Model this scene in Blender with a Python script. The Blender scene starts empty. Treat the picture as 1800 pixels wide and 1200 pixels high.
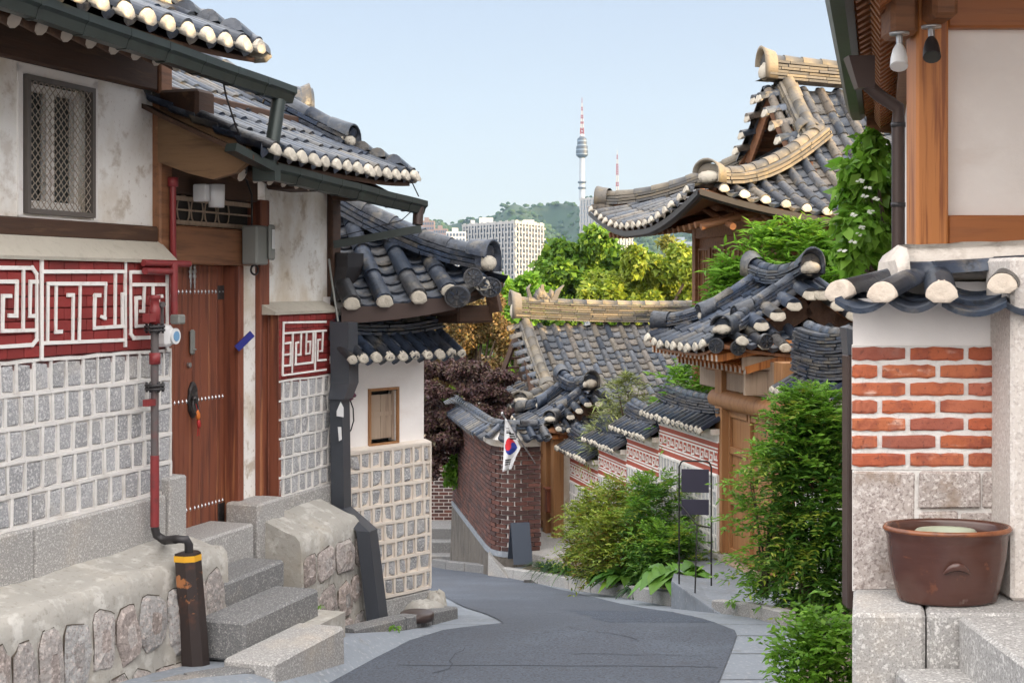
import bpy, math, random
import numpy as np
from mathutils import Vector, Matrix
R = math.radians
random.seed(7); rng = np.random.default_rng(7)
S = bpy.context.scene
COL = S.collection
# ------------------------------------------------------------------ camera
# world: X right, Y away along the alley, Z up, eye height = 0
F = 2400.0                                   # focal length in photo pixels (1800 wide)
cam_d = bpy.data.cameras.new('camera'); cam = bpy.data.objects.new('camera', cam_d); COL.objects.link(cam)
cam_d.sensor_width = 36.0; cam_d.lens = 36.0 * F / 1800.0
cam_d.shift_y = -100.0 / 1800.0
cam_d.clip_start = 0.1; cam_d.clip_end = 30000.0
cam.location = (0, 0, 0); cam.rotation_euler = (R(90), 0, 0)
S.camera = cam
# ------------------------------------------------------------------ light
SUN_EL, SUN_AZ = R(15.0), R(112.0)           # azimuth clockwise from +Y (the view direction); 90 = right of frame
W = bpy.data.worlds.new('World'); S.world = W; W.use_nodes = True
nt = W.node_tree
bg = nt.nodes['Background']
sky = nt.nodes.new('ShaderNodeTexSky'); sky.sky_type = 'NISHITA'; sky.sun_disc = False
sky.sun_elevation = SUN_EL; sky.sun_rotation = SUN_AZ
sky.air_density = 1.0; sky.dust_density = 0.6; sky.ozone_density = 2.0; sky.altitude = 100
# sky gain added to fill the shade: pale near the horizon, boosted overhead
wtc = nt.nodes.new('ShaderNodeTexCoord'); wsep = nt.nodes.new('ShaderNodeSeparateXYZ'); nt.links.new(wtc.outputs['Generated'], wsep.inputs[0])
wr = nt.nodes.new('ShaderNodeValToRGB'); we = wr.color_ramp.elements
we[0].position = 0.0; we[0].color = (.80, .85, .90, 1); we[1].position = 1.0; we[1].color = (.92, .91, .90, 1)
q_ = we.new(.10); q_.color = (.77, .805, .87, 1); q_ = we.new(.21); q_.color = (.655, .72, .855, 1); q_ = we.new(.45); q_.color = (.87, .87, .89, 1)
nt.links.new(wsep.outputs['Z'], wr.inputs[0])
wg = nt.nodes.new('ShaderNodeMapRange'); wg.interpolation_type = 'SMOOTHSTEP'
wg.inputs['From Min'].default_value = .24; wg.inputs['From Max'].default_value = .60; wg.inputs['To Min'].default_value = 2.45; wg.inputs['To Max'].default_value = 9.2
nt.links.new(wsep.outputs['Z'], wg.inputs['Value'])
wb = nt.nodes.new('ShaderNodeMapRange'); wb.interpolation_type = 'SMOOTHSTEP'     # extra sky gain added behind the viewer to brighten walls facing the camera
wb.inputs['From Min'].default_value = .1; wb.inputs['From Max'].default_value = -.7; wb.inputs['To Min'].default_value = 0; wb.inputs['To Max'].default_value = 5.8
nt.links.new(wsep.outputs['Y'], wb.inputs['Value'])
wadd = nt.nodes.new('ShaderNodeMath'); wadd.operation = 'ADD'; nt.links.new(wg.outputs[0], wadd.inputs[0]); nt.links.new(wb.outputs[0], wadd.inputs[1])
wm = nt.nodes.new('ShaderNodeVectorMath'); wm.operation = 'SCALE'; wc_ = nt.nodes.new('ShaderNodeMix'); wc_.data_type = 'RGBA'; wc_.inputs['B'].default_value = (.97, .925, .885, 1)      # warm tint added to the sky behind the viewer
wf_ = nt.nodes.new('ShaderNodeMapRange'); wf_.inputs['From Min'].default_value = .05; wf_.inputs['From Max'].default_value = -.4; nt.links.new(wsep.outputs['Y'], wf_.inputs['Value'])
nt.links.new(wf_.outputs[0], wc_.inputs['Factor']); nt.links.new(wr.outputs[0], wc_.inputs['A']); nt.links.new(wc_.outputs['Result'], wm.inputs[0]); nt.links.new(wadd.outputs[0], wm.inputs['Scale'])
wx = nt.nodes.new('ShaderNodeMix'); wx.data_type = 'RGBA'; wx.inputs['Factor'].default_value = .88
nt.links.new(sky.outputs[0], wx.inputs['A']); nt.links.new(wm.outputs[0], wx.inputs['B'])
nt.links.new(wx.outputs['Result'], bg.inputs[0]); bg.inputs[1].default_value = 0.15
sun_d = bpy.data.lights.new('sun', 'SUN'); sun = bpy.data.objects.new('sun', sun_d); COL.objects.link(sun)
sun_d.energy = 5.0; sun_d.angle = R(0.5); sun_d.color = (1.0, 0.69, 0.33)
to_sun = Vector((math.sin(SUN_AZ) * math.cos(SUN_EL), math.cos(SUN_AZ) * math.cos(SUN_EL), math.sin(SUN_EL)))
sun.rotation_euler = to_sun.to_track_quat('Z', 'Y').to_euler()
sun.location = to_sun * 40
vs = S.view_settings
vs.view_transform = 'Standard'; vs.look = 'None'; vs.gamma = 1.0; vs.use_curve_mapping = False
vs.exposure = 1.3
S.display_settings.display_device = 'sRGB'
try:
    S.cycles.use_denoising = True; S.cycles.max_bounces = 6; S.cycles.diffuse_bounces = 4; S.cycles.glossy_bounces = 3
    S.cycles.transmission_bounces = 4; S.cycles.transparent_max_bounces = 6; S.cycles.caustics_reflective = False
    S.cycles.caustics_refractive = False; S.cycles.sample_clamp_indirect = 6
except Exception: pass

def at(px, py, Y):
    return Vector(((px - 900) / F * Y, Y, (500 - py) / F * Y))

# ------------------------------------------------------------------ objects
BASE = {}
def tag(o, label=None, cat=None, group=None, kind=None):
    if label: o['label'] = label
    if cat: o['category'] = cat
    if group: o['group'] = group
    if kind: o['kind'] = kind
    return o
def root(name, loc, rz=0.0, label=None, cat=None, group=None):
    o = bpy.data.objects.new(name, None); COL.objects.link(o)
    o.empty_display_size = 0.2
    o.location = loc; o.rotation_euler = (0, 0, rz)
    BASE[o] = Vector((0, 0, 0))
    return tag(o, label, cat, group)
def copy_tree(o, parent=None):
    c = o.copy(); COL.objects.link(c)
    if parent: c.parent = parent
    for ch in list(o.children): copy_tree(ch, c)
    return c

class Fr:
    """vertical facade: local x runs along the facade, local y points into the building, z up (world z, eye = 0)"""
    def __init__(s, X0, Y0, dx, dy):
        l = math.hypot(dx, dy); s.d = (dx / l, dy / l); s.n = (s.d[1], -s.d[0]); s.o = (X0, Y0)
        s.rz = math.atan2(dy, dx)
    def u(s, px, off=0.0):
        k = (px - 900) / F
        ox, oy = s.o[0] + s.n[0] * off, s.o[1] + s.n[1] * off
        return (k * oy - ox) / (s.d[0] - k * s.d[1])
    def Y(s, px, off=0.0):
        return s.o[1] + s.n[1] * off + s.d[1] * s.u(px, off)
    def uz(s, px, py, off=0.0):
        u = s.u(px, off); return u, (500 - py) / F * (s.o[1] + s.n[1] * off + s.d[1] * u)
    def z(s, px, py, off=0.0): return s.uz(px, py, off)[1]
    def w(s, u, off, z=0):
        return Vector((s.o[0] + s.d[0] * u + s.n[0] * off, s.o[1] + s.d[1] * u + s.n[1] * off, z))
    def root(s, name, label, cat, group=None, zb=0.0, u=0.0, off=0.0):
        """empty at (u, off, zb); builders keep facade coordinates, so the offset is stored"""
        r = root(name, s.w(u, off, zb), s.rz, label, cat, group)
        BASE[r] = Vector((u, -off, zb)); return r

class MB:
    def __init__(s): s.v = []; s.f = []; s.s = []; s.mi = None
    def merge(s, o, mat):
        """take over another builder's shapes as a second material of the same mesh"""
        n = len(s.f); s.add(o.v, o.f); s.s[n:] = o.s; s.mi = [0] * n + [1] * len(o.f); s.m2 = mat
    def add(s, vs_, fs_, smooth=False):
        o = len(s.v); s.v.extend([tuple(p) for p in vs_]); s.f.extend([tuple(i + o for i in f) for f in fs_])
        s.s.extend([smooth] * len(fs_))
    def box(s, x0, x1, y0, y1, z0, z1, jit=0.0, bev=0.0):
        if bev > 0: return s.bbox(x0, x1, y0, y1, z0, z1, bev, jit)
        p = [(x, y, z) for z in (z0, z1) for y in (y0, y1) for x in (x0, x1)]
        if jit: p = [tuple(c + random.uniform(-jit, jit) for c in q) for q in p]
        s.add(p, [(0, 2, 3, 1), (4, 5, 7, 6), (0, 1, 5, 4), (2, 6, 7, 3), (0, 4, 6, 2), (1, 3, 7, 5)])
    def bbox(s, x0, x1, y0, y1, z0, z1, b, jit=0.0):
        """chamfered box: 24 verts"""
        b = min(b, abs(x1 - x0) * .45, abs(y1 - y0) * .45, abs(z1 - z0) * .45)
        xs, ys, zs = (x0, x1), (y0, y1), (z0, z1); idx = {}; p = []
        for i in (0, 1):
            for j in (0, 1):
                for k in (0, 1):
                    sx, sy, sz = (b if i == 0 else -b), (b if j == 0 else -b), (b if k == 0 else -b)
                    J = [random.uniform(-jit, jit) for _ in range(3)] if jit else (0, 0, 0)
                    for a in range(3):
                        q = [xs[i] + J[0], ys[j] + J[1], zs[k] + J[2]]
                        if a != 0: q[0] += sx
                        if a != 1: q[1] += sy
                        if a != 2: q[2] += sz
                        idx[i, j, k, a] = len(p); p.append(tuple(q))
        f = []
        for a in range(3):
            o1, o2 = (a + 1) % 3, (a + 2) % 3
            for e in (0, 1):
                def g(m, n):
                    t = [0, 0, 0]; t[a] = e; t[o1] = m; t[o2] = n; return idx[t[0], t[1], t[2], a]
                q = (g(0, 0), g(1, 0), g(1, 1), g(0, 1)); f.append(q if e else q[::-1])
        for a in range(3):       # edges along axis a
            o1, o2 = (a + 1) % 3, (a + 2) % 3
            for m in (0, 1):
                for n in (0, 1):
                    def g(e, w):
                        t = [0, 0, 0]; t[a] = e; t[o1] = m; t[o2] = n; return idx[t[0], t[1], t[2], w]
                    q = (g(0, o1), g(1, o1), g(1, o2), g(0, o2)); f.append(q if (m ^ n) else q[::-1])
        for i in (0, 1):
            for j in (0, 1):
                for k in (0, 1):
                    q = tuple(idx[i, j, k, a] for a in range(3)); f.append(q if (i + j + k) % 2 else q[::-1])
        s.add(p, f)
    def prism(s, poly, axis, a0, a1, jit=0.0):
        """extrude a 2-D polygon along an axis: 'x' poly=(y,z); 'y' poly=(x,z); 'z' poly=(x,y)"""
        def P(q, a):
            if axis == 'x': return (a, q[0], q[1])
            if axis == 'y': return (q[0], a, q[1])
            return (q[0], q[1], a)
        n = len(poly)
        v = [P(q, a0) for q in poly] + [P(q, a1) for q in poly]
        f = [tuple(range(n))[::-1], tuple(range(n, 2 * n))] + [(i, (i + 1) % n, n + (i + 1) % n, n + i) for i in range(n)]
        s.add(v, f)
    def loft(s, rings, closed=True, caps=True, smooth=False):
        n = len(rings[0]); v = [p for r in rings for p in r]; f = []
        for i in range(len(rings) - 1):
            for j in range(n if closed else n - 1):
                a, b = i * n + j, i * n + (j + 1) % n
                f.append((a, b, b + n, a + n))
        s.add(v, f, smooth)
        if caps and closed:
            s.add(rings[0], [tuple(range(n))[::-1]]); s.add(rings[-1], [tuple(range(n))])
    def tube(s, pts, r, n=8, caps=True, smooth=True):
        pts = [Vector(p) for p in pts]; rs = r if isinstance(r, (list, tuple)) else [r] * len(pts)
        rings = []; up = None
        for i, p in enumerate(pts):
            t = (pts[min(i + 1, len(pts) - 1)] - pts[max(i - 1, 0)]).normalized()
            if up is None: up = Vector((0, 0, 1)) if abs(t.z) < .9 else Vector((1, 0, 0))
            a = t.cross(up).normalized(); b = a.cross(t).normalized(); up = b
            k = 1.0
            if 0 < i < len(pts) - 1:
                t1 = (p - pts[i - 1]).normalized(); c = max(.35, t1.dot(t)); k = 1 / c
            rings.append([p + a * (math.cos(2 * math.pi * j / n) * rs[i]) + b * (math.sin(2 * math.pi * j / n) * rs[i]) for j in range(n)])
        s.loft(rings, True, caps, smooth)
    def bar(s, p, q, w, h, up=(0, 0, 1), jit=0.0):
        p, q = Vector(p), Vector(q); t = (q - p).normalized(); a = t.cross(Vector(up))
        a = a.normalized() if a.length > 1e-4 else Vector((1, 0, 0)); b = a.cross(t).normalized()
        r = []
        for c in (p, q):
            r.append([c + a * (x * w / 2 + random.uniform(-jit, jit)) + b * (y * h / 2 + random.uniform(-jit, jit)) for x, y in ((-1, -1), (1, -1), (1, 1), (-1, 1))])
        s.loft(r)
    def lathe(s, prof, n=24, c=(0, 0, 0), smooth=True, caps=True):
        """prof: (radius, z)"""
        rings = [[(c[0] + r * math.cos(2 * math.pi * j / n), c[1] + r * math.sin(2 * math.pi * j / n), c[2] + z) for j in range(n)] for r, z in prof]
        s.loft(rings, True, caps, smooth)
    def blob(s, c, rx, ry, rz, n=8, m=5, jit=0.12, M=None):
        rings = []
        for i in range(m + 1):
            th = math.pi * (0.04 + 0.92 * i / m); rr = []
            for j in range(n):
                k = 1 + random.uniform(-jit, jit); ph = 2 * math.pi * j / n
                q = Vector((rx * math.sin(th) * math.cos(ph) * k, ry * math.sin(th) * math.sin(ph) * k, -rz * math.cos(th) * k))
                if M: q = M @ q
                rr.append((c[0] + q.x, c[1] + q.y, c[2] + q.z))
            rings.append(rr)
        s.loft(rings, True, True, True)
    def build(s, name, mat, parent=None, loc=None, keep=False):
        me = bpy.data.meshes.new(name)
        b = BASE.get(parent, Vector((0, 0, 0))) if parent is not None else Vector((0, 0, 0))
        if loc is None:
            vv = [(p[0] - b.x, p[1] - b.y, p[2] - b.z) for p in s.v]
        else: vv = s.v
        me.from_pydata(vv, [], s.f)
        if not s.mi: me.validate()
        if len(me.polygons) == len(s.s): me.polygons.foreach_set('use_smooth', s.s)
        me.materials.append(mat)
        if s.mi: me.materials.append(s.m2); me.polygons.foreach_set('material_index', s.mi)
        o = bpy.data.objects.new(name, me); COL.objects.link(o)
        if parent is not None: o.parent = parent
        if loc is not None: o.location = Vector(loc) - b
        BASE[o] = b if loc is None else Vector((0, 0, 0))
        me.update()
        return o
def inst(src, loc, parent, rz=None, name=None):
    """a copy of a built part at another place in the same thing"""
    c = src.copy(); COL.objects.link(c); c.parent = parent
    c.location = Vector(loc) - BASE.get(parent, Vector((0, 0, 0)))
    if rz is not None: c.rotation_euler = (0, 0, rz)
    for ch in list(src.children): copy_tree(ch, c)
    return c
def np_mesh(name, verts, quads, mat, parent=None, smooth=False, k=4):
    me = bpy.data.meshes.new(name); n, m = len(verts), len(quads)
    me.vertices.add(n); me.vertices.foreach_set('co', np.asarray(verts, np.float32).ravel())
    me.loops.add(m * k); me.loops.foreach_set('vertex_index', np.asarray(quads, np.int32).ravel())
    me.polygons.add(m); me.polygons.foreach_set('loop_start', np.arange(0, m * k, k, dtype=np.int32))
    me.polygons.foreach_set('loop_total', np.full(m, k, np.int32))
    if smooth: me.polygons.foreach_set('use_smooth', np.ones(m, bool))
    me.update(calc_edges=True); me.materials.append(mat)
    o = bpy.data.objects.new(name, me); COL.objects.link(o)
    if parent is not None: o.parent = parent
    return o

# ------------------------------------------------------------------ materials
def lin(c):
    if isinstance(c, (int, float)): return (c, c, c, 1)
    return (c[0], c[1], c[2], 1)
def srgb(r, g, b):
    f = lambda x: (x / 255 / 12.92) if x <= 10 else ((x / 255 + .055) / 1.055) ** 2.4
    return (f(r), f(g), f(b))
MATS = {}
def mat(name, base, rough=.7, layers=(), bump=None, island=None, isl_cols=None, metal=0.0, spec=.5, trans=None, alpha=None):
    """layers: (scale, colour, lo, hi, strength[, (sx,sy,sz)[, detail]]) noise overlays;  bump: (scale, strength, dist[, stretch])
    isl_cols: list of colours picked per loose piece; island: value jitter per loose piece"""
    m = bpy.data.materials.new(name); m.use_nodes = True; t = m.node_tree; N, L = t.nodes, t.links
    b = N['Principled BSDF']; b.inputs['Roughness'].default_value = rough; b.inputs['Metallic'].default_value = metal
    b.inputs['Specular IOR Level'].default_value = spec
    tc = N.new('ShaderNodeTexCoord')
    geo = None
    def vec(st):
        if not st: return tc.outputs['Object']
        mp = N.new('ShaderNodeMapping'); mp.inputs['Scale'].default_value = st; L.new(tc.outputs['Object'], mp.inputs['Vector']); return mp.outputs[0]
    cur = None
    if isl_cols:
        geo = N.new('ShaderNodeNewGeometry'); rp = N.new('ShaderNodeValToRGB'); rp.color_ramp.interpolation = 'LINEAR'
        e = rp.color_ramp.elements; n = len(isl_cols)
        e[0].position = 0; e[0].color = lin(isl_cols[0]); e[1].position = 1; e[1].color = lin(isl_cols[-1])
        for i in range(1, n - 1):
            q = e.new(i / (n - 1)); q.color = lin(isl_cols[i])
        L.new(geo.outputs['Random Per Island'], rp.inputs[0]); cur = rp.outputs[0]
    else:
        rgb = N.new('ShaderNodeRGB'); rgb.outputs[0].default_value = lin(base); cur = rgb.outputs[0]
    if island:
        geo = geo or N.new('ShaderNodeNewGeometry')
        wn = N.new('ShaderNodeTexWhiteNoise'); wn.noise_dimensions = '1D'; L.new(geo.outputs['Random Per Island'], wn.inputs['W'])
        mr = N.new('ShaderNodeMapRange'); mr.inputs['To Min'].default_value = 1 - island; mr.inputs['To Max'].default_value = 1 + island
        L.new(wn.outputs['Value'], mr.inputs['Value'])
        hs = N.new('ShaderNodeHueSaturation'); L.new(mr.outputs[0], hs.inputs['Value']); L.new(cur, hs.inputs['Color']); cur = hs.outputs[0]
    for ly in layers:
        sc, c2, lo, hi, st = ly[:5]; stretch = ly[5] if len(ly) > 5 else None; det = ly[6] if len(ly) > 6 else 5.0
        nz = N.new('ShaderNodeTexNoise'); nz.inputs['Scale'].default_value = sc; nz.inputs['Detail'].default_value = det; nz.inputs['Roughness'].default_value = .62
        L.new(vec(stretch), nz.inputs['Vector'])
        mr = N.new('ShaderNodeMapRange'); mr.interpolation_type = 'SMOOTHSTEP'; mr.inputs['From Min'].default_value = lo; mr.inputs['From Max'].default_value = hi; mr.inputs['To Max'].default_value = st
        L.new(nz.outputs['Fac'], mr.inputs['Value'])
        mx = N.new('ShaderNodeMix'); mx.data_type = 'RGBA'; L.new(mr.outputs[0], mx.inputs['Factor']); L.new(cur, mx.inputs['A']); mx.inputs['B'].default_value = lin(c2); cur = mx.outputs['Result']
    L.new(cur, b.inputs['Base Color'])
    if bump:
        for bp in (bump if isinstance(bump, list) else [bump]):
            nz = N.new('ShaderNodeTexNoise'); nz.inputs['Scale'].default_value = bp[0]; nz.inputs['Detail'].default_value = 6; nz.inputs['Roughness'].default_value = .65
            L.new(vec(bp[3] if len(bp) > 3 else None), nz.inputs['Vector'])
            bn = N.new('ShaderNodeBump'); bn.inputs['Strength'].default_value = bp[1]; bn.inputs['Distance'].default_value = bp[2]
            L.new(nz.outputs['Fac'], bn.inputs['Height'])
            prev = b.inputs['Normal'].links[0].from_socket if b.inputs['Normal'].links else None
            if prev: L.new(prev, bn.inputs['Normal'])
            L.new(bn.outputs[0], b.inputs['Normal'])
    if trans:
        tr = N.new('ShaderNodeBsdfTranslucent'); mxs = N.new('ShaderNodeMixShader'); mxs.inputs[0].default_value = trans
        L.new(cur, tr.inputs['Color']); L.new(b.outputs[0], mxs.inputs[1]); L.new(tr.outputs[0], mxs.inputs[2])
        L.new(mxs.outputs[0], N['Material Output'].inputs['Surface'])
    MATS[name] = m; return m

M = {}
M['plaster'] = mat('plaster', (.80, .775, .735), .9, [(1.5, (.55, .46, .35), .46, .64, .75, (1, 1, .8)), (5, (.36, .27, .18), .52, .66, .7), (40, (.36, .29, .21), .58, .72, .6), (.7, (.86, .85, .84), .4, .7, .6)], [(9, .25, .02), (60, .15, .004)])
M['plaster_pink'] = mat('plaster_pink', (.83, .785, .76), .9, [(1.6, (.66, .56, .50), .52, .85, .45, (1, 1, 3)), (9, (.88, .84, .81), .45, .7, .5)], [(7, .25, .02)])
M['cement'] = mat('cement', (.36, .342, .31), .92, [(2.2, (.46, .41, .34), .48, .75, .7), (9, (.54, .52, .485), .50, .66, .7), (30, (.24, .22, .19), .55, .70, .6), (.9, (.33, .28, .21), .55, .8, .6)], [(12, .5, .02), (80, .3, .004)])
M['mortar'] = mat('mortar', (.68, .655, .63), .92, [(5, (.50, .46, .42), .50, .76, .75), (35, (.40, .37, .34), .60, .78, .6)], (35, .9, .01))
M['mortar_tan'] = mat('mortar_tan', (.70, .625, .55), .9, [(5, (.56, .48, .41), .5, .8, .6)], (40, .4, .006))
M['lime'] = mat('lime', (.52, .475, .40), .92, [(14, (.40, .36, .30), .50, .70, .7), (90, (.25, .22, .18), .60, .74, .4)], (28, .9, .014), island=.14)
M['granite'] = mat('granite', (.32, .31, .298), .85, [(150, (.16, .15, .15), .50, .66, .75, None, 2), (90, (.68, .66, .64), .52, .68, .7, None, 2), (2.0, (.52, .43, .33), .52, .8, .5)], [(90, .35, .004), (8, .3, .02)], island=.10)
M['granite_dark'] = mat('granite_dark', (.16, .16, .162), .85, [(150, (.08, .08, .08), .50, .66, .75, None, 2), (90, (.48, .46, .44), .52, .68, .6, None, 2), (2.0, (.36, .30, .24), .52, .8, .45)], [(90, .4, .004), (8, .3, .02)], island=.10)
M['stone_grey'] = mat('stone_grey', (.36, .36, .37), .85, [(120, (.16, .16, .17), .50, .66, .7, None, 2), (70, (.64, .63, .63), .50, .66, .75, None, 2), (3, (.48, .44, .38), .5, .8, .45)], [(30, .8, .012), (9, .5, .03)], island=.18)
M['stone_pink'] = mat('stone_pink', (.42, .35, .32), .9, [(5, (.44, .41, .37), .56, .72, .7), (60, (.20, .16, .15), .48, .68, .75, None, 3), (40, (.62, .53, .49), .50, .68, .6, None, 3)], [(22, .9, .02), (7, .6, .04)], island=.2, isl_cols=[(.36, .325, .305), (.32, .315, .31), (.27, .225, .20), (.38, .325, .30), (.31, .30, .29)])
M['tile'] = mat('tile', (.08, .09, .11), .36, [(7, (.15, .13, .10), .53, .68, .75), (22, (.010, .012, .016), .50, .64, .8), (3, (.022, .032, .052), .45, .65, .6), (60, (.19, .18, .16), .62, .74, .5)], [(30, .6, .010)], isl_cols=[(.018, .026, .041), (.035, .049, .079), (.070, .076, .090), (.028, .039, .063), (.105, .092, .075), (.021, .033, .060), (.046, .060, .092)], island=.30, spec=.45)
M['tile_grey'] = mat('tile_grey', (.12, .12, .12), .42, [(7, (.20, .175, .14), .53, .68, .7), (22, (.016, .018, .022), .50, .66, .75), (60, (.22, .21, .19), .62, .74, .5)], [(30, .6, .010)], isl_cols=[(.040, .050, .068), (.075, .088, .112), (.125, .125, .13), (.055, .068, .092), (.175, .155, .13), (.15, .125, .10), (.070, .085, .112)], island=.28, spec=.45)
M['tile_warm'] = mat('tile_warm', (.12, .11, .10), .6, [(8, (.22, .175, .10), .50, .74, .6), (30, (.04, .04, .045), .52, .74, .6)], [(30, .35, .006)], isl_cols=[(.06, .062, .068), (.12, .11, .095), (.16, .135, .10), (.08, .082, .088), (.19, .155, .11), (.07, .075, .085)], island=.25)
M['wood_dark'] = mat('wood_dark', (.060, .027, .014), .78, [(4, (.045, .022, .012), .42, .68, .8, (.7, 9, 9)), (2.2, (.20, .11, .055), .56, .8, .6, (.7, 6, 6))], (6, .4, .01, (1, 10, 10)))
M['wood_red'] = mat('wood_red', (.20, .058, .028), .62, [(3, (.085, .024, .014), .47, .64, .75, (9, 9, .5)), (2.0, (.42, .17, .07), .57, .70, .75, (9, 9, .35))], (7, .35, .008, (10, 10, .8)))
M['wood_beam'] = mat('wood_beam', (.23, .10, .045), .62, [(3, (.10, .038, .018), .45, .7, .75, (.6, 8, 8)), (2.0, (.40, .22, .11), .58, .78, .5, (.5, 7, 7))], (7, .35, .008, (.8, 10, 10)))
M['wood_orange'] = mat('wood_orange', (.48, .18, .05), .5, [(2.4, (.20, .052, .014), .48, .66, .85, (14, 14, .5)), (1.3, (.10, .03, .015), .66, .74, .8, (5, 5, 1.2)), (1.6, (.56, .25, .085), .56, .8, .5, (9, 9, .5))], (6, .2, .006, (12, 12, .8)))
M['wood_orange_h'] = mat('wood_orange_h', (.34, .115, .032), .5, [(2.4, (.20, .065, .022), .46, .68, .75, (.55, 12, 12)), (1.6, (.54, .26, .11), .56, .8, .5, (.5, 9, 9))], (6, .2, .006, (.8, 12, 12)))
M['wood_pine'] = mat('wood_pine', (.33, .16, .065), .6, [(2.4, (.18, .08, .03), .46, .68, .6, (9, 9, .6)), (1.6, (.44, .245, .12), .56, .8, .5, (9, 9, .5))], (6, .2, .006, (12, 12, .8)))
M['wood_grey'] = mat('wood_grey', (.36, .27, .20), .8, [(3, (.20, .14, .10), .45, .7, .7, (9, 9, .6))], (7, .4, .006, (12, 12, .8)))
M['wood_pale'] = mat('wood_pale', (.50, .43, .36), .8, [(6, (.30, .22, .16), .5, .75, .7)], (14, .4, .01))
M['red_paint'] = mat('red_paint', (.215, .019, .017), .65, [(3, (.14, .014, .013), .45, .7, .6), (25, (.50, .14, .11), .66, .82, .5)], (30, .3, .005), island=.18)
M['red_pale'] = mat('red_pale', (.42, .09, .055), .7, [(3, (.30, .06, .04), .45, .7, .6)], None, island=.2)
M['white_paint'] = mat('white_paint', (.78, .75, .72), .85, [(9, (.55, .44, .41), .54, .76, .7), (40, (.42, .2, .18), .66, .8, .6)], (40, .8, .008))
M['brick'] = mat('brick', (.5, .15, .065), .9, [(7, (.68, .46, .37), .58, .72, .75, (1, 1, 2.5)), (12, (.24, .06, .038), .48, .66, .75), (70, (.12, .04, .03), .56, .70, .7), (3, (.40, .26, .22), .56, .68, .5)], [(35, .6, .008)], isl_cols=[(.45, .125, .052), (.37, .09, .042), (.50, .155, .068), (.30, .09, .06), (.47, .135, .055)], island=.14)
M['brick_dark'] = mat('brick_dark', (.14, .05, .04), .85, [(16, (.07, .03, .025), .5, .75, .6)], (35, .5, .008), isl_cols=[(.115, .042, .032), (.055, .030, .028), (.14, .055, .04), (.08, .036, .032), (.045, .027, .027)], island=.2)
M['asphalt'] = mat('asphalt', (.078, .091, .118), .9, [(1.1, (.105, .125, .16), .45, .7, .7), (55, (.045, .048, .056), .48, .62, .8, None, 3), (60, (.26, .27, .28), .62, .72, .5, None, 3), (.6, (.07, .076, .092), .5, .72, .75, (2.2, .5, 1)), (5, (.075, .08, .095), .58, .72, .6)], [(60, .8, .008), (3, .2, .02)])  # blue cast of the sky is mixed into the base colour
M['concrete'] = mat('concrete', (.22, .245, .28), .9, [(1.5, (.15, .165, .185), .45, .72, .8), (6, (.18, .175, .165), .58, .75, .6), (40, (.22, .22, .22), .55, .75, .5), (30, (.46, .46, .46), .52, .75, .5)], [(60, .4, .005)])  # bluish base carries the skylight's tint in the colour
M['soil'] = mat('soil', (.20, .155, .11), .95, [(8, (.10, .075, .05), .45, .7, .7), (40, (.34, .28, .2), .55, .75, .6)], (25, 1, .04))
M['gutter'] = mat('gutter', (.030, .040, .037), .42, [(3, (.06, .13, .105), .62, .80, .7), (10, (.018, .02, .02), .45, .7, .5)], (20, .15, .004), metal=.35)
M['metal_dark'] = mat('metal_dark', (.036, .033, .035), .45, [(5, (.07, .055, .05), .55, .8, .5)], None, metal=.3)
M['metal_brown'] = mat('metal_brown', (.055, .035, .030), .45, [(4, (.10, .065, .05), .55, .8, .4)], None, metal=.2)
M['metal_slate'] = mat('metal_slate', (.066, .073, .088), .4, [(4, (.085, .09, .10), .55, .8, .5)], None, metal=.3)
M['rust_black'] = mat('rust_black', (.030, .020, .018), .5, [(5, (.09, .035, .02), .55, .72, .8), (4.0, (.36, .14, .05), .59, .63, .95)], (20, .2, .004))
M['pipe_red'] = mat('pipe_red', (.22, .028, .03), .45, [(10, (.10, .03, .03), .5, .75, .7)], None)
M['pipe_grey'] = mat('pipe_grey', (.10, .085, .085), .5, [(10, (.18, .06, .055), .5, .75, .6)], None)
M['iron'] = mat('iron', (.055, .05, .05), .45, [(30, (.14, .12, .11), .5, .7, .6)], None, metal=.6)
M['steel'] = mat('steel', (.42, .42, .43), .35, [], None, metal=.8)
M['plastic_grey'] = mat('plastic_grey', (.20, .205, .19), .5, [(5, (.28, .27, .25), .5, .8, .4)], None)
M['plastic_white'] = mat('plastic_white', (.72, .72, .72), .4, [], None)
M['glass_dark'] = mat('glass_dark', (.05, .055, .055), .12, [], None, spec=.6)
M['black'] = mat('black', (.012, .010, .010), .6)
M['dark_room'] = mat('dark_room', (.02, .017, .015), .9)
M['yellow'] = mat('yellow', (.70, .36, .02), .5, [(10, (.4, .2, .02), .6, .8, .5)])
M['blue'] = mat('blue', (.012, .018, .20), .4)
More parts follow.
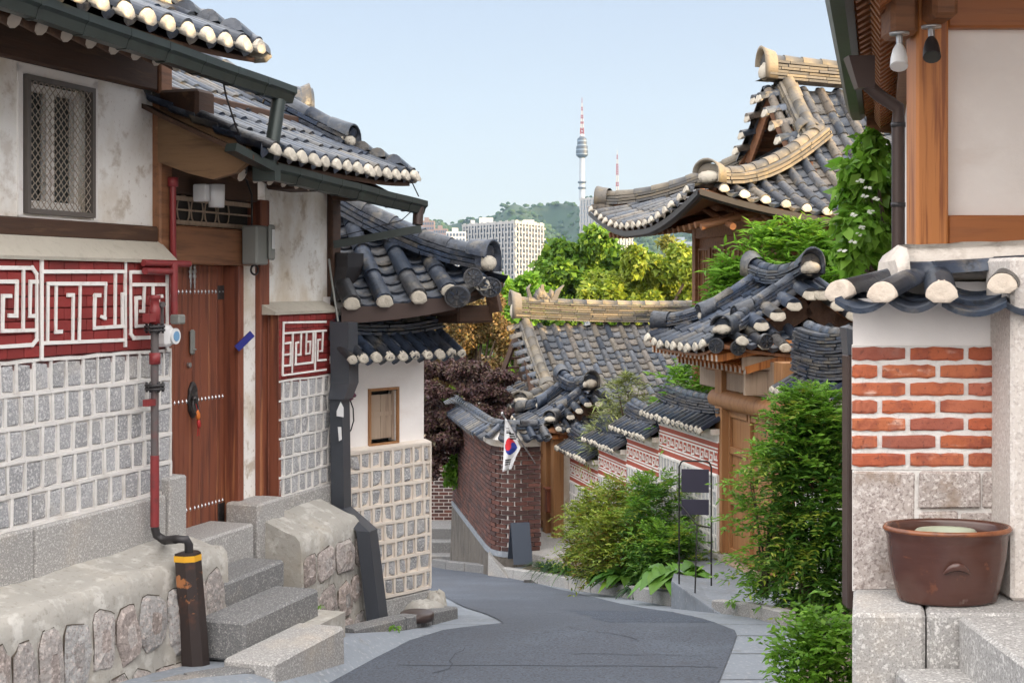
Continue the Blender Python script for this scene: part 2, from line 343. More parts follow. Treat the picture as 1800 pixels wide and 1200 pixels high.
# ------------------------------------------------------------------ tiled roofs
def half_roll(mb, P0, P1, side, r0, r1, n, lift=0.0, front=True, back=False):
    """one convex tile lying between P0 (low) and P1 (high)"""
    t = (P1 - P0).normalized(); up = side.cross(t).normalized()
    if up.z < 0: up = -up
    rings = []
    for P, r, l in ((P0, r0, lift), (P1, r1, 0.0)):
        rings.append([P + side * (math.cos(math.pi * j / n) * r) + up * (math.sin(math.pi * j / n) * r + l) for j in range(n + 1)])
    o = len(mb.v); mb.v.extend([tuple(p) for p in rings[0] + rings[1]])
    for j in range(n): mb.f.append((o + j, o + j + 1, o + n + 2 + j, o + n + 1 + j)); mb.s.append(True)
    if front: mb.f.append(tuple(range(o, o + n + 1))); mb.s.append(False)
    if back: mb.f.append(tuple(range(o + 2 * n + 1, o + n, -1))); mb.s.append(False)
def lime_cap(mb, P, t, side, up, r, n, ln=.05):
    """rough plaster plug closing the low end of a convex tile"""
    rings = []; jj = .05 if n < 10 else .018; k0 = random.uniform(.93, 1.05); ln *= random.uniform(.45, 1.0)
    for d, k in ((.02, .985), (-.35 * ln, .99), (-.46 * ln, .92), (-.55 * ln, .06)):
        c = P - t * (-d if d > 0 else d) if False else P + t * d
        e = 0 if d > 0 else ln * .9; fl_ = k < .1
        rings.append([c - t * (e * (.38 if fl_ else 1 - math.sin(math.pi * j / n))) + side * (math.cos(math.pi * j / n) * r * k * k0 * random.uniform(1 - jj, 1 + jj)) + up * (math.sin(math.pi * j / n) * r * k * k0 * random.uniform(1 - jj, 1 + jj)) for j in range(n + 1)]
                     + [c - t * e * (.4 if fl_ else 1.2) - up * r * .35 * k - side * r * .5 * k, c - t * e * (.4 if fl_ else 1.2) - up * r * .35 * k + side * r * .5 * k])
    mb.loft(rings, True, True, True)
def pan_strip(mb, P, t0, t1, side, w, sag, L, n=4, lip=.02, eave=True):
    """a run of concave tiles, each lapping the one below"""
    t = t0; first = True
    while t < t1 - .02:
        e = min(t + L * random.uniform(.9, 1.1), t1)
        A, B = P(t), P(min(e + .03, t1)); d = (B - A).normalized(); up = side.cross(d).normalized()
        if up.z < 0: up = -up
        jz = random.uniform(-.003, .003)
        q = []
        th = .05 if (first and eave) else .018
        for C, l in ((A, lip + jz), (B, 0.0)):
            q.append([C + side * (w * (j / n - .5)) + up * (l - sag * (1 - (2 * j / n - 1) ** 2)) for j in range(n + 1)])
        lo = [C + side * 0 - up * (th * (.35 + .65 * (1 - (2 * j / n - 1) ** 2)) if (first and eave) else th) for j, C in enumerate(q[0])]
        o = len(mb.v); mb.v.extend([tuple(p) for p in q[0] + q[1] + lo])
        for j in range(n):
            mb.f.append((o + j, o + j + 1, o + n + 2 + j, o + n + 1 + j)); mb.s.append(True)
            mb.f.append((o + 2 * n + 2 + j, o + 2 * n + 3 + j, o + j + 1, o + j)); mb.s.append(False)
        t = e; first = False
def stack(mb, path, widths, lh, seg=.30, roll=.06, n=6, jit=.006, base_rolls=None):
    """a built-up ridge: courses of flat tiles along a path, a convex tile course on top"""
    path = [Vector(p) for p in path]
    acc = [0.0]
    for i in range(1, len(path)): acc.append(acc[-1] + (path[i] - path[i - 1]).length)
    T = acc[-1]
    def pt(s):
        s = max(0, min(T, s))
        for i in range(1, len(path)):
            if s <= acc[i] or i == len(path) - 1:
                k = (s - acc[i - 1]) / max(1e-6, acc[i] - acc[i - 1]); return path[i - 1].lerp(path[i], k)
    z = 0.0
    for li, w in enumerate(widths + [None]):
        s = random.uniform(-seg, 0) if li % 2 else 0.0
        while s < T - .01:
            e = s + seg * random.uniform(.9, 1.1)
            A, B = pt(max(0, s)), pt(min(T, e))
            if (B - A).length > .015:
                d = (B - A).normalized(); sd = d.cross(Vector((0, 0, 1))).normalized(); up = sd.cross(d).normalized()
                j1 = random.uniform(-jit, jit); j2 = random.uniform(-jit, jit)
                if w is not None:
                    ww = w * random.uniform(.95, 1.05); r = []
                    for C, k in ((A + d * .004, j1), (B - d * .004, j1 + j2 * .3)):
                        r.append([C + sd * (x * ww / 2 + j2) + up * (z + y * lh * .92 + k * .35) for x, y in ((-1, 0.05), (1, 0.05), (1, .85), (.6, 1.0), (-.6, 1.0), (-1, .85))])
                    mb.loft(r)
                else:
                    half_roll(mb, A + up * (z + j1 * .3), B + up * z, sd, roll * 1.04, roll * .93, n, lift=.004, back=True)
            s = e
        z += lh if w is not None else 0
    return z
def ridge_end(mt, ml, p, d, w, h):
    """white plaster plug with a dark hood at the end of a ridge; d points out along the ridge"""
    p = Vector(p); d = Vector(d).normalized(); sd = d.cross(Vector((0, 0, 1))).normalized(); up = Vector((0, 0, 1))
    n = 9
    def ring(k, off, hh=1.0): return [p + d * off + sd * (math.cos(math.pi * j / n) * w / 2 * k) + up * (math.sin(math.pi * j / n) * h * .5 * k * hh + h * .55) for j in range(n + 1)] + [p + d * off - sd * w / 2 * k, p + d * off + sd * w / 2 * k]
    Mx = Matrix((sd, d, up)).transposed()
    ml.blob(p + up * h * .30 + d * .0, w * .50, .055, h * .34, 10, 6, .10, Mx)
    if random.random() < .5: ml.blob(p + up * h * .26 + sd * w * .36, w * .22, .05, h * .24, 8, 5, .12, Mx)
    mt.loft([ring(.95, -.06), ring(.95, -.004)], True, True, False)
    mt.loft([ring(1.10, -.14, 1.06), ring(1.16, -.02, 1.14), ring(1.22, .06, 1.22), ring(1.10, .06, 1.12), ring(1.02, -.05, 1.04)], False, False, True)       # hood
    A_ = p + sd * w * .26 + d * .04 + up * h * .24; half_roll(mt, A_, A_ - sd * w * .52, Vector((0, 0, 1)) if False else up, h * .14, h * .14, 6, back=True)

def hanok_roof(par, cx, cy, ang, a, b, ze, zr, h=0.0, over=.25, p=.25, r=.065, fl=.2, c=.3, sides='fb lr', n=6, roll_L=.30, pan_L=.17,
               ridge_w=(.26, .24, .26, .22, .24), lh=.035, ridge_roll=.075, lime=True, tm='tile', tw=None, verge=True, caps_n=6,
               hip_w=(.2, .18), soffit='wood_dark', gable='wood_dark', name='roof', jag=True, xr=None, desc=(True, True), desc_end=.35, ridge_on=True, xs=1.0, vlime=True):
    """tiled Korean roof; local x along the ridge. sides: f (-y slope), b (+y), l (-x skirt), r (+x skirt)"""
    ca, sa = math.cos(ang), math.sin(ang)
    def Mp(x, y, z): x = x * xs; return Vector((cx + x * ca - y * sa, cy + x * sa + y * ca, z))
    def Mv(x, y, z=0): return Vector((x * ca - y * sa, x * sa + y * ca, z))
    def tz(t): s = t / b; return ze + (zr - ze) * ((1 - c) * s + c * s * abs(s))
    def flr(x, y):
        gx = max(0, abs(x) / a - .35) / .65; gy = max(0, abs(y) / b - .15) / .85
        return fl * gx ** 2.2 * gy ** 1.6
    xg = a - h + (over if h > 0 else 0)           # half length of the ridge
    T, Lm, So = MB(), MB(), MB()
    x_lo, x_hi = (-a, a) if xr is None else xr
    def column(Pf, t0, t1, side, kind):
        if kind == 'roll':
            t = t0; first = True
            while t < t1 - .03:
                e = min(t + roll_L * random.uniform(.93, 1.07), t1)
                A, B = Pf(t), Pf(e)
                half_roll(T, A, B, side, r * random.uniform(1.0, 1.06), r * .93, n, lift=.008 + random.uniform(0, .006))
                if first and lime:
                    d = (B - A).normalized(); up = side.cross(d).normalized(); up = up if up.z > 0 else -up
                    lime_cap(Lm, A, d, side, up, r * .98, caps_n)
                t = e; first = False
        else: pan_strip(T, Pf, t0, t1, side, (p - r * .45), .05, pan_L, n=4, lip=.026)
    rise = r * .35
    for sd in ('f', 'b'):
        if sd not in sides: continue
        sg = -1 if sd == 'f' else 1
        for kind in ('roll', 'pan'):
            px_ = p / xs; x0 = x_lo + (px_ * .5 if kind == 'pan' else 0.0)
            ncol = int((x_hi - x_lo) / px_ + .5)
            for i in range(ncol + (1 if kind == 'roll' else 0)):
                x = x0 + i * px_ + random.uniform(-.006, .006)
                if h > 0 and abs(x) > a - .10: continue
                t1 = b if abs(x) <= xg else max(0, a - abs(x))
                if t1 < .12: continue
                def Pf(t, x=x): return Mp(x, sg * (b - t), tz(t) + flr(x, b - t) + (rise if kind == 'roll' else .03))
                column(Pf, -.05 if kind == 'roll' else -.046, t1, Mv(1, 0), kind)
    if h > 0:
        for sd in ('l', 'r'):
            if sd not in sides: continue
            sg = -1 if sd == 'l' else 1
            for kind in ('roll', 'pan'):
                ncol = int(2 * b / p + .5); pp = 2 * b / ncol
                for i in range(ncol + (1 if kind == 'roll' else 0)):
                    y = -b + i * pp + (pp * .5 if kind == 'pan' else 0)
                    if abs(y) > b - .10: continue
                    t1 = min(h, b - abs(y))
                    if t1 < .12: continue
                    def Pf(t, y=y): return Mp(sg * (a - t), y, tz(t) + flr(a - t, y) + (rise if kind == 'roll' else .03))
                    column(Pf, -.05 if kind == 'roll' else -.046, t1, Mv(0, 1), kind)
    # verge rolls along the gable edges
    if verge:
        for sx, s_ in ((-1, 'l'), (1, 'r')):
            if (s_ not in sides and h > 0) or not desc[0 if sx < 0 else 1]: continue
            for sd in ('f', 'b'):
                if sd not in sides: continue
                sg = -1 if sd == 'f' else 1
                t = (h if h > 0 else 0.0) + .05
                while t < b - .05:
                    z = tz(t) + flr(sx * xg, b - t) * (1 if h == 0 else 0)
                    A = Mp(sx * (xg + .12 / xs), sg * (b - t), z - .035); B = Mp(sx * (xg - .22), sg * (b - t), z + .06)
                    half_roll(T, A, B, Mv(0, 1), r * 1.5, r * 1.4, n, back=True)
                    if lime and vlime:
                        d = (B - A).normalized(); lime_cap(Lm, A, d, Mv(0, 1), Vector((0, 0, 1)), r * 1.4, caps_n, .03)
                    t += p * .82
    if lime and Lm.v: T.merge(Lm, M['lime'])
    ro = T.build(name, M[tm], par)
    # soffit slab
    xv = np.linspace(x_lo, x_hi, 22)
    for sd in ('f', 'b'):
        if sd not in sides: continue
        sg = -1 if sd == 'f' else 1
        rows = []
        for x in xv:
            t1 = b if abs(x) <= xg else max(0.02, a - abs(x))
            rows.append([(x, sg * (b - t), tz(t) + flr(x, b - t)) for t in np.linspace(0, t1, 7)])
        rings = []
        for rw in rows:
            rings.append([Mp(q[0], q[1], q[2] - .05) for q in rw] + [Mp(q[0], q[1], q[2] - .08) for q in reversed(rw)])
        So.loft(rings)
    if h > 0:
        for sd in ('l', 'r'):
            if sd not in sides: continue
            sg = -1 if sd == 'l' else 1; rings = []
            for y in np.linspace(-b, b, 18):
                t1 = max(.02, min(h, b - abs(y)))
                q = [(sg * (a - t), y, tz(t) + flr(a - t, y)) for t in np.linspace(0, t1, 6)]
                rings.append([Mp(k[0], k[1], k[2] - .052) for k in q] + [Mp(k[0], k[1], k[2] - .082) for k in reversed(q)])
            So.loft(rings)
    So.build('soffit', M[soffit], ro)
    # ridges
    if ridge_on:
        rb, rl = MB(), MB()
        path = [Mp(x, 0, zr + .05 + .10 * (x / xg) ** 2 * (1 if xg < 4 else 1.6)) for x in np.linspace(max(-xg, x_lo), min(xg, x_hi), 15)]
        hz = stack(rb, path, list(ridge_w), lh, roll=ridge_roll, n=n)
        for e in (0, -1):
            d = (path[e] - path[1 if e == 0 else -2])
            if lime: ridge_end(rb, rl, path[e], d, ridge_w[0] * .95, hz + ridge_roll)
        if rl.v: rb.merge(rl, M['lime'])
        rid = rb.build('ridge', M[tw or tm], ro)
    hip = []
    for sx, s_ in ((-1, 'l'), (1, 'r')):
        for sg, f_ in ((-1, 'f'), (1, 'b')):
            if f_ not in sides: continue
            if h > 0 and s_ in sides:
                hb, hl = MB(), MB(); path = []
                for t in np.linspace(.10, h + .05, 9):
                    x, y = sx * (a - t), sg * (b - t); path.append(Mp(x, y, tz(t) + flr(x, y) + .05))
                hz = stack(hb, path, list(hip_w), lh, roll=ridge_roll * .9, n=n)
                if lime: ridge_end(hb, hl, path[0], path[0] - path[1], hip_w[0], hz + ridge_roll)
                if hl.v: hb.merge(hl, M['lime'])
                hb.build('hip_ridge', M[tw or tm], ro)
            if desc[0 if sx < 0 else 1] and (s_ in sides or h == 0):
                hb, hl = MB(), MB(); path = []
                for t in np.linspace(b - .05, (h - .05) if h > 0 else desc_end, 8):
                    x = sx * (xg - .22); path.append(Mp(x, sg * (b - t), tz(t) + (flr(x, b - t) if h == 0 else 0) + .07))
                hz = stack(hb, path, list(hip_w), lh, roll=ridge_roll * .95, n=n)
                if lime: ridge_end(hb, hl, path[-1], path[-1] - path[-2], hip_w[0], hz + ridge_roll)
                if hl.v: hb.merge(hl, M['lime'])
                hb.build('descending_ridge', M[tw or tm], ro)
        if gable and (h > 0 and s_ in sides):
            g = MB(); xx = sx * (a - h - .12)
            poly = [(-(b - h), tz(h) - .05), (b - h, tz(h) - .05)] + [(b - t, tz(t) - .08) for t in np.linspace(h, b, 6)][1:] + [(-(b - t), tz(t) - .08) for t in np.linspace(b, h, 6)][1:-1]
            v = [Mp(xx, q[0], q[1]) for q in poly] + [Mp(xx - sx * .08, q[0], q[1]) for q in poly]; k = len(poly)
            g.add(v, [tuple(range(k)), tuple(range(2 * k - 1, k - 1, -1))] + [(i, (i + 1) % k, k + (i + 1) % k, k + i) for i in range(k)])
            for sg in (-1, 1):      # barge boards
                for i in range(6):
                    t0, t1 = h + (b - h) * i / 6, h + (b - h) * (i + 1) / 6; xb = sx * (xg - .06)
                    g.bar(Mp(xb, sg * (b - t0), tz(t0) - .17), Mp(xb, sg * (b - t1), tz(t1) - .17), .04, .2)
            for k_ in range(5):     # purlin boards seen in the gable opening
                zz = tz(h) + (zr - tz(h)) * (k_ + .3) / 5.5; yy = (b - h) * (1 - (k_ + .8) / 5.5)
                g.bar(Mp(xx, -yy, zz), Mp(sx * (xg - .1), -yy, zz), .10, .05)
                g.bar(Mp(xx, yy, zz), Mp(sx * (xg - .1), yy, zz), .10, .05)
            g.build('gable', M[gable], ro)
    return ro, Mp, tz, flr
def wall_cap(par, u0, u1, y0, y1, zt, p=.17, r=.05, hh=.16, over=.16, lime=True, n=5, layers=(.22, .2, .2), name='wall_cap', tm='tile', end_caps=True):
    """little two-sided tiled coping along x over a wall between y0 and y1; zt = eave height"""
    T, Lm = MB(), MB(); ym = (y0 + y1) / 2; hw = (y1 - y0) / 2 + over
    for sg in (-1, 1):
        for kind in ('roll', 'pan'):
            k = max(2, int((u1 - u0) / p + .5)); pp = (u1 - u0) / k
            for i in range(k + (1 if kind == 'roll' else 0)):
                x = u0 + i * pp + (pp / 2 if kind == 'pan' else 0)
                x = max(u0 + r * .6, min(u1 - r * .6, x))
                def Pf(t, x=x): return Vector((x + .0, ym + sg * (hw - t), zt + hh * t / hw + (.012 if kind == 'roll' else .015)))
                if kind == 'roll':
                    A, B = Pf(-.03), Pf(hw * .8); half_roll(T, A, B, Vector((1, 0, 0)), r * random.uniform(.97, 1.05), r * .9, n)
                    if lime:
                        d = (B - A).normalized(); up = Vector((1, 0, 0)).cross(d); up = up if up.z > 0 else -up
                        lime_cap(Lm, A, d, Vector((1, 0, 0)), up, r, 6, .032)
                else: pan_strip(T, Pf, -.05, hw * .85, Vector((1, 0, 0)), pp * .86, .03, .14, n=4)
    if lime: T.merge(Lm, M['lime'])
    ro = T.build(name, M[tm], par)
    rb = MB(); path = [Vector((x, ym, zt + hh * .78 + .05 * (2 * (x - u0) / (u1 - u0) - 1) ** 2)) for x in np.linspace(u0, u1, 9)]
    stack(rb, path, list(layers), .03, seg=.2, roll=.055, n=n)
    rb.build('coping_ridge', M[tm], ro)
    b = MB(); b.box(u0 + .01, u1 - .01, ym - hw + .07, ym + hw - .07, zt - .05, zt + .01); b.build('coping_bed', M['plaster'], ro)
    return ro
# ------------------------------------------------------------------ masonry
def stone_grid(st, mo, u0, u1, zrows, off, wmin, wmax, gap=.022, proud=.012, depth=.05, jit=.006, bev=.012, slope=None):
    """rows of squared stones with raised white pointing; zrows = row boundaries, top first. slope(u) adds a z-shift"""
    sl = slope or (lambda u: 0.0)
    for i in range(len(zrows) - 1):
        zt, zb = zrows[i], zrows[i + 1]; u = u0 - random.uniform(0, .6) * wmin; first = True
        while u < u1 - .02:
            w = random.uniform(wmin, wmax); a, b = max(u, u0), min(u + w, u1)
            if u1 - b < wmin * .45: b = u1
            if b - a > .03:
                z0, z1 = zb + sl((a + b) / 2), zt + sl((a + b) / 2)
                st.bbox(a + gap / 2, b - gap / 2, -off, -off + depth, z0 + gap / 2, z1 - gap / 2, bev, jit)
                if a > u0 + .02: mo.bar((a, -off - proud / 2 + .015, z0), (a, -off - proud / 2 + .015, z1), gap, proud + .03, up=(0, 1, 0), jit=.003)
            u = b if b == u1 else u + w
            if b == u1:
                mo.bar((u1 - gap * .3, -off - proud / 2 + .015, z0), (u1 - gap * .3, -off - proud / 2 + .015, z1), gap * .9, proud + .03, up=(0, 1, 0), jit=.003); break
    for z in zrows:
        n = max(2, int((u1 - u0) / .12)); xs = np.linspace(u0, u1, n)
        rings = []
        for x in xs:
            zz = z + sl(x) + random.uniform(-.004, .004); g = gap / 2 * random.uniform(.85, 1.2); pr = off + proud + .0015 + random.uniform(-.002, .002)
            rings.append([(x, -pr, zz - g), (x, -pr, zz + g), (x, -off + .03, zz + g), (x, -off + .03, zz - g)])
        mo.loft(rings)
def brick_grid(br, u0, u1, z0, z1, off, bw, bh, gap, depth=.04, bev=.006, jit=.003, slope=None, proud=.004):
    rows = int((z1 - z0) / (bh + gap) + .5); ph = (z1 - z0) / rows; sl = slope or (lambda u: 0)
    for i in range(rows):
        z = z0 + i * ph; u = u0 - (0 if i % 2 else bw / 2)
        while u < u1 - .01:
            a, b = max(u, u0), min(u + bw, u1)
            if b - a > .02:
                s = sl((a + b) / 2)
                if bev > 0: br.bbox(a + gap / 2, b - gap / 2, -off - proud, -off + depth, z + gap / 2 + s, z + ph - gap / 2 + s, bev, jit)
                else: br.box(a + gap / 2, b - gap / 2, -off - proud, -off + depth, z + gap / 2 + s, z + ph - gap / 2 + s)
            u += bw
def strips(mb, lines, fu, fz, w, off, th=.014, wz=None, jit=.003):
    """raised lines (lists of panel points 0..1) as joined flat bars on a facade"""
    k = 0
    for ln in lines:
        for (a, b), (c, d) in zip(ln[:-1], ln[1:]):
            x0, x1 = sorted((fu(a), fu(c))); z0, z1 = sorted((fz(b), fz(d))); k = (k + 1) % 5
            o = off + th + k * .0006
            mb.box(x0 - w / 2, x1 + w / 2, -o, -off + .004, z0 - (wz or w) / 2, z1 + (wz or w) / 2, jit=0)
            n = len(mb.v)
            for q in range(n - 8, n):
                v = mb.v[q]; mb.v[q] = (v[0] + random.uniform(-jit, jit), v[1], v[2] + random.uniform(-jit, jit))
# ------------------------------------------------------------------ foliage
def leaf_mesh(name, pos, d, nrm, L, Wd, m, parent=None, fold=.18):
    n = len(pos)
    d = d / np.linalg.norm(d, axis=1, keepdims=True)
    s = np.cross(d, nrm); s /= np.maximum(np.linalg.norm(s, axis=1, keepdims=True), 1e-6); up = np.cross(s, d)
    L = np.broadcast_to(L, (n,))[:, None]; Wd = np.broadcast_to(Wd, (n,))[:, None]
    v = np.empty((n, 4, 3))
    v[:, 0] = pos; v[:, 1] = pos + d * L * .45 + s * Wd * .5 + up * Wd * fold; v[:, 2] = pos + d * L - up * L * .12; v[:, 3] = pos + d * L * .45 - s * Wd * .5 + up * Wd * fold
    q = np.arange(4 * n).reshape(n, 4)
    return np_mesh(name, v.reshape(-1, 3), q, m, parent)
def unit(n): v = rng.normal(size=(n, 3)); return v / np.linalg.norm(v, axis=1, keepdims=True)
def crown_pts(clumps, n, shell=.55, up=.25):
    """points in the outer part of many clumps: (cx,cy,cz,rx,ry,rz)"""
    c = np.array(clumps, float); wgt = c[:, 3] * c[:, 4] + c[:, 3] * c[:, 5]; wgt /= wgt.sum()
    i = rng.choice(len(c), n, p=wgt); u = unit(n); u[:, 2] += up * rng.random(n); u /= np.linalg.norm(u, axis=1, keepdims=True)
    rr = (1 - (1 - shell) * rng.random(n) ** 1.6) * rng.normal(1, .07, n)
    return c[i, :3] + u * c[i, 3:6] * rr[:, None], u
def foliage_mat(name, cols, trans=.35, rough=.5, isl=.25):
    M[name] = mat(name, cols[0], rough, [], None, island=isl, isl_cols=cols, trans=trans, spec=.35)
def crown(name, parent, clumps, n, L, Wd, m, shell=.55, droop=.3, jl=.3):
    p, u = crown_pts(clumps, n, shell)
    d = u * .5 + unit(n) * .9; d[:, 2] -= droop
    nr = u * .6 + unit(n) * .6; nr[:, 2] += .5
    l = L * (1 + jl * rng.normal(size=n)).clip(.5, 1.7)
    return leaf_mesh(name, p, d, nr, l, Wd * l / L, m, parent)
def sprays(name, parent, org, dirs, length, k, L, Wd, m, droop=.35, spread=.9):
    """leaflets set in pairs along arching stalks"""
    ns = len(org); dirs = dirs / np.linalg.norm(dirs, axis=1, keepdims=True)
    side = np.cross(dirs, np.array([0, 0, 1.0])); side /= np.maximum(np.linalg.norm(side, axis=1, keepdims=True), 1e-6)
    P, D, N_ = [], [], []
    ln = np.broadcast_to(length, (ns,))[:, None]
    for j in range(k):
        f = (j + .6) / k
        c = org + dirs * ln * f; c[:, 2] -= droop * ln[:, 0] * f * f
        for sg in (-1, 1):
            dd = dirs * .7 + side * sg * spread + rng.normal(0, .22, (ns, 3)); dd[:, 2] -= .25 * f
            P.append(c); D.append(dd); N_.append(np.array([0, 0, 1.0]) + rng.normal(0, .35, (ns, 3)))
    P, D, N_ = np.concatenate(P), np.concatenate(D), np.concatenate(N_)
    l = L * (1 + .25 * rng.normal(size=len(P))).clip(.5, 1.6)
    return leaf_mesh(name, P, D, N_, l, Wd * l / L, m, parent)
def tapered(mb, pts, r0, r1, n=6):
    k = len(pts); mb.tube(pts, [r0 + (r1 - r0) * i / (k - 1) for i in range(k)], n)
def wiggle(p, q, k, amp):
    p, q = Vector(p), Vector(q)
    return [p.lerp(q, i / k) + (Vector((random.uniform(-amp, amp), random.uniform(-amp, amp), random.uniform(-amp, amp) * .4)) if 0 < i < k else Vector()) for i in range(k + 1)]
# ------------------------------------------------------------------ ground, road
GP = [(-30, .6), (-12, -.7), (0, -1.6), (8.2, -2.40), (10, -2.53), (11, -2.69), (12, -2.88), (13, -3.08), (14, -3.27), (17, -3.8), (21, -4.45), (25, -5.1), (32, -6.6), (60, -14), (120, -28), (300, -42), (900, -50), (9000, -50)]
def gz(Y): return float(np.interp(Y, [g[0] for g in GP], [g[1] for g in GP]))
def sheet(name, left, right, dz, m, ys, sub=6, kind='structure', thick=0.0):
    """strip across the alley between two edge functions"""
    v, q = [], []
    for Y in ys:
        a, b = left(Y), right(Y)
        for i in range(sub + 1):
            x = a + (b - a) * i / sub; v.append((x, Y, gz(Y) + dz + (cross(x, Y) if name == 'pavement' else 0)))
    for r in range(len(ys) - 1):
        for i in range(sub):
            k = r * (sub + 1) + i; q.append((k, k + 1, k + sub + 2, k + sub + 1))
    o = np_mesh(name, v, q, m, None); o['kind'] = kind; return o
def cross(x, Y):
    d = max(0, road_l(Y) - x); return min(.17, 1.2 * d) * float(np.interp(Y, [4, 7, 9.2, 10], [1, 1, .7, 0]))
def lerpf(pts): 
    return lambda Y: float(np.interp(Y, [p[0] for p in pts], [p[1] for p in pts]))
def ipx(px, Y): return (px - 900) / F * Y
road_r = lerpf([(-30, 1.6), (3, .95), (8.2, ipx(1262, 8.2)), (9.2, ipx(1285, 9.2)), (9.9, ipx(1297, 9.9)), (10.6, ipx(1258, 10.6)), (12, ipx(1185, 12)), (14, ipx(1090, 14)), (16.5, ipx(1005, 16.5)), (18.5, ipx(940, 18.5)), (21, ipx(860, 21)), (24, ipx(760, 24)), (28, ipx(560, 28))])
road_l = lerpf([(-30, -3.2), (3, -2.4), (6.5, -1.62), (8.2, ipx(565, 8.2)), (9, ipx(655, 9)), (9.6, ipx(720, 9.6)), (10.15, ipx(800, 10.15)), (10.6, ipx(884, 10.6)), (11.6, ipx(858, 11.6)), (13, ipx(822, 13)), (14.5, ipx(795, 14.5)), (16.5, ipx(765, 16.5)), (19, ipx(700, 19)), (24, ipx(480, 24)), (28, ipx(300, 28))])
YS = [-30, -20, -10, -4, 0, 2, 4, 5, 6, 7, 7.6, 8.2] + [8.2 + .2 * i for i in range(1, 75)] + [24, 25, 26, 28]
GY = [-300, -100] + YS[0:] + [32, 40, 60, 90, 120, 200, 300, 600, 900, 2000, 9000]
sheet('ground', lambda Y: -60 - abs(Y) * 1.5, lambda Y: 60 + abs(Y) * 1.5, -.03, M['soil'], GY, 8)
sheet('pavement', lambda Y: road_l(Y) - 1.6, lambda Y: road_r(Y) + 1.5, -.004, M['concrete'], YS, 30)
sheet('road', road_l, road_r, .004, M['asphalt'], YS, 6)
# joints across the concrete gutters, and the tar seam of a patched trench
jt = MB()
for Y in [8.35, 9.15, 9.8, 10.5, 11.3, 12.2, 13.1, 14, 15, 16, 17, 18, 19]:
    for a, b in ((road_r(Y) + .004, road_r(Y) + 1.2), (road_l(Y) - .9, road_l(Y) - .004)):
        ca, cb = cross(a, Y), cross(b, Y)
        jt.add([(a, Y - .006, gz(Y - .006) + .0005 + ca), (b, Y - .006, gz(Y - .006) + .0005 + cb), (b, Y + .006, gz(Y + .006) + .0005 + cb), (a, Y + .006, gz(Y + .006) + .0005 + ca)], [(0, 1, 2, 3)])
o = jt.build('pavement', M['black']); o['kind'] = 'structure'
jt = MB()
for pts in ([(ipx(700, 8.75), 8.75), (ipx(1000, 8.72), 8.72), (ipx(1200, 8.70), 8.70), (ipx(1262, 8.68), 8.68)],
            [(ipx(1000, 12.4), 12.4), (ipx(1060, 12.42), 12.42), (ipx(1068, 12.4), 12.4)], [(ipx(800, 14.0), 14.0), (ipx(960, 14.6), 14.6), (ipx(1000, 15.4), 15.4)]):
    for (x0, y0), (x1, y1) in zip(pts[:-1], pts[1:]):
        k = 8
        for i in range(k):
            a, b = i / k, (i + 1) / k; w = .006
            p, q = (x0 + (x1 - x0) * a, y0 + (y1 - y0) * a + .01 * math.sin(9 * a * x0)), (x0 + (x1 - x0) * b, y0 + (y1 - y0) * b + .01 * math.sin(9 * b * x0))
            jt.add([(p[0], p[1] - w, gz(p[1] - w) + .006), (q[0], q[1] - w, gz(q[1] - w) + .006), (q[0], q[1] + w, gz(q[1] + w) + .006), (p[0], p[1] + w, gz(p[1] + w) + .006)], [(0, 1, 2, 3)])
o = jt.build('road', mat('seam', (.035, .042, .055), .9)); o['kind'] = 'structure'
random.seed(31); jt = MB()
for px, Y, ang, n in ((1010, 9.1, .3, 9), (860, 10.4, 2.2, 8), (1120, 9.6, 1.9, 8), (760, 8.5, .9, 7), (980, 12.6, .1, 9), (900, 14.6, 1.2, 7)):
    x, y, a = ipx(px, Y), Y, ang; w = .005
    for i in range(n):
        l = random.uniform(.07, .16); x2, y2 = x + l * math.cos(a), y + l * math.sin(a); nx, ny = -math.sin(a) * w, math.cos(a) * w; w2 = w * .9
        if road_l(y2) + .03 < x2 < road_r(y2) - .03: jt.add([(x - nx, y - ny, gz(y - ny) + .0065), (x2 - nx, y2 - ny, gz(y2 - ny) + .0065), (x2 + nx, y2 + ny, gz(y2 + ny) + .0065), (x + nx, y + ny, gz(y + ny) + .0065)], [(0, 1, 2, 3)])
        x, y, a, w = x2, y2, a + random.uniform(-.6, .6), w2
o = jt.build('road', MATS['seam']); o['kind'] = 'structure'
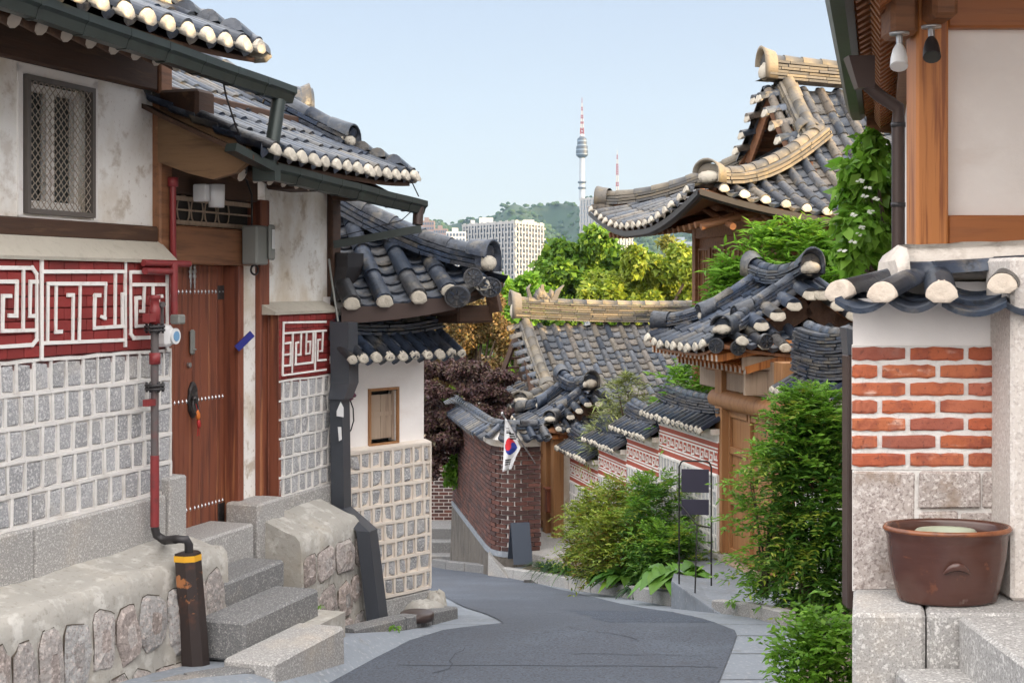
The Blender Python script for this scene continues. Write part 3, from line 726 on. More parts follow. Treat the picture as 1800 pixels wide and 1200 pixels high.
# lighter resurfaced strip beyond the crest
jt = MB(); ys = [10.62 + .13 * i for i in range(14)]
for y0, y1 in zip(ys[:-1], ys[1:]):
    f = lambda Y, s: road_l(Y) + (road_r(Y) - road_l(Y)) * (.48 if s == 0 else .985) + .03 * math.sin(Y * 9)
    jt.add([(f(y0, 0), y0, gz(y0) + .0055), (f(y0, 1), y0, gz(y0) + .0055), (f(y1, 1), y1, gz(y1) + .0055), (f(y1, 0), y1, gz(y1) + .0055)], [(0, 1, 2, 3)])
o = jt.build('road', mat('asphalt_patch', (.060, .076, .108), .9, [(55, (.030, .035, .045), .48, .62, .8, None, 3), (42, (.26, .27, .29), .60, .70, .7, None, 3)], (60, .8, .008))); o['kind'] = 'structure'
def kerb_line(name, pts, w, h, m, label=None, seg=.9):
    """granite kerb stones along pts (X, Y, top z): one object, stone joints left open"""
    mb = MB(); P = [Vector(p) for p in pts]
    for a, b in zip(P[:-1], P[1:]):
        k = max(1, int((b - a).length / seg + .5))
        for i in range(k):
            p, q = a.lerp(b, i / k + .006), a.lerp(b, (i + 1) / k - .006)
            t = (q - p).normalized(); s = t.cross(Vector((0, 0, 1))).normalized(); r = []
            for c in (p, q): r.append([c - s * w / 2 - Vector((0, 0, h)), c + s * w / 2 - Vector((0, 0, h)), c + s * (w / 2 - .004), c + s * (w / 2 - .02) + Vector((0, 0, .012)), c - s * (w / 2 - .02) + Vector((0, 0, .012)), c - s * (w / 2 - .004)])
            mb.loft(r)
    o = mb.build(name, m); o['kind'] = 'structure'; return o
# ------------------------------------------------------------------ near house on the left
A = Fr(-2.0, 9.6, .349, 1.0)
def pbars(mb, fr, lines, w, off, th=.014, jit=.002):
    k = 0
    for ln in lines:
        P = [fr.uz(px, py, off) for px, py in ln]
        for (a, b), (c, d) in zip(P[:-1], P[1:]):
            k = (k + 1) % 6; o = off + th * .5 + k * .0007
            l = math.hypot(c - a, d - b) or 1; ex, ez = (c - a) / l * w * .48, (d - b) / l * w * .48
            mb.bar((a - ex, -o, b - ez), (c + ex, -o, d + ez), w * random.uniform(.92, 1.08), th, up=(0, 1, 0), jit=jit)
uW = A.u(268); uP = A.u(290); uM = A.u(302, .14); uE = A.u(590)
hA = A.root('tiled_house', 'old white house with red fretwork panels and a plank gate up granite steps', 'house', None, -2.4, A.u(150))
# plaster wall with a window opening
w0, w1 = A.u(40), A.u(160); zwt, zwb = 1.165, .395
UL = -3.6
m = MB(); m.box(UL, w0, 0, .25, .25, 1.30); m.box(w1, uW, 0, .25, .25, 1.30); m.box(w0, w1, 0, .25, zwt, 1.30); m.box(w0, w1, 0, .25, .25, zwb)
m.build('wall', M['plaster'], hA)
m = MB(); m.box(w0 - .05, w0 - .012, -.012, 0, zwb - .06, zwt + .05); m.box(w1 + .012, w1 + .05, -.012, 0, zwb - .06, zwt + .05); m.box(w0 - .05, w1 + .05, -.012, 0, zwt + .005, zwt + .06); m.box(w0 - .05, w1 + .05, -.012, 0, zwb - .07, zwb - .012)
m.build('window_plaster_band', M['white_paint'], hA)
wf = MB(); e = .028
for x0, x1, z0, z1 in ((w0, w0 + e, zwb, zwt), (w1 - e, w1, zwb, zwt), (w0 + e, w1 - e, zwt - e, zwt), (w0 + e, w1 - e, zwb, zwb + e)): wf.box(x0, x1, -.035, .02, z0, z1)
wi = wf.build('window', mat('window_frame', (.105, .09, .08), .6), hA)
g = MB(); nx, nz = 11, 15; du = (w1 - w0 - 2 * e) / nx; dz = (zwt - zwb - 2 * e) / nz
for i in range(nx):
    for sgn in (1, -1):
        p = []
        for j in range(2 * nz + 1):
            ph = (j % 4); o = [.06, .5, .94, .5][ph]
            p.append((w0 + e + du * (i + (o if sgn > 0 else 1 - o)), -.022 + (.003 if sgn > 0 else 0), zwb + e + dz * j / 2))
        g.tube(p, .0038, 4, False, False)
g.build('grille', mat('grille', (.30, .25, .20), .5), wi)
g = MB()
for x in (w0 + .10, (w0 + w1) / 2 - .04, (w0 + w1) / 2 + .0, w1 - .09): g.box(x, x + .030, .05, .09, zwb + .03, zwt - .03)
g.box(w0 + .03, w1 - .03, .052, .088, zwb + .03, zwb + .08); g.box(w0 + .03, w1 - .03, .052, .088, zwt - .07, zwt - .03)
g.build('sash', M['white_paint'], wi)
g = MB(); g.box(w0 + .02, w1 - .02, .10, .11, zwb, zwt); g.build('pane', M['glass_dark'], wi)
# timber frame
m = MB(); m.bbox(UL, uW, -.045, .2, 1.23, 1.72, .012); m.build('beam', M['wood_dark'], hA)
m = MB(); m.bbox(UL, uW - .005, -.05, .2, .265, .37, .01); m.build('sill_beam', M['wood_dark'], hA)
m = MB(); m.bbox(uW, uP, -.06, .12, -1.2, 1.75, .012); m.build('post', M['wood_beam'], hA)
m = MB(); m.bbox(uW - .015, uP + .06, -.34, -.05, 1.06, 1.24, .02); m.build('bracket', M['wood_dark'], hA)
# white sloping ledge over the cladding
OF = .14
m = MB(); m.prism([(-.03, .285), (-.03, .15), (-OF - .025, .135), (-OF - .03, .155)], 'x', UL, uM + .02); m.build('ledge', M['cement'] if False else M['lime'], hA)
# red panel bricks
m = MB(); m.box(UL, uM, -OF + .012, 0, -.46, .15); bk = m.build('red_panel', M['red_paint'], hA)
m = MB(); brick_grid(m, UL, uM, -.40, .135, OF, .135, .06, .006, depth=.03, bev=.004, jit=.0015, proud=.002); m.build('panel_bricks', M['red_paint'], bk)
c = lambda L: [[(x / 3, 400 + y / 3) for x, y in l] for l in L]
P1 = [[(-30, 212), (165, 212), (188, 245), (188, 590), (165, 618), (-30, 630)], [(-30, 285), (85, 285), (80, 465), (45, 462)], [(50, 360), (10, 360), (8, 545), (185, 540)], [(120, 232), (118, 535)], [(190, 285), (155, 285), (152, 465), (175, 465)]]
P2 = [[(215, 165), (213, 690)], [(215, 232), (655, 232), (657, 620)], [(215, 610), (655, 592)], [(247, 595), (247, 295), (552, 295), (547, 478), (530, 470)], [(292, 300), (290, 550), (318, 548)], [(355, 355), (380, 355), (378, 588)], [(418, 300), (410, 588)], [(520, 357), (497, 357), (494, 530), (652, 518)], [(605, 235), (603, 515)], [(655, 350), (640, 350), (640, 512)]]
P3 = [[(655, 620), (657, 165)], [(800, 578), (700, 582), (684, 560), (684, 235), (875, 235), (877, 640)], [(690, 300), (872, 300)], [(735, 370), (714, 372), (714, 520), (790, 515)], [(757, 305), (752, 440), (735, 440)], [(800, 310), (800, 520)], [(850, 360), (830, 362), (830, 520), (872, 515)]]
m = MB(); pbars(m, A, c(P1 + P2 + P3), .0205, OF + .002, .010)
sh = A.u(222, OF) - A.u(-10, OF)
for ln in c(P2):
    P = [A.uz(px, py, OF) for px, py in ln]
    for (a, b), (q, d) in zip(P[:-1], P[1:]): m.bar((a - sh, -OF - .007, b), (q - sh, -OF - .007, d), .0175, .011, up=(0, 1, 0))
m.build('fret_pattern', M['white_paint'], bk)
# grey block cladding
st, mo = MB(), MB(); zr_ = [-.415 - i * .1785 for i in range(6)]
stone_grid(st, mo, UL, uM, zr_, OF - .004, .115, .155, gap=.019, proud=.003, jit=.005, bev=.016)
mo.box(UL, uM - .003, -OF + .012, 0, -1.31, -.40)
sc = st.build('block_cladding', M['stone_grey'], hA); mo.build('pointing', M['mortar'], sc)
# granite base course
m = MB(); u = UL
for k, x in enumerate((A.u(-260, .18), A.u(63, .18), A.u(294, .18), A.u(325, .18))):
    m.bbox(u, x - .006, -.18 if k < 3 else -.20, .1, -1.62, -1.315 + (.0 if k < 3 else .10), .012, .002); u = x
m.build('granite_base', M['granite'], hA)
def rubble(name, u0, u1, zi, zf, off0, off1, zb, seed, par=None):
    random.seed(seed); mb = MB(); n = 80; rings = []
    for i in range(n + 1):
        u = u0 + (u1 - u0) * i / n; w = .012 * math.sin(u * 9) + random.uniform(-.006, .006)
        rings.append([(u, -.05, zi + .02), (u, -off0, zi + w * .5), (u, -(off0 * .35 + off1 * .65), zf + (zi - zf) * .35 + w), (u, -off1 + .045, zf + .028 + w), (u, -off1 + .008, zf - .01 + w), (u, -off1 - .005 - w * .5, zf - .09)] + [(u, -off1 - .06 * k_ + random.uniform(-.010, .010), zf - .09 + (zb - zf + .09) * k_) for k_ in (.12, .25, .38, .5, .63, .76, .88, 1)] + [(u, -.05, zb)])
    mb.loft(rings, True, True, True); o = mb.build(name, M['cement'], par)
    ck = MB(); sb = MB(); H_ = zf - zb - .10; nr = 2 if H_ < .8 else 3; rowz = [zf - .085 - H_ * i / nr for i in range(nr + 1)]
    for r_ in range(nr):
        u = u0 - random.uniform(0, .1)
        while u < u1 - .04:
            w = random.uniform(.17, .33); a_, b_ = max(u + .004, u0 + .012), min(u + w - .004, u1 - .012); u += w
            if b_ - a_ < .06: continue
            zt_, zl = rowz[r_] - .012 + random.uniform(-.05, .02) * (1 if r_ else .4), rowz[r_ + 1] + .012 + random.uniform(-.04, .05)
            cu, cz, rx, rz = (a_ + b_) / 2, (zt_ + zl) / 2, (b_ - a_) / 2, (zt_ - zl) / 2; nn = 14; tilt = random.uniform(-.18, .18)
            ks = [random.uniform(.86, 1.06) for _ in range(nn)]
            def ring(k, o_):
                out = []
                for j in range(nn):
                    ph = 2 * math.pi * j / nn; x = math.copysign(abs(math.cos(ph)) ** .55, math.cos(ph)) * rx * ks[j] * k; z = math.copysign(abs(math.sin(ph)) ** .55, math.sin(ph)) * rz * ks[j] * k
                    zz = cz + z + x * tilt; lean = max(-.01, (zf - zz) / (zf - zb)) * .055
                    out.append((cu + x - z * tilt * .6, -off1 - lean - o_ + random.uniform(-.005, .005), zz))
                return out
            q_ = random.uniform(.004, .022); o1, o2 = ring(1.05, .004), ring(1.015, .006); j0 = random.randrange(0, 4)
            for j in range(j0, j0 + random.randrange(4, 9)):
                ck.add([o1[j % nn], o1[(j + 1) % nn], o2[(j + 1) % nn], o2[j % nn]], [(0, 1, 2, 3)])
            sb.loft([ring(1.04, -.03), ring(1.0, q_ * .3), ring(.86, q_ + .004), ring(.4, q_ + .012)], True, True, False)
    sb.merge(ck, MATS.get('crack') or mat('crack', (.07, .055, .042), .95)); sb.build('rubble_stone', M['stone_pink'], o); random.seed(seed + 1)
    return o
rubble('rubble_footing', UL, A.u(396, .5), -1.585, -1.665, .19, .52, -2.55, 11, hA)
# gate bay: threshold, door, lintel, transom
def zA(px, py, off=0): return A.z(px, py, off)
uD0, uD1 = uM + .0, A.u(394, -.10); uS = A.u(425); uS2 = A.u(450); uPp = A.u(466)
m = MB(); m.bbox(A.u(326, .2), A.u(447, .24), -.24, .12, -1.98, -1.655, .015); m.build('threshold', M['granite'], hA)
m = MB(); m.bbox(uP - .01, uS2, -.03, .14, .135, .39, .012); m.build('lintel', M['wood_beam'], hA)
m = MB(); m.bbox(uP, uS2, -.02, .12, .60, .80, .01); m.bbox(uP, uS2, -.045, .12, .803, 1.02, .01); m.bbox(uP, A.u(590), .0, .12, 1.025, 1.3, .01); m.build('upper_beam', M['wood_dark'], hA)
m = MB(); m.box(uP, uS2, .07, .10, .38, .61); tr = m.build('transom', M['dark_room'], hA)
m = MB()
for i in range(5):
    x = uP + .12 + i * .17
    for s in (1, -1): m.tube([(x + .085 * math.sin(a) * s * .9, .05, .50 + .10 * math.cos(a) * (1 if s > 0 else -1)) for a in np.linspace(0, math.pi, 7)], .006, 5)
m.bar((uP, .05, .50), (uS2, .05, .50), .012, .012); m.bar((uP, .045, .575), (uS2, .045, .575), .025, .03); m.bar((uP, .045, .415), (uS2, .045, .415), .025, .03)
m.build('transom_lattice', M['wood_grey'], tr)
oD = -.10; zD0, zD1 = -1.72, .135; uC = A.u(338, oD)
uDL = uC - (uD1 - uC) * 1.05
for nm, a, b in (('door', uDL, uC - .003), ('door', uC + .003, uD1)):
    d = MB(); k = 4; w = (b - a) / k
    for i in range(k): d.bbox(a + i * w + .0012, a + (i + 1) * w - .0012, -oD, -oD + .045, zD0 + .01, zD1, .004)
    dd = d.build(nm, M['wood_red'], hA)
    s = MB()
    for zz in (A.z(365, 513, oD), A.z(365, 700, oD), A.z(365, 886, oD)):
        for i in range(9):
            x = a + .025 + (b - a - .05) * i / 8; h = .017
            s.add([(x - .008, -oD - .001, zz), (x, -oD - .001, zz - h), (x + .008, -oD - .001, zz), (x, -oD - .001, zz + h), (x, -oD - .010, zz)], [(0, 1, 4), (1, 2, 4), (2, 3, 4), (3, 0, 4)])
    s.build('rivet', M['steel'], dd)
    s = MB(); e_ = a if nm == 'door' and b < uC else b - .075
    s.bbox(b - .085 if b > uC else a, b if b > uC else a + .085, -oD - .006, -oD + .002, zD0 + .03, zD0 + .17, .003)
    x = b - .05 if b > uC else a + .05; zz = A.z(380, 514, oD); s.bbox(x - .04, x + .045, -oD - .006, -oD + .002, zz - .05, zz + .05, .004)
    s.build('hinge_plate', M['iron'], dd)
    s = MB(); x = uC + (.025 if a > uC - .01 else -.025); zz = A.z(338, 482, oD)
    for dz_, w_ in ((.05, .020), (.02, .026), (-.015, .022), (-.05, .014), (-.08, .009)): s.blob((x, -oD - .004, zz + dz_), w_, .004, .022, 8, 4, .12)
    s.build('hinge_ornament', M['steel'], dd)
    if a > uC - .01:
        k_ = MB(); zc = A.z(339, 702, oD); n = 20
        def el(r, o): return [(uC - .004 + .060 * r * math.cos(2 * math.pi * j / n) * (1 + .06 * math.cos(10 * 2 * math.pi * j / n)), -oD - o, zc + .125 * r * math.sin(2 * math.pi * j / n)) for j in range(n)]
        k_.loft([el(1, .0), el(1, .012), el(.8, .018), el(.5, .010)])
        kp = k_.build('knocker_plate', M['iron'], dd)
        k_ = MB(); k_.tube([(uC - .02 + .032 * math.cos(a_), -oD - .04 + .012 * math.sin(a_), zc - .05 + .05 * math.sin(a_)) for a_ in np.linspace(0, 2 * math.pi, 17)], .007, 6); k_.blob((uC - .02, -oD - .02, zc + .01), .02, .03, .02, 8, 5, 0.02)
        k_.build('knocker_ring', M['iron'], kp)
        k_ = MB(); za, zb_ = A.z(335, 579, oD), A.z(335, 623, oD); k_.bbox(uC - .05, uC + .0, -oD - .03, -oD - .002, zb_, za, .012); k_.lathe([(.0, 0), (.015, 0), (.015, .01), (0, .01)], 10, (uC - .02, -oD - .03, zb_ + .03))
        k_.build('door_lock', M['plastic_grey'], dd)
        k_ = MB(); zz = A.z(332, 641, oD); k_.tube([(uC - .055, -oD, zz), (uC - .055, -oD - .02, zz)], .018, 10); k_.build('keyhole', M['steel'], dd)
m = MB(); m.bbox(uD1 + .003, uS, -.02, .14, zD0, .135, .008); m.build('door_jamb', M['wood_beam'] if False else M['wood_red'], hA)
m = MB(); m.bbox(uD0 - .02, uDL, .02, .18, zD0, .135, .008); m.build('door_jamb', M['wood_red'], hA)
m = MB(); m.box(uS + .002, uS2 - .002, .005, .14, -1.66, .135); m.build('wall_strip', M['plaster'], hA)
m = MB(); m.bbox(uS2, uPp, -.04, .16, -1.62, .62, .008); m.build('slim_post', M['wood_red'], hA)
# right bay
u3, u3e = uPp, A.u(575)
m = MB(); m.box(u3, u3e, 0, .25, -.3, .80); m.build('wall', M['plaster'], hA)
m = MB(); m.bbox(u3e, uE, -.05, .2, -1.2, 1.0, .01); m.build('post', M['wood_dark'], hA)
m = MB(); m.bbox(A.u(462), A.u(505), -.30, -.02, .70, .86, .015); m.build('bracket', M['wood_dark'], hA)
m = MB(); m.bbox(u3e - .04, uE + .03, -.30, -.052, .68, .86, .015); m.build('bracket', M['wood_dark'], hA)
m = MB(); m.bbox(uS2, uE + .25, -.035, .18, .70 + .103, 1.10, .01); m.build('eave_beam', M['wood_dark'], hA)
OB = .13; uB0, uB1 = A.u(490, OB), A.u(590, OB)
m = MB(); m.bbox(u3 - .0, uB0 - .003, -OB, -.045, -1.60, -.215, .006); m.build('panel_post', M['wood_red'], hA)
m = MB(); m.prism([(-.002, -.13), (-.002, -.22), (-OB - .02, -.222), (-OB - .025, -.20)], 'x', uB0 - .09, uB1 + .02); m.build('ledge', M['lime'], hA)
zt3, zb3 = -.222, A.z(530, 664, OB)
m = MB(); m.box(uB0, uB1, -OB + .01, 0, zb3 - .03, zt3); bk = m.build('red_panel', M['red_paint'], hA)
m = MB(); brick_grid(m, uB0, uB1, zb3 + .01, zt3 - .005, OB, .09, .045, .005, depth=.03, bev=.003, jit=.001, proud=.002); m.build('panel_bricks', M['red_paint'], bk)
c6 = lambda L: [[(420 + x / 3, 420 + y / 3) for x, y in l] for l in L]
Q = [[(232, 440), (455, 436)], [(232, 440), (228, 715)], [(228, 718), (455, 688)], [(235, 497), (455, 482)], [(270, 545), (240, 550)], [(240, 610), (265, 607)], [(270, 545), (268, 665), (235, 668)], [(280, 500), (276, 700)], [(310, 545), (296, 548), (294, 662), (385, 650)], [(325, 497), (322, 608), (308, 610)], [(352, 492), (350, 605), (368, 602), (372, 540), (358, 542)], [(388, 488), (385, 650)], [(400, 490), (398, 695)], [(425, 530), (412, 532), (410, 640), (455, 636)], [(440, 485), (436, 590), (425, 590)]]
m = MB(); pbars(m, A, c6(Q), .0145, OB + .002, .009); m.build('fret_pattern', M['white_paint'], bk)
st, mo = MB(), MB(); zb4 = A.z(530, 862, OB); n5 = 6
stone_grid(st, mo, uB0, uB1, [zb3 - .005 + (zb4 - zb3) * i / n5 for i in range(n5 + 1)], OB - .003, .10, .14, gap=.015, proud=.004, jit=.008)
mo.box(uB0, uB1, -OB + .012, 0, zb4 - .01, zb3)
sc = st.build('block_cladding', M['stone_grey'], hA); mo.build('pointing', M['mortar'], sc)
m = MB(); m.bbox(A.u(450, .2), A.u(497, .2), -.22, .05, -1.98, -1.54, .015); m.bbox(A.u(497, .16) + .003, uB1 + .05, -.16, .05, -1.80, zb4 - .005, .012); m.build('granite_base', M['granite'], hA)
rubble('rubble_footing', A.u(484, .3), A.u(638, .52), -1.66, -1.80, .17, .50, -2.75, 21, hA)
# rafters
def rafter_proto(par, u, y0, z0, y1, z1, r):
    mb = MB(); k = 9
    mb.tube([(0, y0, z0), (0, y1, z1)], r, k); o = mb.build('rafter', M['wood_dark'], par, loc=(u, 0, 0))
    mb = MB(); t = (Vector((0, y1, z1)) - Vector((0, y0, z0))).normalized(); mb.tube([Vector((0, y1, z1)) + t * .0012, Vector((0, y1, z1)) + t * .006], r * .985, k); e_ = mb.build('rafter_end', M['wood_pale'], o, loc=(0, 0, 0))
    return o
us = np.arange(-3.2, A.u(398, .6), .2); r0 = None
for u in us:
    if r0 is None: r0 = rafter_proto(hA, u, .05, 1.62, -.63, 1.272, .045)
    else: inst(r0, (u, 0, 0), hA)
u2a, u2b = A.u(395, .55), A.u(690, .6); r0 = None
for u in np.arange(u2a + .12, u2b, .185):
    if r0 is None: r0 = rafter_proto(hA, u, .05, 1.02, -.60, .690, .042)
    else: inst(r0, (u, 0, 0), hA)
m = MB(); ub_ = u2a + .02; gp_ = [(-.05, 1.12), (-.40, 1.02), (-.70, .86), (-.70, .76), (-.62, .70), (-.45, .66), (-.28, .70), (-.05, .78)]; m.prism(gp_, 'x', ub_, ub_ + .05); m.build('gable_board', mat('wood_old', (.17, .095, .045), .75, [(2.5, (.075, .036, .016), .46, .66, .8, (8, .8, 8)), (1.4, (.30, .20, .11), .54, .7, .6, (5, .8, 5))], (6, .4, .01, (10, 1, 10))), hA)
# roofs: upper over the window bay, lower over the gate bay
uR = A.u(448, .8)
a1 = (uR + 4.2) / 2
hanok_roof(hA, uR - a1, -.8 + 2.3, 0, a1, 2.3, 1.40, 2.62, p=.195, r=.062, fl=.04, c=.2, sides='f', n=8, roll_L=.34, pan_L=.17, desc=(False, True), desc_end=.50, tm='tile', soffit='wood_dark', verge=True)
uG0, uG1 = A.u(440, .78), A.u(716, .78); a2 = (uG1 - uG0) / 2
hanok_roof(hA, uG0 + a2, -.80 + 1.9, 0, a2, 1.9, .815, 1.80, p=.165, r=.055, fl=.03, c=.2, sides='f', n=8, roll_L=.30, pan_L=.15, desc=(False, True), desc_end=.42, soffit='wood_dark')
# gutters and leaders
def gutter(par, u0, u1, off, z0, z1, w=.13, name='gutter'):
    mb = MB(); r = []; sc_ = .82
    prof = [(0, 0), (0, -.085), (.03, -.115), (.085, -.115), (.105, -.06), (.125, -.04), (.125, .0), (.137, .0), (.137, -.05), (.115, -.07), (.095, -.128), (.025, -.128), (-.012, -.09), (-.012, 0)]
    for i in range(13):
        k = i / 12; u = u0 + (u1 - u0) * k
        r.append([(u, -off - y * sc_, z0 + (z1 - z0) * k + z * sc_ + .002 * math.sin(i * 1.3)) for y, z in prof])
    mb.loft(r)
    for i in range(1, 8):
        k = i / 8; u = u0 + (u1 - u0) * k; z = z0 + (z1 - z0) * k
        mb.loft([[(u + d, -off - y * 1.03 * sc_ + .002, z + zz * 1.04 * sc_ - .001) for y, zz in prof[7:]] for d in (-.012, .012)], True, True)
    return mb.build(name, M['gutter'], par)
gutter(hA, -3.4, A.u(522, .83), .72, 1.375, 1.275)
gutter(hA, A.u(482, .80), A.u(752, .83), .72, .765, .665)
m = MB(); p1 = Vector((A.u(490, .78), -.78, 1.17)); p2 = Vector((A.u(472, .78), -.78, .72)); m.tube([p1, p2], .045, 12); m.build('leader_pipe', M['gutter'], hA)
m = MB(); u_ = A.u(470, .78); m.bar((u_ - .34, -.72, .83), (u_ + .0, -.80, .73), .09, .05); m.bar((u_ - .01, -.76, .70), (u_ + .06, -.76, .70), .16, .10); m.build('gutter_stub', M['gutter'], hA)
m = MB(); q = A.uz(736, 362, .78); q2 = A.uz(734, 395, .78); q3 = A.uz(585, 430, .15)
m.tube([(q[0], -.78, q[1] + .02), (q2[0], -.78, q2[1])], .042, 12); m.build('leader_pipe', M['metal_brown'], hA)
m = MB(); m.bar((q2[0] + .03, -.80, q2[1] - .03), (q3[0], -.16, q3[1]), .075, .06); m.build('leader_pipe', M['gutter'], hA)
# hanging wires
m = MB()
for pts in ([A.uz(0, 8, .7), A.uz(100, 42, .7), A.uz(250, 85, .7), A.uz(345, 128, .68), A.uz(382, 138, .66)], [A.uz(381, 138, .66), A.uz(372, 170, .6), A.uz(340, 225, .4), A.uz(297, 280, .1), A.uz(290, 310, .07)]):
    o0 = [.7, .7, .7, .68, .66] if pts[0][0] < 1 else [.66, .6, .4, .1, .07]
    m.tube([(u, -o, z) for (u, z), o in zip(pts, o0)], .006, 5)
m.build('wire', M['black'], hA)
m = MB(); pts = [(700, 300, .8), (725, 322, .85), (736, 345, .85)]
m.tube([(A.uz(x, y, o)[0], -o, A.uz(x, y, o)[1]) for x, y, o in pts], .005, 5)
pts = [(725, 370, .78), (705, 388, .7), (650, 402, .4), (600, 415, .1)]
m.tube([(A.uz(x, y, o)[0], -o, A.uz(x, y, o)[1]) for x, y, o in pts], .004, 5); m.build('wire', M['black'], hA)
# ---- things fixed to the house
def A_root(name, label, cat, px, py, off, group=None):
    u, z = A.uz(px, py, off); return A.root(name, label, cat, group, z, u, off)
# granite steps
for i, (pl, pr, of0, of1, zt, zb, lab) in enumerate(((398, 500, .24, .55, -1.865, -2.05, 'top granite step just below the plank gate'), (430, 560, .555, .88, -2.005, -2.25, 'middle granite step, between the top step and the kerb-side one'), (482, 607, .885, 1.22, -2.15, -2.55, 'lowest granite step meeting the kerb by the road'))):
    m = MB(); a_, b_ = A.u(pl, of1), A.u(pr, of1)
    m.bbox(a_, b_, -of1, -of0, zb, zt, .018, .004)
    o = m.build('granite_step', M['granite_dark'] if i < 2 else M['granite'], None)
    o.location = A.w(0, 0, 0); o.rotation_euler = (0, 0, A.rz); tag(o, lab, 'step', 'granite steps up to the gate')
m = MB(); m.box(A.u(400, .5), A.u(490, .5), -1.0, -.2, -2.5, -2.18); o = m.build('step_bedding', M['cement'], hA)
# gas pipe and meter
g = A_root('gas_pipe', 'red and grey gas riser with bolted flanges bending into the rusty post', 'pipe', 272, 930, .2)
m = MB(); ux = A.u(272, .24); o_ = .24
zs = lambda y, px=272, off=.24: A.z(px, y, off)
m.tube([(ux, -o_, zs(520)), (ux, -o_, zs(800))], .024, 12); m.build('upper_riser', M['pipe_grey'], g)
m = MB(); m.tube([(ux, -o_, zs(800)), (ux, -o_, zs(925))], .027, 12); m.build('lower_riser', M['pipe_red'], g)
m = MB(); ub, zb = A.uz(332, 966, .60)
m.tube([(ux, -o_, zs(925)), (ux + .005, -o_ - .01, zs(940)), (ux + .03, -o_ - .05, zs(950)), (ub - .06, -.55, zb + .07), (ub - .02, -.595, zb + .065), (ub, -.60, zb + .03), (ub, -.60, zb - .05)], .026, 12); m.build('bend', M['metal_dark'], g)
for y, r_, mm in ((577, .064, 'metal_dark'), (680, .062, 'metal_dark')):
    m = MB()
    for d in (-.018, .004): m.lathe([(0, d), (r_, d), (r_, d + .014), (0, d + .014)], 16, (ux, -o_, zs(y)))
    for k in range(6): a_ = k * math.pi / 3; m.lathe([(0, -.03), (.008, -.03), (.008, .03), (0, .03)], 6, (ux + .048 * math.cos(a_), -o_ + .048 * math.sin(a_), zs(y)))
    m.build('flange', M[mm], g)
m = MB(); m.lathe([(0, .0), (.034, 0), (.034, .10), (.028, .11), (.028, .15), (.036, .155), (.036, .18), (0, .18)], 12, (ux, -o_, zs(570))); m.bar((ux - .09, -o_, zs(558)), (ux, -o_, zs(558)), .05, .05);  m.build('valve', M['pipe_red'], g); m = MB(); m.lathe([(.0, 0), (.034, 0), (.034, .07), (0, .07)], 12, (ux, -o_, zs(640))); m.build('coupling', M['pipe_red'], g)
m = MB(); h1, h2 = A.uz(252, 462, .18), A.uz(332, 464, .18); x3 = A.u(303, .18)
m.tube([(h1[0], -.18, h1[1]), (h2[0], -.18, h2[1])], .022, 10); m.tube([(h1[0] + .0, -.19, h1[1] - .05), (x3 - .03, -.19, h1[1] - .05)], .022, 10)
m.tube([(A.u(304, .085), -.085, zs(316, 304, .085)), (A.u(304, .085), -.085, zs(440, 304, .085)), (A.u(303, .12), -.13, zs(456, 303, .12)), (A.u(303, .18), -.18, zs(466, 303, .18))], .021, 10); m.tube([(x3 - .01, -.2, h1[1]), (x3 - .01, -.2, zs(552, 300, .2))], .024, 10)
m.lathe([(0, -.03), (.034, -.03), (.034, .03), (0, .03)], 12, (A.u(304, .085), -.085, zs(320, 304, .085))); m.build('supply_pipe', M['pipe_red'], g)
g2 = A_root('gas_meter', 'white gas meter with a blue round dial beside the red riser', 'meter', 300, 590, .2)
m = MB(); um, zm = A.uz(298, 588, .22); m.bbox(um - .06, um + .03, -.24, -.15, zm - .075, zm + .06, .02); m.build('meter_body', M['plastic_white'], g2)
m = MB(); m.tube([(um + .02, -.24, zm - .01), (um + .02, -.256, zm - .01)], .050, 18); m.build('dial_housing', M['plastic_white'], g2)
m = MB(); m.tube([(um + .02, -.257, zm - .01), (um + .02, -.260, zm - .01)], .032, 18); m.build('dial', mat('dial_blue', (.15, .32, .52), .3), g2)
m = MB(); m.bbox(um - .0, um + .075, -.29, -.22, zm + .065, zm + .125, .008); m.build('counter', M['plastic_grey'], g2)
m = MB(); m.tube([(um - .045, -.19, zm + .03), (um - .045, -.19, zm + .16), (um - .06, -.2, zm + .19), (um - .10, -.24, zm + .19)], .018, 8); m.build('meter_pipe', M['pipe_grey'], g2)
# rusty pipe guard
g = A_root('pipe_guard', 'leaning black steel pipe guard with rust patches and a yellow band', 'post', 348, 1172, .60)
u0, z0 = A.uz(349, 1174, .64); u1, z1 = A.uz(333, 970, .60); wv = .125
def oct_(u, o, z, w, dd): return [(u + w * x, -o - dd * y, z) for x, y in ((-.5, -.5), (-.5, .1), (-.25, .5), (.25, .5), (.5, .1), (.5, -.5))]
m = MB(); m.loft([oct_(u0, .64, z0 - .05, .15, .12), oct_(u1, .60, z1, .145, .11)]); m.build('guard_channel', M['rust_black'], g)
m = MB(); k = .93; uu, zz = u0 + (u1 - u0) * k, z0 + (z1 - z0) * k; m.loft([oct_(uu, .60, zz, .151, .117), oct_(u1, .60, z1 - .012, .151, .117)], True, False); m.build('yellow_band', M['yellow'], g)
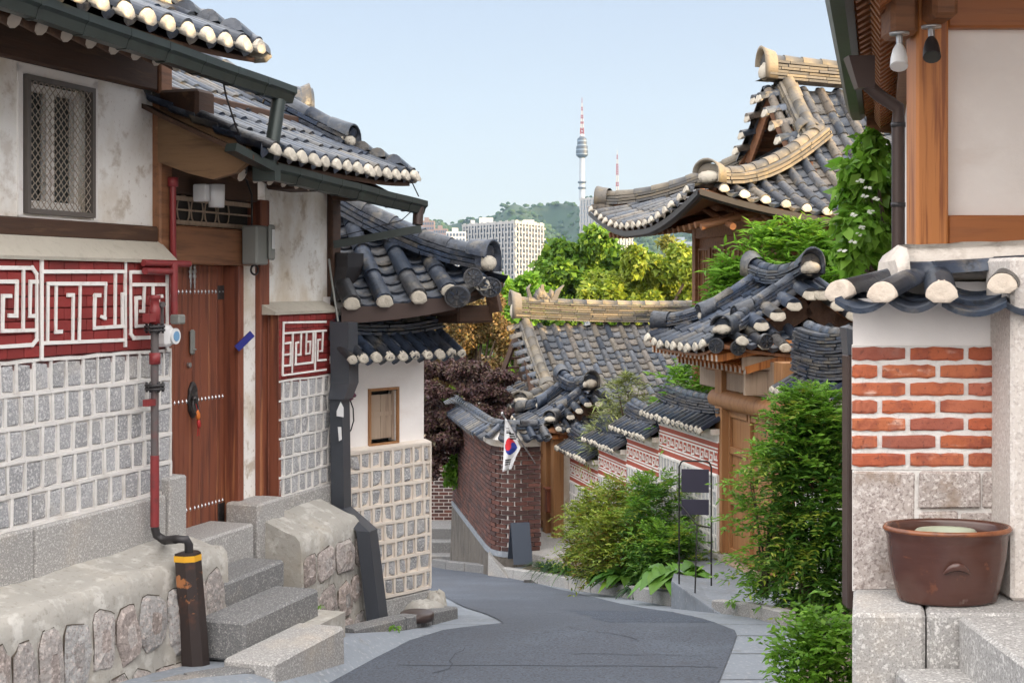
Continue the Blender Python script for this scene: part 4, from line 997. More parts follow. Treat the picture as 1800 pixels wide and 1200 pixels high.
# electric meter
g = A_root('electric_meter', 'grey electric meter box with a window, under the lower eave', 'meter', 452, 465, .1)
ue, ze = A.uz(450, 430, .10); m = MB(); m.bbox(ue - .11, ue + .06, -.17, -.045, ze - .145, ze + .135, .012); m.build('meter_box', M['plastic_grey'], g)
m = MB(); m.bbox(ue + .03, ue + .11, -.20, -.171, ze - .11, ze + .145, .015); m.build('meter_cover', M['plastic_grey'], g)
m = MB(); m.bbox(ue + .05, ue + .09, -.206, -.2005, ze - .03, ze + .11, .003); m.build('meter_window', M['plastic_white'], g)
m = MB(); m.tube([(ue - .02 + .05 * math.sin(t), -.1, ze - .145 - .07 * math.sin(t * .5) ** 2) for t in np.linspace(0, 6, 14)], .008, 5); m.tube([(ue - .06, -.1, ze + .13), (ue - .06, -.1, ze + .35), (ue - .13, -.06, ze + .55)], .008, 5); m.build('cable', M['black'], g)
# wall lamp
g = A_root('wall_lamp', 'white cylindrical lamp on the dark beam above the gate', 'lamp', 376, 345, .12)
ue, ze = A.uz(376, 345, .14); m = MB(); m.lathe([(0, -.075), (.052, -.075), (.055, .02), (.055, .078), (0, .078)], 18, (ue, -.16, ze)); m.build('lamp_shade', M['plastic_white'], g)
m = MB(); m.bbox(ue - .12, ue - .062, -.15, -.05, ze - .04, ze + .075, .008); m.bar((ue - .07, -.12, ze + .03), (ue, -.13, ze + .03), .03, .03); m.build('lamp_bracket', M['plastic_white'], g)
# keys on the knocker
g = A_root('key_charm', 'red and orange charm hanging from the gate knocker', 'charm', 347, 735, -.06)
ue, ze = A.uz(347, 735, -.05); m = MB(); m.blob((ue, .045, ze + .02), .022, .012, .035, 8, 5, .2); m.build('pouch', mat('charm_orange', (.60, .16, .02), .6), g)
m = MB(); m.blob((ue + .002, .04, ze - .035), .018, .012, .03, 8, 5, .2); m.tube([(ue, .045, ze - .05), (ue - .01, .045, ze - .12)], .003, 4); m.tube([(ue + .008, .045, ze - .05), (ue + .015, .045, ze - .12)], .003, 4); m.tube([(ue - .02, .05, ze + .10), (ue, .045, ze + .04)], .003, 4); m.build('tassel', mat('charm_red', (.42, .02, .02), .6), g)
# blue tag on the white strip
u_, z_ = A.uz(424, 600, .04); m = MB(); m.bar((u_ - .045, -.03, z_ - .05), (u_ + .05, -.10, z_ + .055), .012, .05); o = m.build('blue_handle', M['blue'], None); o.location = A.w(0, 0, 0); o.rotation_euler = (0, 0, A.rz); tag(o, 'small dark blue handle sticking out of the gate jamb', 'handle')
# downpipe at the corner
g = A_root('downpipe', 'dark slate square downpipe stepping out over the corner footing', 'downpipe', 640, 1090, .62)
def sq(px, py, off, w, d): 
    u, z = A.uz(px, py, off); return [(u - w / 2, -off - d, z), (u + w / 2, -off - d, z), (u + w / 2, -off, z), (u - w / 2, -off, z)]
m = MB(); m.loft([sq(598, 445, .02, .30, .14), sq(598, 470, .02, .30, .14), sq(589, 512, .04, .14, .10), sq(586, 530, .04, .12, .08)]); m.build('rain_head', M['metal_dark'], g)
m = MB(); m.loft([sq(588, 566, .17, .17, .16), sq(590, 672, .17, .17, .16), sq(584, 700, .17, .15, .14)]); m.build('meter_case', M['metal_slate'], g)
m = MB(); m.loft([sq(586, 700, .17, .13, .11), sq(589, 890, .17, .13, .11), sq(633, 930, .54, .14, .11), sq(653, 1095, .62, .15, .11)]); m.build('square_pipe', M['metal_slate'], g)
m = MB(); u0_, z0_ = A.uz(578, 455, .1); u1_, z1_ = A.uz(594, 565, .24); m.tube([(u0_, -.10, z0_), (u0_ + .005, -.12, z0_ - .15), (u1_, -.24, z1_)], .009, 6); m.build('conduit', M['plastic_grey'], g)

m = MB(); m.bar((ux - .10, -.24, zs(706)), (ux, -.24, zs(706)), .035, .04); m.build('wall_bracket', M['pipe_red'], bpy.data.objects['gas_pipe'])
def sticker(pts, off):
    mb = MB(); P = [A.uz(x, y, off) for x, y in pts]; mb.add([(u, -off, z) for u, z in P] + [(u, -off + .002, z) for u, z in P], [tuple(range(len(P)))] + [tuple(range(len(P), 2 * len(P)))[::-1]]); mb.build('sticker', M['plastic_white'], g)
sticker([(592, 722), (599, 706), (604, 716), (604, 733), (592, 731)], .2825); sticker([(594, 750), (600, 750), (601, 772), (596, 775)], .2825)
t_ = A_root('wall_tap', 'small purple wall tap with a cable loop beside the slate downpipe', 'tap', 615, 697, .2)
m = MB(); u_, z_ = A.uz(614, 697, .2); random.seed(9)
for k in range(6): m.blob((u_ + random.uniform(-.05, .05), -.2 + random.uniform(-.03, .03), z_ + random.uniform(-.02, .02)), .03, .03, .018, 7, 4, .2)
m.build('tap_head', mat('purple', (.12, .025, .06), .5), t_)
m = MB(); m.tube([(u_ + .01, -.2, z_ - .02), (u_ + .07, -.2, z_ - .10), (u_ + .08, -.2, z_ - .20), (u_ + .03, -.2, z_ - .27), (u_ - .06, -.22, z_ - .29)], .006, 6); m.tube([(u_ - .02, -.2, z_ - .02), (u_ - .05, -.21, z_ - .08), (u_ - .09, -.22, z_ - .08)], .006, 6); m.build('cable', M['black'], t_)
# ------------------------------------------------------------------ white house with the shutter, behind the corner
B = Fr(-.703, 11.8, .896, 1.0)
hB = B.root('tiled_house', 'white house with a small wooden shutter above tan-pointed grey block cladding', 'house', None, -2.9, -.5)
OB = -.06
uBr = B.u(745, OB); ws0, ws1 = B.u(650, OB), B.u(696, OB); zs1, zs0 = B.z(672, 686, OB), B.z(672, 777, OB)
m = MB(); m.box(-2.2, ws0, -OB, .4, -1.4, -.10); m.box(ws1, uBr, -OB, .4, -1.4, -.10); m.box(ws0, ws1, -OB, .4, -1.4, zs0); m.box(ws0, ws1, -OB, .4, zs1, -.10)
m.box(uBr - .3, uBr - .001, .4, 3, -2.9, -.1); m.build('wall', M['plaster_pink'], hB)
m = MB(); e = .022
for x0, x1, z0, z1 in ((ws0 - e, ws0, zs0 - e, zs1 + e), (ws1, ws1 + e, zs0 - e, zs1 + e), (ws0, ws1, zs1, zs1 + e), (ws0, ws1, zs0 - e, zs0)): m.box(x0, x1, -OB - .02, -OB + .08, z0, z1)
sw = m.build('shutter_window', M['wood_pine'], hB)
m = MB(); zm = (zs0 + zs1) / 2 + .02; w = (ws1 - ws0 - .035) / 2; dz_ = zs1 - .035
for i in range(2):
    for z0, z1 in ((zs0 + .03, zm - .016), (zm + .016, dz_)): m.box(ws0 + .012 + i * (w + .004), ws0 + .010 + w + i * (w + .004), -OB + .025, -OB + .04, z0, z1, jit=.002)
m.box(ws0 + .008, ws1 - .008, -OB + .018, -OB + .045, zm - .017, zm + .017); m.box(ws1 - .028, ws1 - .004, -OB + .015, -OB + .045, zs0 + .01, zs1 - .01); m.build('shutter', M['wood_grey'], sw)
m = MB(); m.box(ws0, ws1, -OB + .09, -OB + .10, zs0, zs1); m.build('dark_opening', M['black'], sw)
st, mo = MB(), MB(); u0 = -1.6; rows = [-1.375 - i * .1545 for i in range(9)]
random.seed(5)
stone_grid(st, mo, u0, 0.0, rows, 0, .112, .128, gap=.024, proud=.006, depth=.06, jit=.012, bev=.02)
mo.box(u0, -.004, .012, .3, -2.61, -1.37); mo.box(-.016, .0, -.012, .02, -2.6, -1.37)
sc = st.build('block_cladding', M['stone_grey'], hB); mo.build('pointing', M['mortar_tan'], sc)
m = MB(); m.prism([(.0 - .012, -1.372), (-.012, -1.355), (-OB + .01, -1.335), (-OB + .01, -1.372)], 'x', u0, .0); m.build('ledge', M['mortar_tan'], hB)
m = MB(); m.bbox(u0, .004, -.005, .3, -3.0, -2.632, .01); m.build('granite_base', M['granite'], hB)
wall_cap(hB, -1.25, uBr + .06, -.22, .16, -.575, p=.14, r=.047, hh=.20, over=.10, layers=(.24, .20, .22), name='lean_to_roof')
m = MB()
for px, py in ((697, 553), (752, 545)): u, z = B.uz(px, py, .25); m.tube([(u, -.25 + .0, z), (u, .1, z + .05)], .058, 12)
for px, py in ((800, 543),): u, z = B.uz(px, py, .3); m.tube([(u, -.35, z), (u - .25, .0, z - .02)], .05, 10)
m.build('purlin', M['wood_dark'], hB)
aB, bB = 2.4, 2.0; dR = Vector((.933, .36)); cR = Vector((ipx(884, 11.35), 11.35)); iR = Vector((-.36, .933))
cen = cR - dR * aB + iR * bB; rel = cen - Vector((B.o[0], B.o[1])); angB = math.atan2(.36, .933) - B.rz
lx_, ly_ = rel.x * B.d[0] + rel.y * B.d[1], -(rel.x * B.n[0] + rel.y * B.n[1])
roB, MpB, tzB, flB = hanok_roof(hB, lx_, ly_, angB, aB, bB, -.16, 1.35, h=1.5, p=.27, r=.075, fl=.22, c=.25, sides='fr', n=8, roll_L=.33, pan_L=.13, lh=.04, hip_w=(.26, .22, .20), ridge_roll=.09, xr=(aB - 1.30, aB))
def gutter_sweep(par, pts, w, h, m_, name='gutter'):
    mb = MB(); pts = [Vector(p) for p in pts]; r = []
    for i, p in enumerate(pts):
        t = (pts[min(i + 1, len(pts) - 1)] - pts[max(i - 1, 0)]); t.z = 0; t.normalize(); s = t.cross(Vector((0, 0, 1)))
        r.append([p + s * x * w + Vector((0, 0, y * h)) for x, y in ((0, 0), (0, -.8), (.3, -1), (.8, -1), (1, -.6), (1, 0), (1.08, 0), (1.08, -.65), (.83, -1.1), (.25, -1.1), (-.06, -.85), (-.06, 0))])
    mb.loft(r); return mb.build(name, m_, par)
m = MB(); rr = []
for i in range(13):
    x = aB - 1.38 + (.95) * i / 12; z = tzB(0) + flB(x, bB) - .02
    rr.append([MpB(x, -bB - .03, z), MpB(x, -bB - .03, z - .13), MpB(x, -bB - .0, z - .13), MpB(x, -bB - .0, z)])
m.loft(rr); m.build('fascia', M['metal_brown'], hB)
m = MB()
m.bbox(uBr - .02, uBr + .42, -.38, -.10, -.33, -.18, .02); m.bar((uBr + .40, -.36, -.02), (uBr + .42, -.40, -.24), .10, .10); m.build('corner_rafter', M['wood_dark'], hB)
# patterned end tiles on the corner
m = MB()
def disc_tile(mb, c, d, r, drop=1.0, petals=8):
    d = Vector(d).normalized(); sd = d.cross(Vector((0, 0, 1))).normalized(); up = sd.cross(d)
    n = 18
    def ring(k, o): return [Vector(c) + d * o + sd * (math.cos(2 * math.pi * j / n) * r * k) + up * (math.sin(2 * math.pi * j / n) * r * k * drop) for j in range(n)]
    mb.loft([ring(1, -.05), ring(1, .0), ring(.86, .0), ring(.84, -.012), ring(.2, -.012), ring(.18, .004), ring(.02, .004)], True, True, False)
    for j in range(petals):
        a = 2 * math.pi * j / petals; mb.bar(Vector(c) + d * .0 + sd * math.cos(a) * r * .3 + up * math.sin(a) * r * .3 * drop, Vector(c) + d * .0 + sd * math.cos(a) * r * .75 + up * math.sin(a) * r * .75 * drop, r * .12, .014, up=d)
nE = (.35, -.94, -.1)
for px, py, Y_, r, dr, d in ((803, 522, 11.0, .105, .85, (-.2, -1, -.15)), (832, 487, 11.1, .08, 1.0, (.1, -1, 0)), (862, 505, 11.2, .105, .8, (.4, -.9, -.1))):
    p = at(px, py, Y_) - Vector((B.o[0], B.o[1], 0)); m = MB(); disc_tile(m, (p.x * B.d[0] + p.y * B.d[1], -(p.x * B.n[0] + p.y * B.n[1]), p.z), (d[0] * B.d[0] + d[1] * B.d[1], -(d[0] * B.n[0] + d[1] * B.n[1]), d[2]), r, dr); m.build('end_tile', M['tile'], roB)
# manhole and small rocks by the corner
# ------------------------------------------------------------------ brick wall at the bend
brick_pts = [(ipx(800, 25.2), 25.2), (ipx(872, 20.6) - .10, 20.9), (ipx(872, 20.6) - .02, 20.58), (ipx(872, 20.6) + .10, 20.42), (ipx(872, 20.6) + .30, 20.38), (ipx(949, 20.5), 20.5)]
wBk = root('brick_wall', (ipx(872, 20.6), 20.6, -4.4), 0, 'dark red brick wall with white joints and a tiled coping at the bend', 'wall')
BASE[wBk] = Vector((ipx(872, 20.6), 20.6, -4.4))
def along(pts, step):
    P = [Vector((p[0], p[1], 0)) for p in pts]; L_ = [0]
    for a, b in zip(P[:-1], P[1:]): L_.append(L_[-1] + (b - a).length)
    def f(s):
        for i in range(1, len(P)):
            if s <= L_[i] or i == len(P) - 1:
                k = (s - L_[i - 1]) / (L_[i] - L_[i - 1]); return P[i - 1].lerp(P[i], k)
    return f, L_[-1]
fB, LB = along(brick_pts, .2)
br, mo = MB(), MB(); zb, zt = -3.98, -2.42; rows = 23; ph = (zt - zb) / rows; bl = .195
for i in range(rows):
    s = -(bl / 2 if i % 2 else 0); k = 0
    while s < LB - .02:
        a, b = max(0, s + .006), min(LB, s + bl - .006)
        if b - a > .03:
            p, q = fB(a), fB(b); z = zb + ph * (i + .5); j = random.uniform(-.003, .003)
            br.bar(p + Vector((0, 0, z)), q + Vector((0, 0, z)), .10 + j, ph - .012)
        s += bl
P = [fB(s) for s in np.linspace(0, LB, 40)]
rings = []
for i, p in enumerate(P):
    t = (P[min(i + 1, 39)] - P[max(i - 1, 0)]).normalized(); s = t.cross(Vector((0, 0, 1)))
    rings.append([p + s * .020 + Vector((0, 0, zb)), p - s * .12 + Vector((0, 0, zb)), p - s * .12 + Vector((0, 0, zt)), p + s * .020 + Vector((0, 0, zt))])
mo.loft(rings)
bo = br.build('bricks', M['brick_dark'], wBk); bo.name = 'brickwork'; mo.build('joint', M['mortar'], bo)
def band(z0, z1, o, name, mt):
    mb = MB(); rr = []
    for i, p in enumerate(P):
        t = (P[min(i + 1, 39)] - P[max(i - 1, 0)]).normalized(); s = t.cross(Vector((0, 0, 1)))
        rr.append([p + s * o + Vector((0, 0, z0)), p - s * .14 + Vector((0, 0, z0)), p - s * .14 + Vector((0, 0, z1)), p + s * o + Vector((0, 0, z1))])
    mb.loft(rr); return mb.build(name, mt, wBk)
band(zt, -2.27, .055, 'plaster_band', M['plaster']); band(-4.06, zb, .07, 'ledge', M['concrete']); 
fo = MB(); rr = []
for i, p in enumerate(P):
    t = (P[min(i + 1, 39)] - P[max(i - 1, 0)]).normalized(); s = t.cross(Vector((0, 0, 1))); w = .02 * math.sin(i * 2.1)
    rr.append([p + s * (.14 + w) + Vector((0, 0, -6.4)), p - s * .14 + Vector((0, 0, -6.4)), p - s * .14 + Vector((0, 0, -4.06)), p + s * (.06 + w * .4) + Vector((0, 0, -4.06))])
fo.loft(rr); fo.build('foundation', M['soil'] if False else mat('foundation_stone', (.13, .115, .10), .9, [(5, (.06, .055, .05), .45, .7, .8, (2, 2, .5)), (9, (.24, .22, .19), .56, .78, .6)], [(6, 1, .06, (2, 2, .6))]), wBk)
T, Lm, rb = MB(), MB(), MB()
k = int(LB / .2)
for i in range(k + 1):
    s = LB * i / k; p = fB(s); t = (fB(min(LB, s + .05)) - fB(max(0, s - .05))).normalized(); sd = t.cross(Vector((0, 0, 1)))
    for sg in (1, -1):
        A_, B_ = p + sd * sg * .30 + Vector((0, 0, -2.27)), p + sd * sg * .04 + Vector((0, 0, -2.12))
        half_roll(T, A_, B_, t, .058, .052, 6)
        t2 = (fB(min(LB, s + .15)) - fB(min(LB - .01, s + .05))).normalized(); q = fB(min(LB, s + .1)); s2 = t2.cross(Vector((0, 0, 1)))
        def Pf(x, q=q, s2=s2, sg=sg): return q + s2 * sg * (.32 - x) + Vector((0, 0, -2.275 + .15 * x / .28))
        pan_strip(T, Pf, 0, .28, t2, .16, .035, .14, n=4)
cp = T.build('wall_cap', M['tile'], wBk)
stack(rb, [fB(s) + Vector((0, 0, -2.15)) for s in np.linspace(0, LB, 30)], [.24, .22], .035, seg=.26, roll=.06)
rb.build('coping_ridge', M['tile'], cp)
b2 = MB(); rr = []
for i, p in enumerate(P):
    t = (P[min(i + 1, 39)] - P[max(i - 1, 0)]).normalized(); s = t.cross(Vector((0, 0, 1)))
    rr.append([p + s * .22 + Vector((0, 0, -2.30)), p - s * .22 + Vector((0, 0, -2.30)), p - s * .05 + Vector((0, 0, -2.15)), p + s * .05 + Vector((0, 0, -2.15))])
b2.loft(rr); b2.build('coping_bed', M['plaster'], cp)
# ------------------------------------------------------------------ gates
def gate(name, label, C, e, a, b, ze, zr, zb, h, p, r, fl, wood, n=7, door_px=None):
    """roofed gate: e = direction of the ridge (unit, away from camera)"""
    g = root(name, (C[0], C[1], zb), math.atan2(e[1], e[0]), label, 'gate'); BASE[g] = Vector((0, 0, zb))
    ro = hanok_roof(g, 0, 0, 0, a, b, ze, zr, h=h, over=.16, p=p, r=r, fl=fl, c=.2, sides='fblr', n=n, roll_L=.24, pan_L=.12, lh=.03, ridge_roll=.065,
               ridge_w=(.24, .26, .23, .25, .22), hip_w=(.2, .18, .16), soffit=wood)[0]
    return g, ro
eE = Vector((-.2167, .9762)); nE_ = Vector((-.9762, -.2167))
gC, roC = gate('roofed_gate', 'small roofed timber gate beside the dark brick wall', (ipx(1012, 22.3), 22.3), (-.25, .968), 1.0, .78, -2.28, -1.78, -4.35, .36, .17, .048, .08, 'wood_beam')
# local: x along ridge (away), y to the right/back: front is +y? front faces the road (left) = +y side
def gate_frame(g, ro, a, ze, zb, wood, yF, posts, pw, beam_h=.16):
    for x in posts:
        m = MB(); m.bbox(x - pw / 2, x + pw / 2, yF - pw / 2, yF + pw / 2, zb + .12, ze + .04, .008); m.build('post', M[wood], g)
        m = MB(); m.bbox(x - pw * .75, x + pw * .75, yF - pw * .75, yF + pw * .75, zb - .35, zb + .118, .012); m.build('post_base', M['granite'], g)
    m = MB(); m.bbox(-a + .30, a - .30, yF - .05, yF + .05, ze - .16, ze + .02, .01); m.build('lintel', M[wood], g)
# front of these gates looks left: local +y after rotation is (-sin, cos)->left
gate_frame(gC, roC, 1.0, -2.31, -4.1, 'wood_pine', .52, (-.70, -.25, .5), .17)
gate_frame(gC, roC, 1.0, -2.31, -4.1, 'wood_beam', -.45, (-.62,), .14)
m = MB(); m.bbox(-.62, .42, .44, .48, -4.0, -2.42, .004); dC = m.build('door', M['wood_pine'], gC)
m = MB()
for x in (-.5, -.18, .12): m.bar((x, .49, -3.98), (x, .49, -2.45), .05, .03)
for z in (-3.9, -3.3, -2.8, -2.48): m.bar((-.5, .49, z), (.42, .49, z), .05, .03)
m.build('door_rail', M['wood_beam'], dC)
m = MB(); m.bbox(-.75, -.64, -.40, .22, -4.0, -2.42, .006); m.bar((-.76, -.40, -2.42), (-.76, .40, -2.42), .05, .10); m.build('side_panel', M['wood_pine'], gC)
m = MB(); m.bbox(-.90, -.85, -.62, .55, -2.40, -2.25, .008); m.build('eave_beam', M['wood_orange_h'], gC)
m = MB(); m.bbox(-.60, -.46, .49, .66, -3.6, -3.25, .006); m.bbox(-.62, -.44, .485, .68, -3.249, -3.21, .006); m.build('letter_box', M['wood_red'], gC)
r0 = None
for x in np.arange(-.85, .9, .13):
    if r0 is None:
        mb = MB(); mb.bbox(-.028, .028, .1, .76, -.02, .05, .005); r0 = mb.build('rafter', M['wood_orange'], gC, loc=(x, 0, -2.39))
    else: inst(r0, (x, 0, -2.39), gC)
# second gate
CF = (2.92, 14.85)
gF, roF = gate('roofed_gate', 'large roofed plank gate with flying rafters beside the leafy shrub', CF, tuple(eE), 1.1, 1.15, -.66, -.05, -3.2, .5, .22, .062, .12, 'wood_beam', n=8)
yF = .52
gate_frame(gF, roF, 1.1, -.80, -3.05, 'wood_pine', yF, (-1.35, .26), .2)
m = MB(); m.tube([(.5, yF + .03, -1.26), (-1.55, yF + .03, -1.26)], .105, 12); m.build('log_lintel', M['wood_pine'], gF)
m = MB(); m.bbox(-1.2, 1.0, yF - .1, yF + .04, -1.15, -.78, .01); m.build('upper_panel', M['wood_grey'], gF)
for x in (.16, -.42, -1.0):
    m = MB(); m.bbox(x - .54, x, yF - .06, yF - .02, -2.97, -1.35, .004); d_ = m.build('door', M['wood_pine'], gF)
    m = MB(); m.bbox(x - .03, x + .02, yF - .02, yF + .02, -2.97, -1.36, .004)
    for z in (-2.9, -2.35, -1.8, -1.40): m.bbox(x - .5, x - .03, yF - .02, yF + .012, z - .04, z + .04, .004)
    m.build('door_rail', M['wood_pine'], d_)
m = MB(); m.bbox(-1.2, .3, yF - .12, yF + .12, -3.1, -2.975, .01); m.build('sill', M['wood_grey'], gF)
for row, (y0, y1, z0, z1) in enumerate(((.3, 1.12, -.60, -.735), (.3, .82, -.72, -.86))):
    r0 = None
    for x in np.arange(-1.0, 1.02, .125):
        if r0 is None:
            mb = MB(); mb.bar((0, y0, 0), (0, y1, z1 - z0), .055, .075); r0 = mb.build('rafter', M['wood_orange'], gF, loc=(x, 0, z0))
            mb = MB(); mb.box(-.024, .024, y1 + .001, y1 + .004, z1 - z0 - .034, z1 - z0 + .034); mb.build('rafter_end', M['wood_pale'], r0, loc=(0, 0, 0))
        else: inst(r0, (x, 0, z0), gF)
m = MB(); m.bbox(-1.02, -.98, -.85, .85, -.86, -.72, .006); m.bbox(-.95, -.90, -.8, .8, -1.12, -.87, .006); m.build('gable_plank', M['wood_grey'], gF)
m = MB()
for px, py, dd in ((1258, 608, (-.8, .6)), (1298, 612, (-1, .15)), (1348, 600, (-1, -.1))):
    Y_ = 13.5; w = at(px, py, Y_) - Vector((CF[0], CF[1], 0)); lx, ly = w.x * eE.x + w.y * eE.y, -w.x * eE.y + w.y * eE.x
    m = MB(); disc_tile(m, (lx, ly, w.z), (dd[0], dd[1], -.1), .075, 1.0); m.build('end_tile', M['tile'], roF)
# ------------------------------------------------------------------ middle house with the long ridge
rD = Vector((.975, .22)); hD = root('tiled_house', (2.9, 27.2, -5), math.atan2(rD.y, rD.x), 'long tiled roof house whose tall stacked ridge catches the sun, before the green trees', 'house'); BASE[hD] = Vector((0, 0, -5))
xgD = 2.95; aD, bD = xgD + .55, 2.75
roD = hanok_roof(hD, 0, 0, 0, aD, bD, -2.35, -.80, h=.85, over=.30, p=.27, r=.058, vlime=False, fl=.22, c=.3, sides='fl', n=7, roll_L=.34, pan_L=.17,
           ridge_w=(.34, .36, .30, .33, .29, .32, .28, .31), lh=.043, ridge_roll=.085, hip_w=(.28, .24), tm='tile_grey', tw='tile_warm')[0]
m = MB(); m.box(-aD + .8, aD, -bD + .8, bD - .8, -5, -2.2); m.build('wall', M['plaster'], hD)
# ridge-end beast tile
m = MB(); bx = -xgD + .62; zb_ = -.80 + .05 + .35 + .05
for q in range(7):
    a = q * .5; m.blob((bx - .15 + .05 * q, 0, zb_ + .10 + .05 * math.sin(a * 2.2)), .07, .08, .13, 7, 5, .3)
m.loft([[(bx - .30 + x * .08, y, zb_ + z) for x, y, z in ((0, -.06, 0), (1, -.07, 0), (1, .07, 0), (0, .06, 0))], [(bx - .36 + x * .05, y, zb_ + z + .28) for x, y, z in ((0, -.04, 0), (1, -.05, 0), (1, .05, 0), (0, .04, 0))], [(bx - .28 + x * .02, y, zb_ + z + .36) for x, y, z in ((0, -.01, 0), (1, -.01, 0), (1, .01, 0), (0, .01, 0))]])
m.loft([[(bx + .12 + x * .12, y, zb_ + .04) for x, y in ((0, -.07), (1, -.07), (1, .07), (0, .07))], [(bx + .24 + x * .09, y, zb_ + .24) for x, y in ((0, -.05), (1, -.05), (1, .05), (0, .05))], [(bx + .38 + x * .03, y, zb_ + .34) for x, y in ((0, -.02), (1, -.02), (1, .02), (0, .02))]])
m.loft([[(bx - .10 + x * .09, y, zb_ + .1) for x, y in ((0, -.07), (1, -.07), (1, .07), (0, .07))], [(bx - .06 + x * .05, y, zb_ + .35) for x, y in ((0, -.03), (1, -.03), (1, .03), (0, .03))]])
m.build('ridge_beast', M['tile_warm'], roD)
# ------------------------------------------------------------------ upper house on the right
rG = Vector((.978, .209)); eG = Vector((-.209, .978))
c0 = Vector((2.339, 16.95)); aG, bG, xsG = 3.39, 2.5425, 1.4
cG = c0 + rG * aG * xsG + eG * bG
hG = root('tiled_house', (cG.x, cG.y, -1.6), math.atan2(rG.y, rG.x), 'timber house with sweeping upturned eaves and a sunlit hip ridge above the large gate', 'house'); BASE[hG] = Vector((0, 0, -1.6))
roG, MpG, tzG, flG = hanok_roof(hG, 0, 0, 0, aG, bG, .836, 2.825, h=1.695, over=.34, p=.277, r=.070, fl=.407, c=.42, sides='fblr', n=8, roll_L=.37, pan_L=.17, xs=xsG,
           ridge_w=(.36, .39, .33, .36, .32, .34), lh=.047, ridge_roll=.095, hip_w=(.33, .31, .27), tm='tile_grey', tw='tile_warm', soffit='wood_beam', gable='wood_beam')
pts = [MpG(-aG - .03, y, tzG(0) + flG(-aG, y) - .06) for y in np.linspace(bG + .02, -bG - .02, 22)]
gutter_sweep(hG, pts, -.10, .09, M['metal_dark'])
pts = [MpG(x, -bG - .04, tzG(0) + flG(x, bG) - .06) for x in np.linspace(-aG - .02, 1.5, 24)]
gutter_sweep(hG, pts, -.10, .09, M['metal_dark'])
wx0, wy0 = -aG * xsG + 1.47, -bG + .90
m = MB(); m.box(wx0, 4, wy0 + .06, 1.6, -1.6, .88); m.build('wall', M['wood_beam'], hG)
for x, y in ((wx0, wy0), (wx0 + 1.2, wy0), (wx0 + 2.4, wy0), (wx0, -wy0)):
    m = MB(); m.bbox(x - .07, x + .07, y - .07, y + .07, -1.6, 1.13, .01); m.build('post', M['wood_beam'], hG)
m = MB(); m.bbox(wx0 - .05, 4, wy0 - .05, wy0 + .05, .70, .97, .01); m.bbox(wx0 - .06, wx0 + .04, wy0, -wy0, .71, .975, .01); m.build('beam', M['wood_beam'], hG)
m = MB(); m.bar((-aG * xsG + .25, -bG + .25, 1.20), (wx0 + .2, wy0 + .2, 1.06), .13, .18); m.bar((-aG * xsG + .25, bG - .25, 1.20), (wx0 + .2, -wy0 - .2, 1.06), .13, .18); m.build('corner_rafter', M['wood_beam'], hG)
def lattice_window(par, x0, x1, y, z0, z1, mtl, nv=5, axis='x'):
    f = MB(); e = .035
    for a, b, c_, d in ((x0, x0 + e, z0, z1), (x1 - e, x1, z0, z1), (x0 + e, x1 - e, z0, z0 + e), (x0 + e, x1 - e, z1 - e, z1)): f.box(a, b, y - .03, y + .03, c_, d) if axis == 'x' else f.box(y - .03, y + .03, a, b, c_, d)
    w_ = f.build('window', M[mtl], par); f = MB()
    for i in range(nv):
        x = x0 + e + (x1 - x0 - 2 * e) * (i + .5) / nv; f.box(x - .008, x + .008, y - .012, y + .012, z0 + e, z1 - e) if axis == 'x' else f.box(y - .012, y + .012, x - .008, x + .008, z0 + e, z1 - e)
    for k in (.12, .16, .5, .54, .84, .88): z = z0 + (z1 - z0) * k; f.box(x0 + e, x1 - e, y - .010, y + .010, z - .006, z + .006) if axis == 'x' else f.box(y - .010, y + .010, x0 + e, x1 - e, z - .006, z + .006)
    f.build('lattice', M['wood_pine'], w_); f = MB(); f.box(x0 + e, x1 - e, y + .02, y + .028, z0 + e, z1 - e) if axis == 'x' else f.box(y + .02, y + .028, x0 + e, x1 - e, z0 + e, z1 - e); f.build('pane', M['wood_red'], w_)
for i in range(4): lattice_window(hG, -wy0 - .62 - i * .60, -wy0 - .10 - i * .60, wx0 + .0, -.9, .56, 'wood_beam', 4, 'y')
for i in range(2): lattice_window(hG, wx0 + 1.32 + i * .5, wx0 + 1.80 + i * .5, wy0 + .0, -.9, .56, 'wood_pine', 5)
r0 = None
for y in np.arange(-2.15, 2.2, .22):
    if r0 is None:
        mb = MB(); mb.tube([(-.45, 0, -.06), (.9, 0, .27)], .045, 8); r0 = mb.build('rafter', M['wood_beam'], hG, loc=(-aG * xsG + .60, y, .79))
    else: inst(r0, (-aG * xsG + .60, y, .79 + .20 * max(0, abs(y) / bG - .35) ** 2), hG)
r0 = None
for x in np.arange(-aG * xsG + .5, 1.5, .21):
    if r0 is None:
        mb = MB(); mb.tube([(0, -.42, -.06), (0, .9, .30)], .045, 8); r0 = mb.build('rafter', M['wood_beam'], hG, loc=(x, -bG + .60, .79))
    else: inst(r0, (x, -bG + .60, .79 + .28 * max(0, -x / (aG * xsG) - .35) ** 2), hG)
m = MB(); d0 = MpG(-aG + .7, -bG - .05, .70); 
m.tube([(d0.x - .3, d0.y + 0.02, .68), (wx0 - .1, wy0 - .15, .48), (wx0 + .9, wy0 - .15, .46)], .035, 8); m.build('leader_pipe', M['metal_dark'], hG)
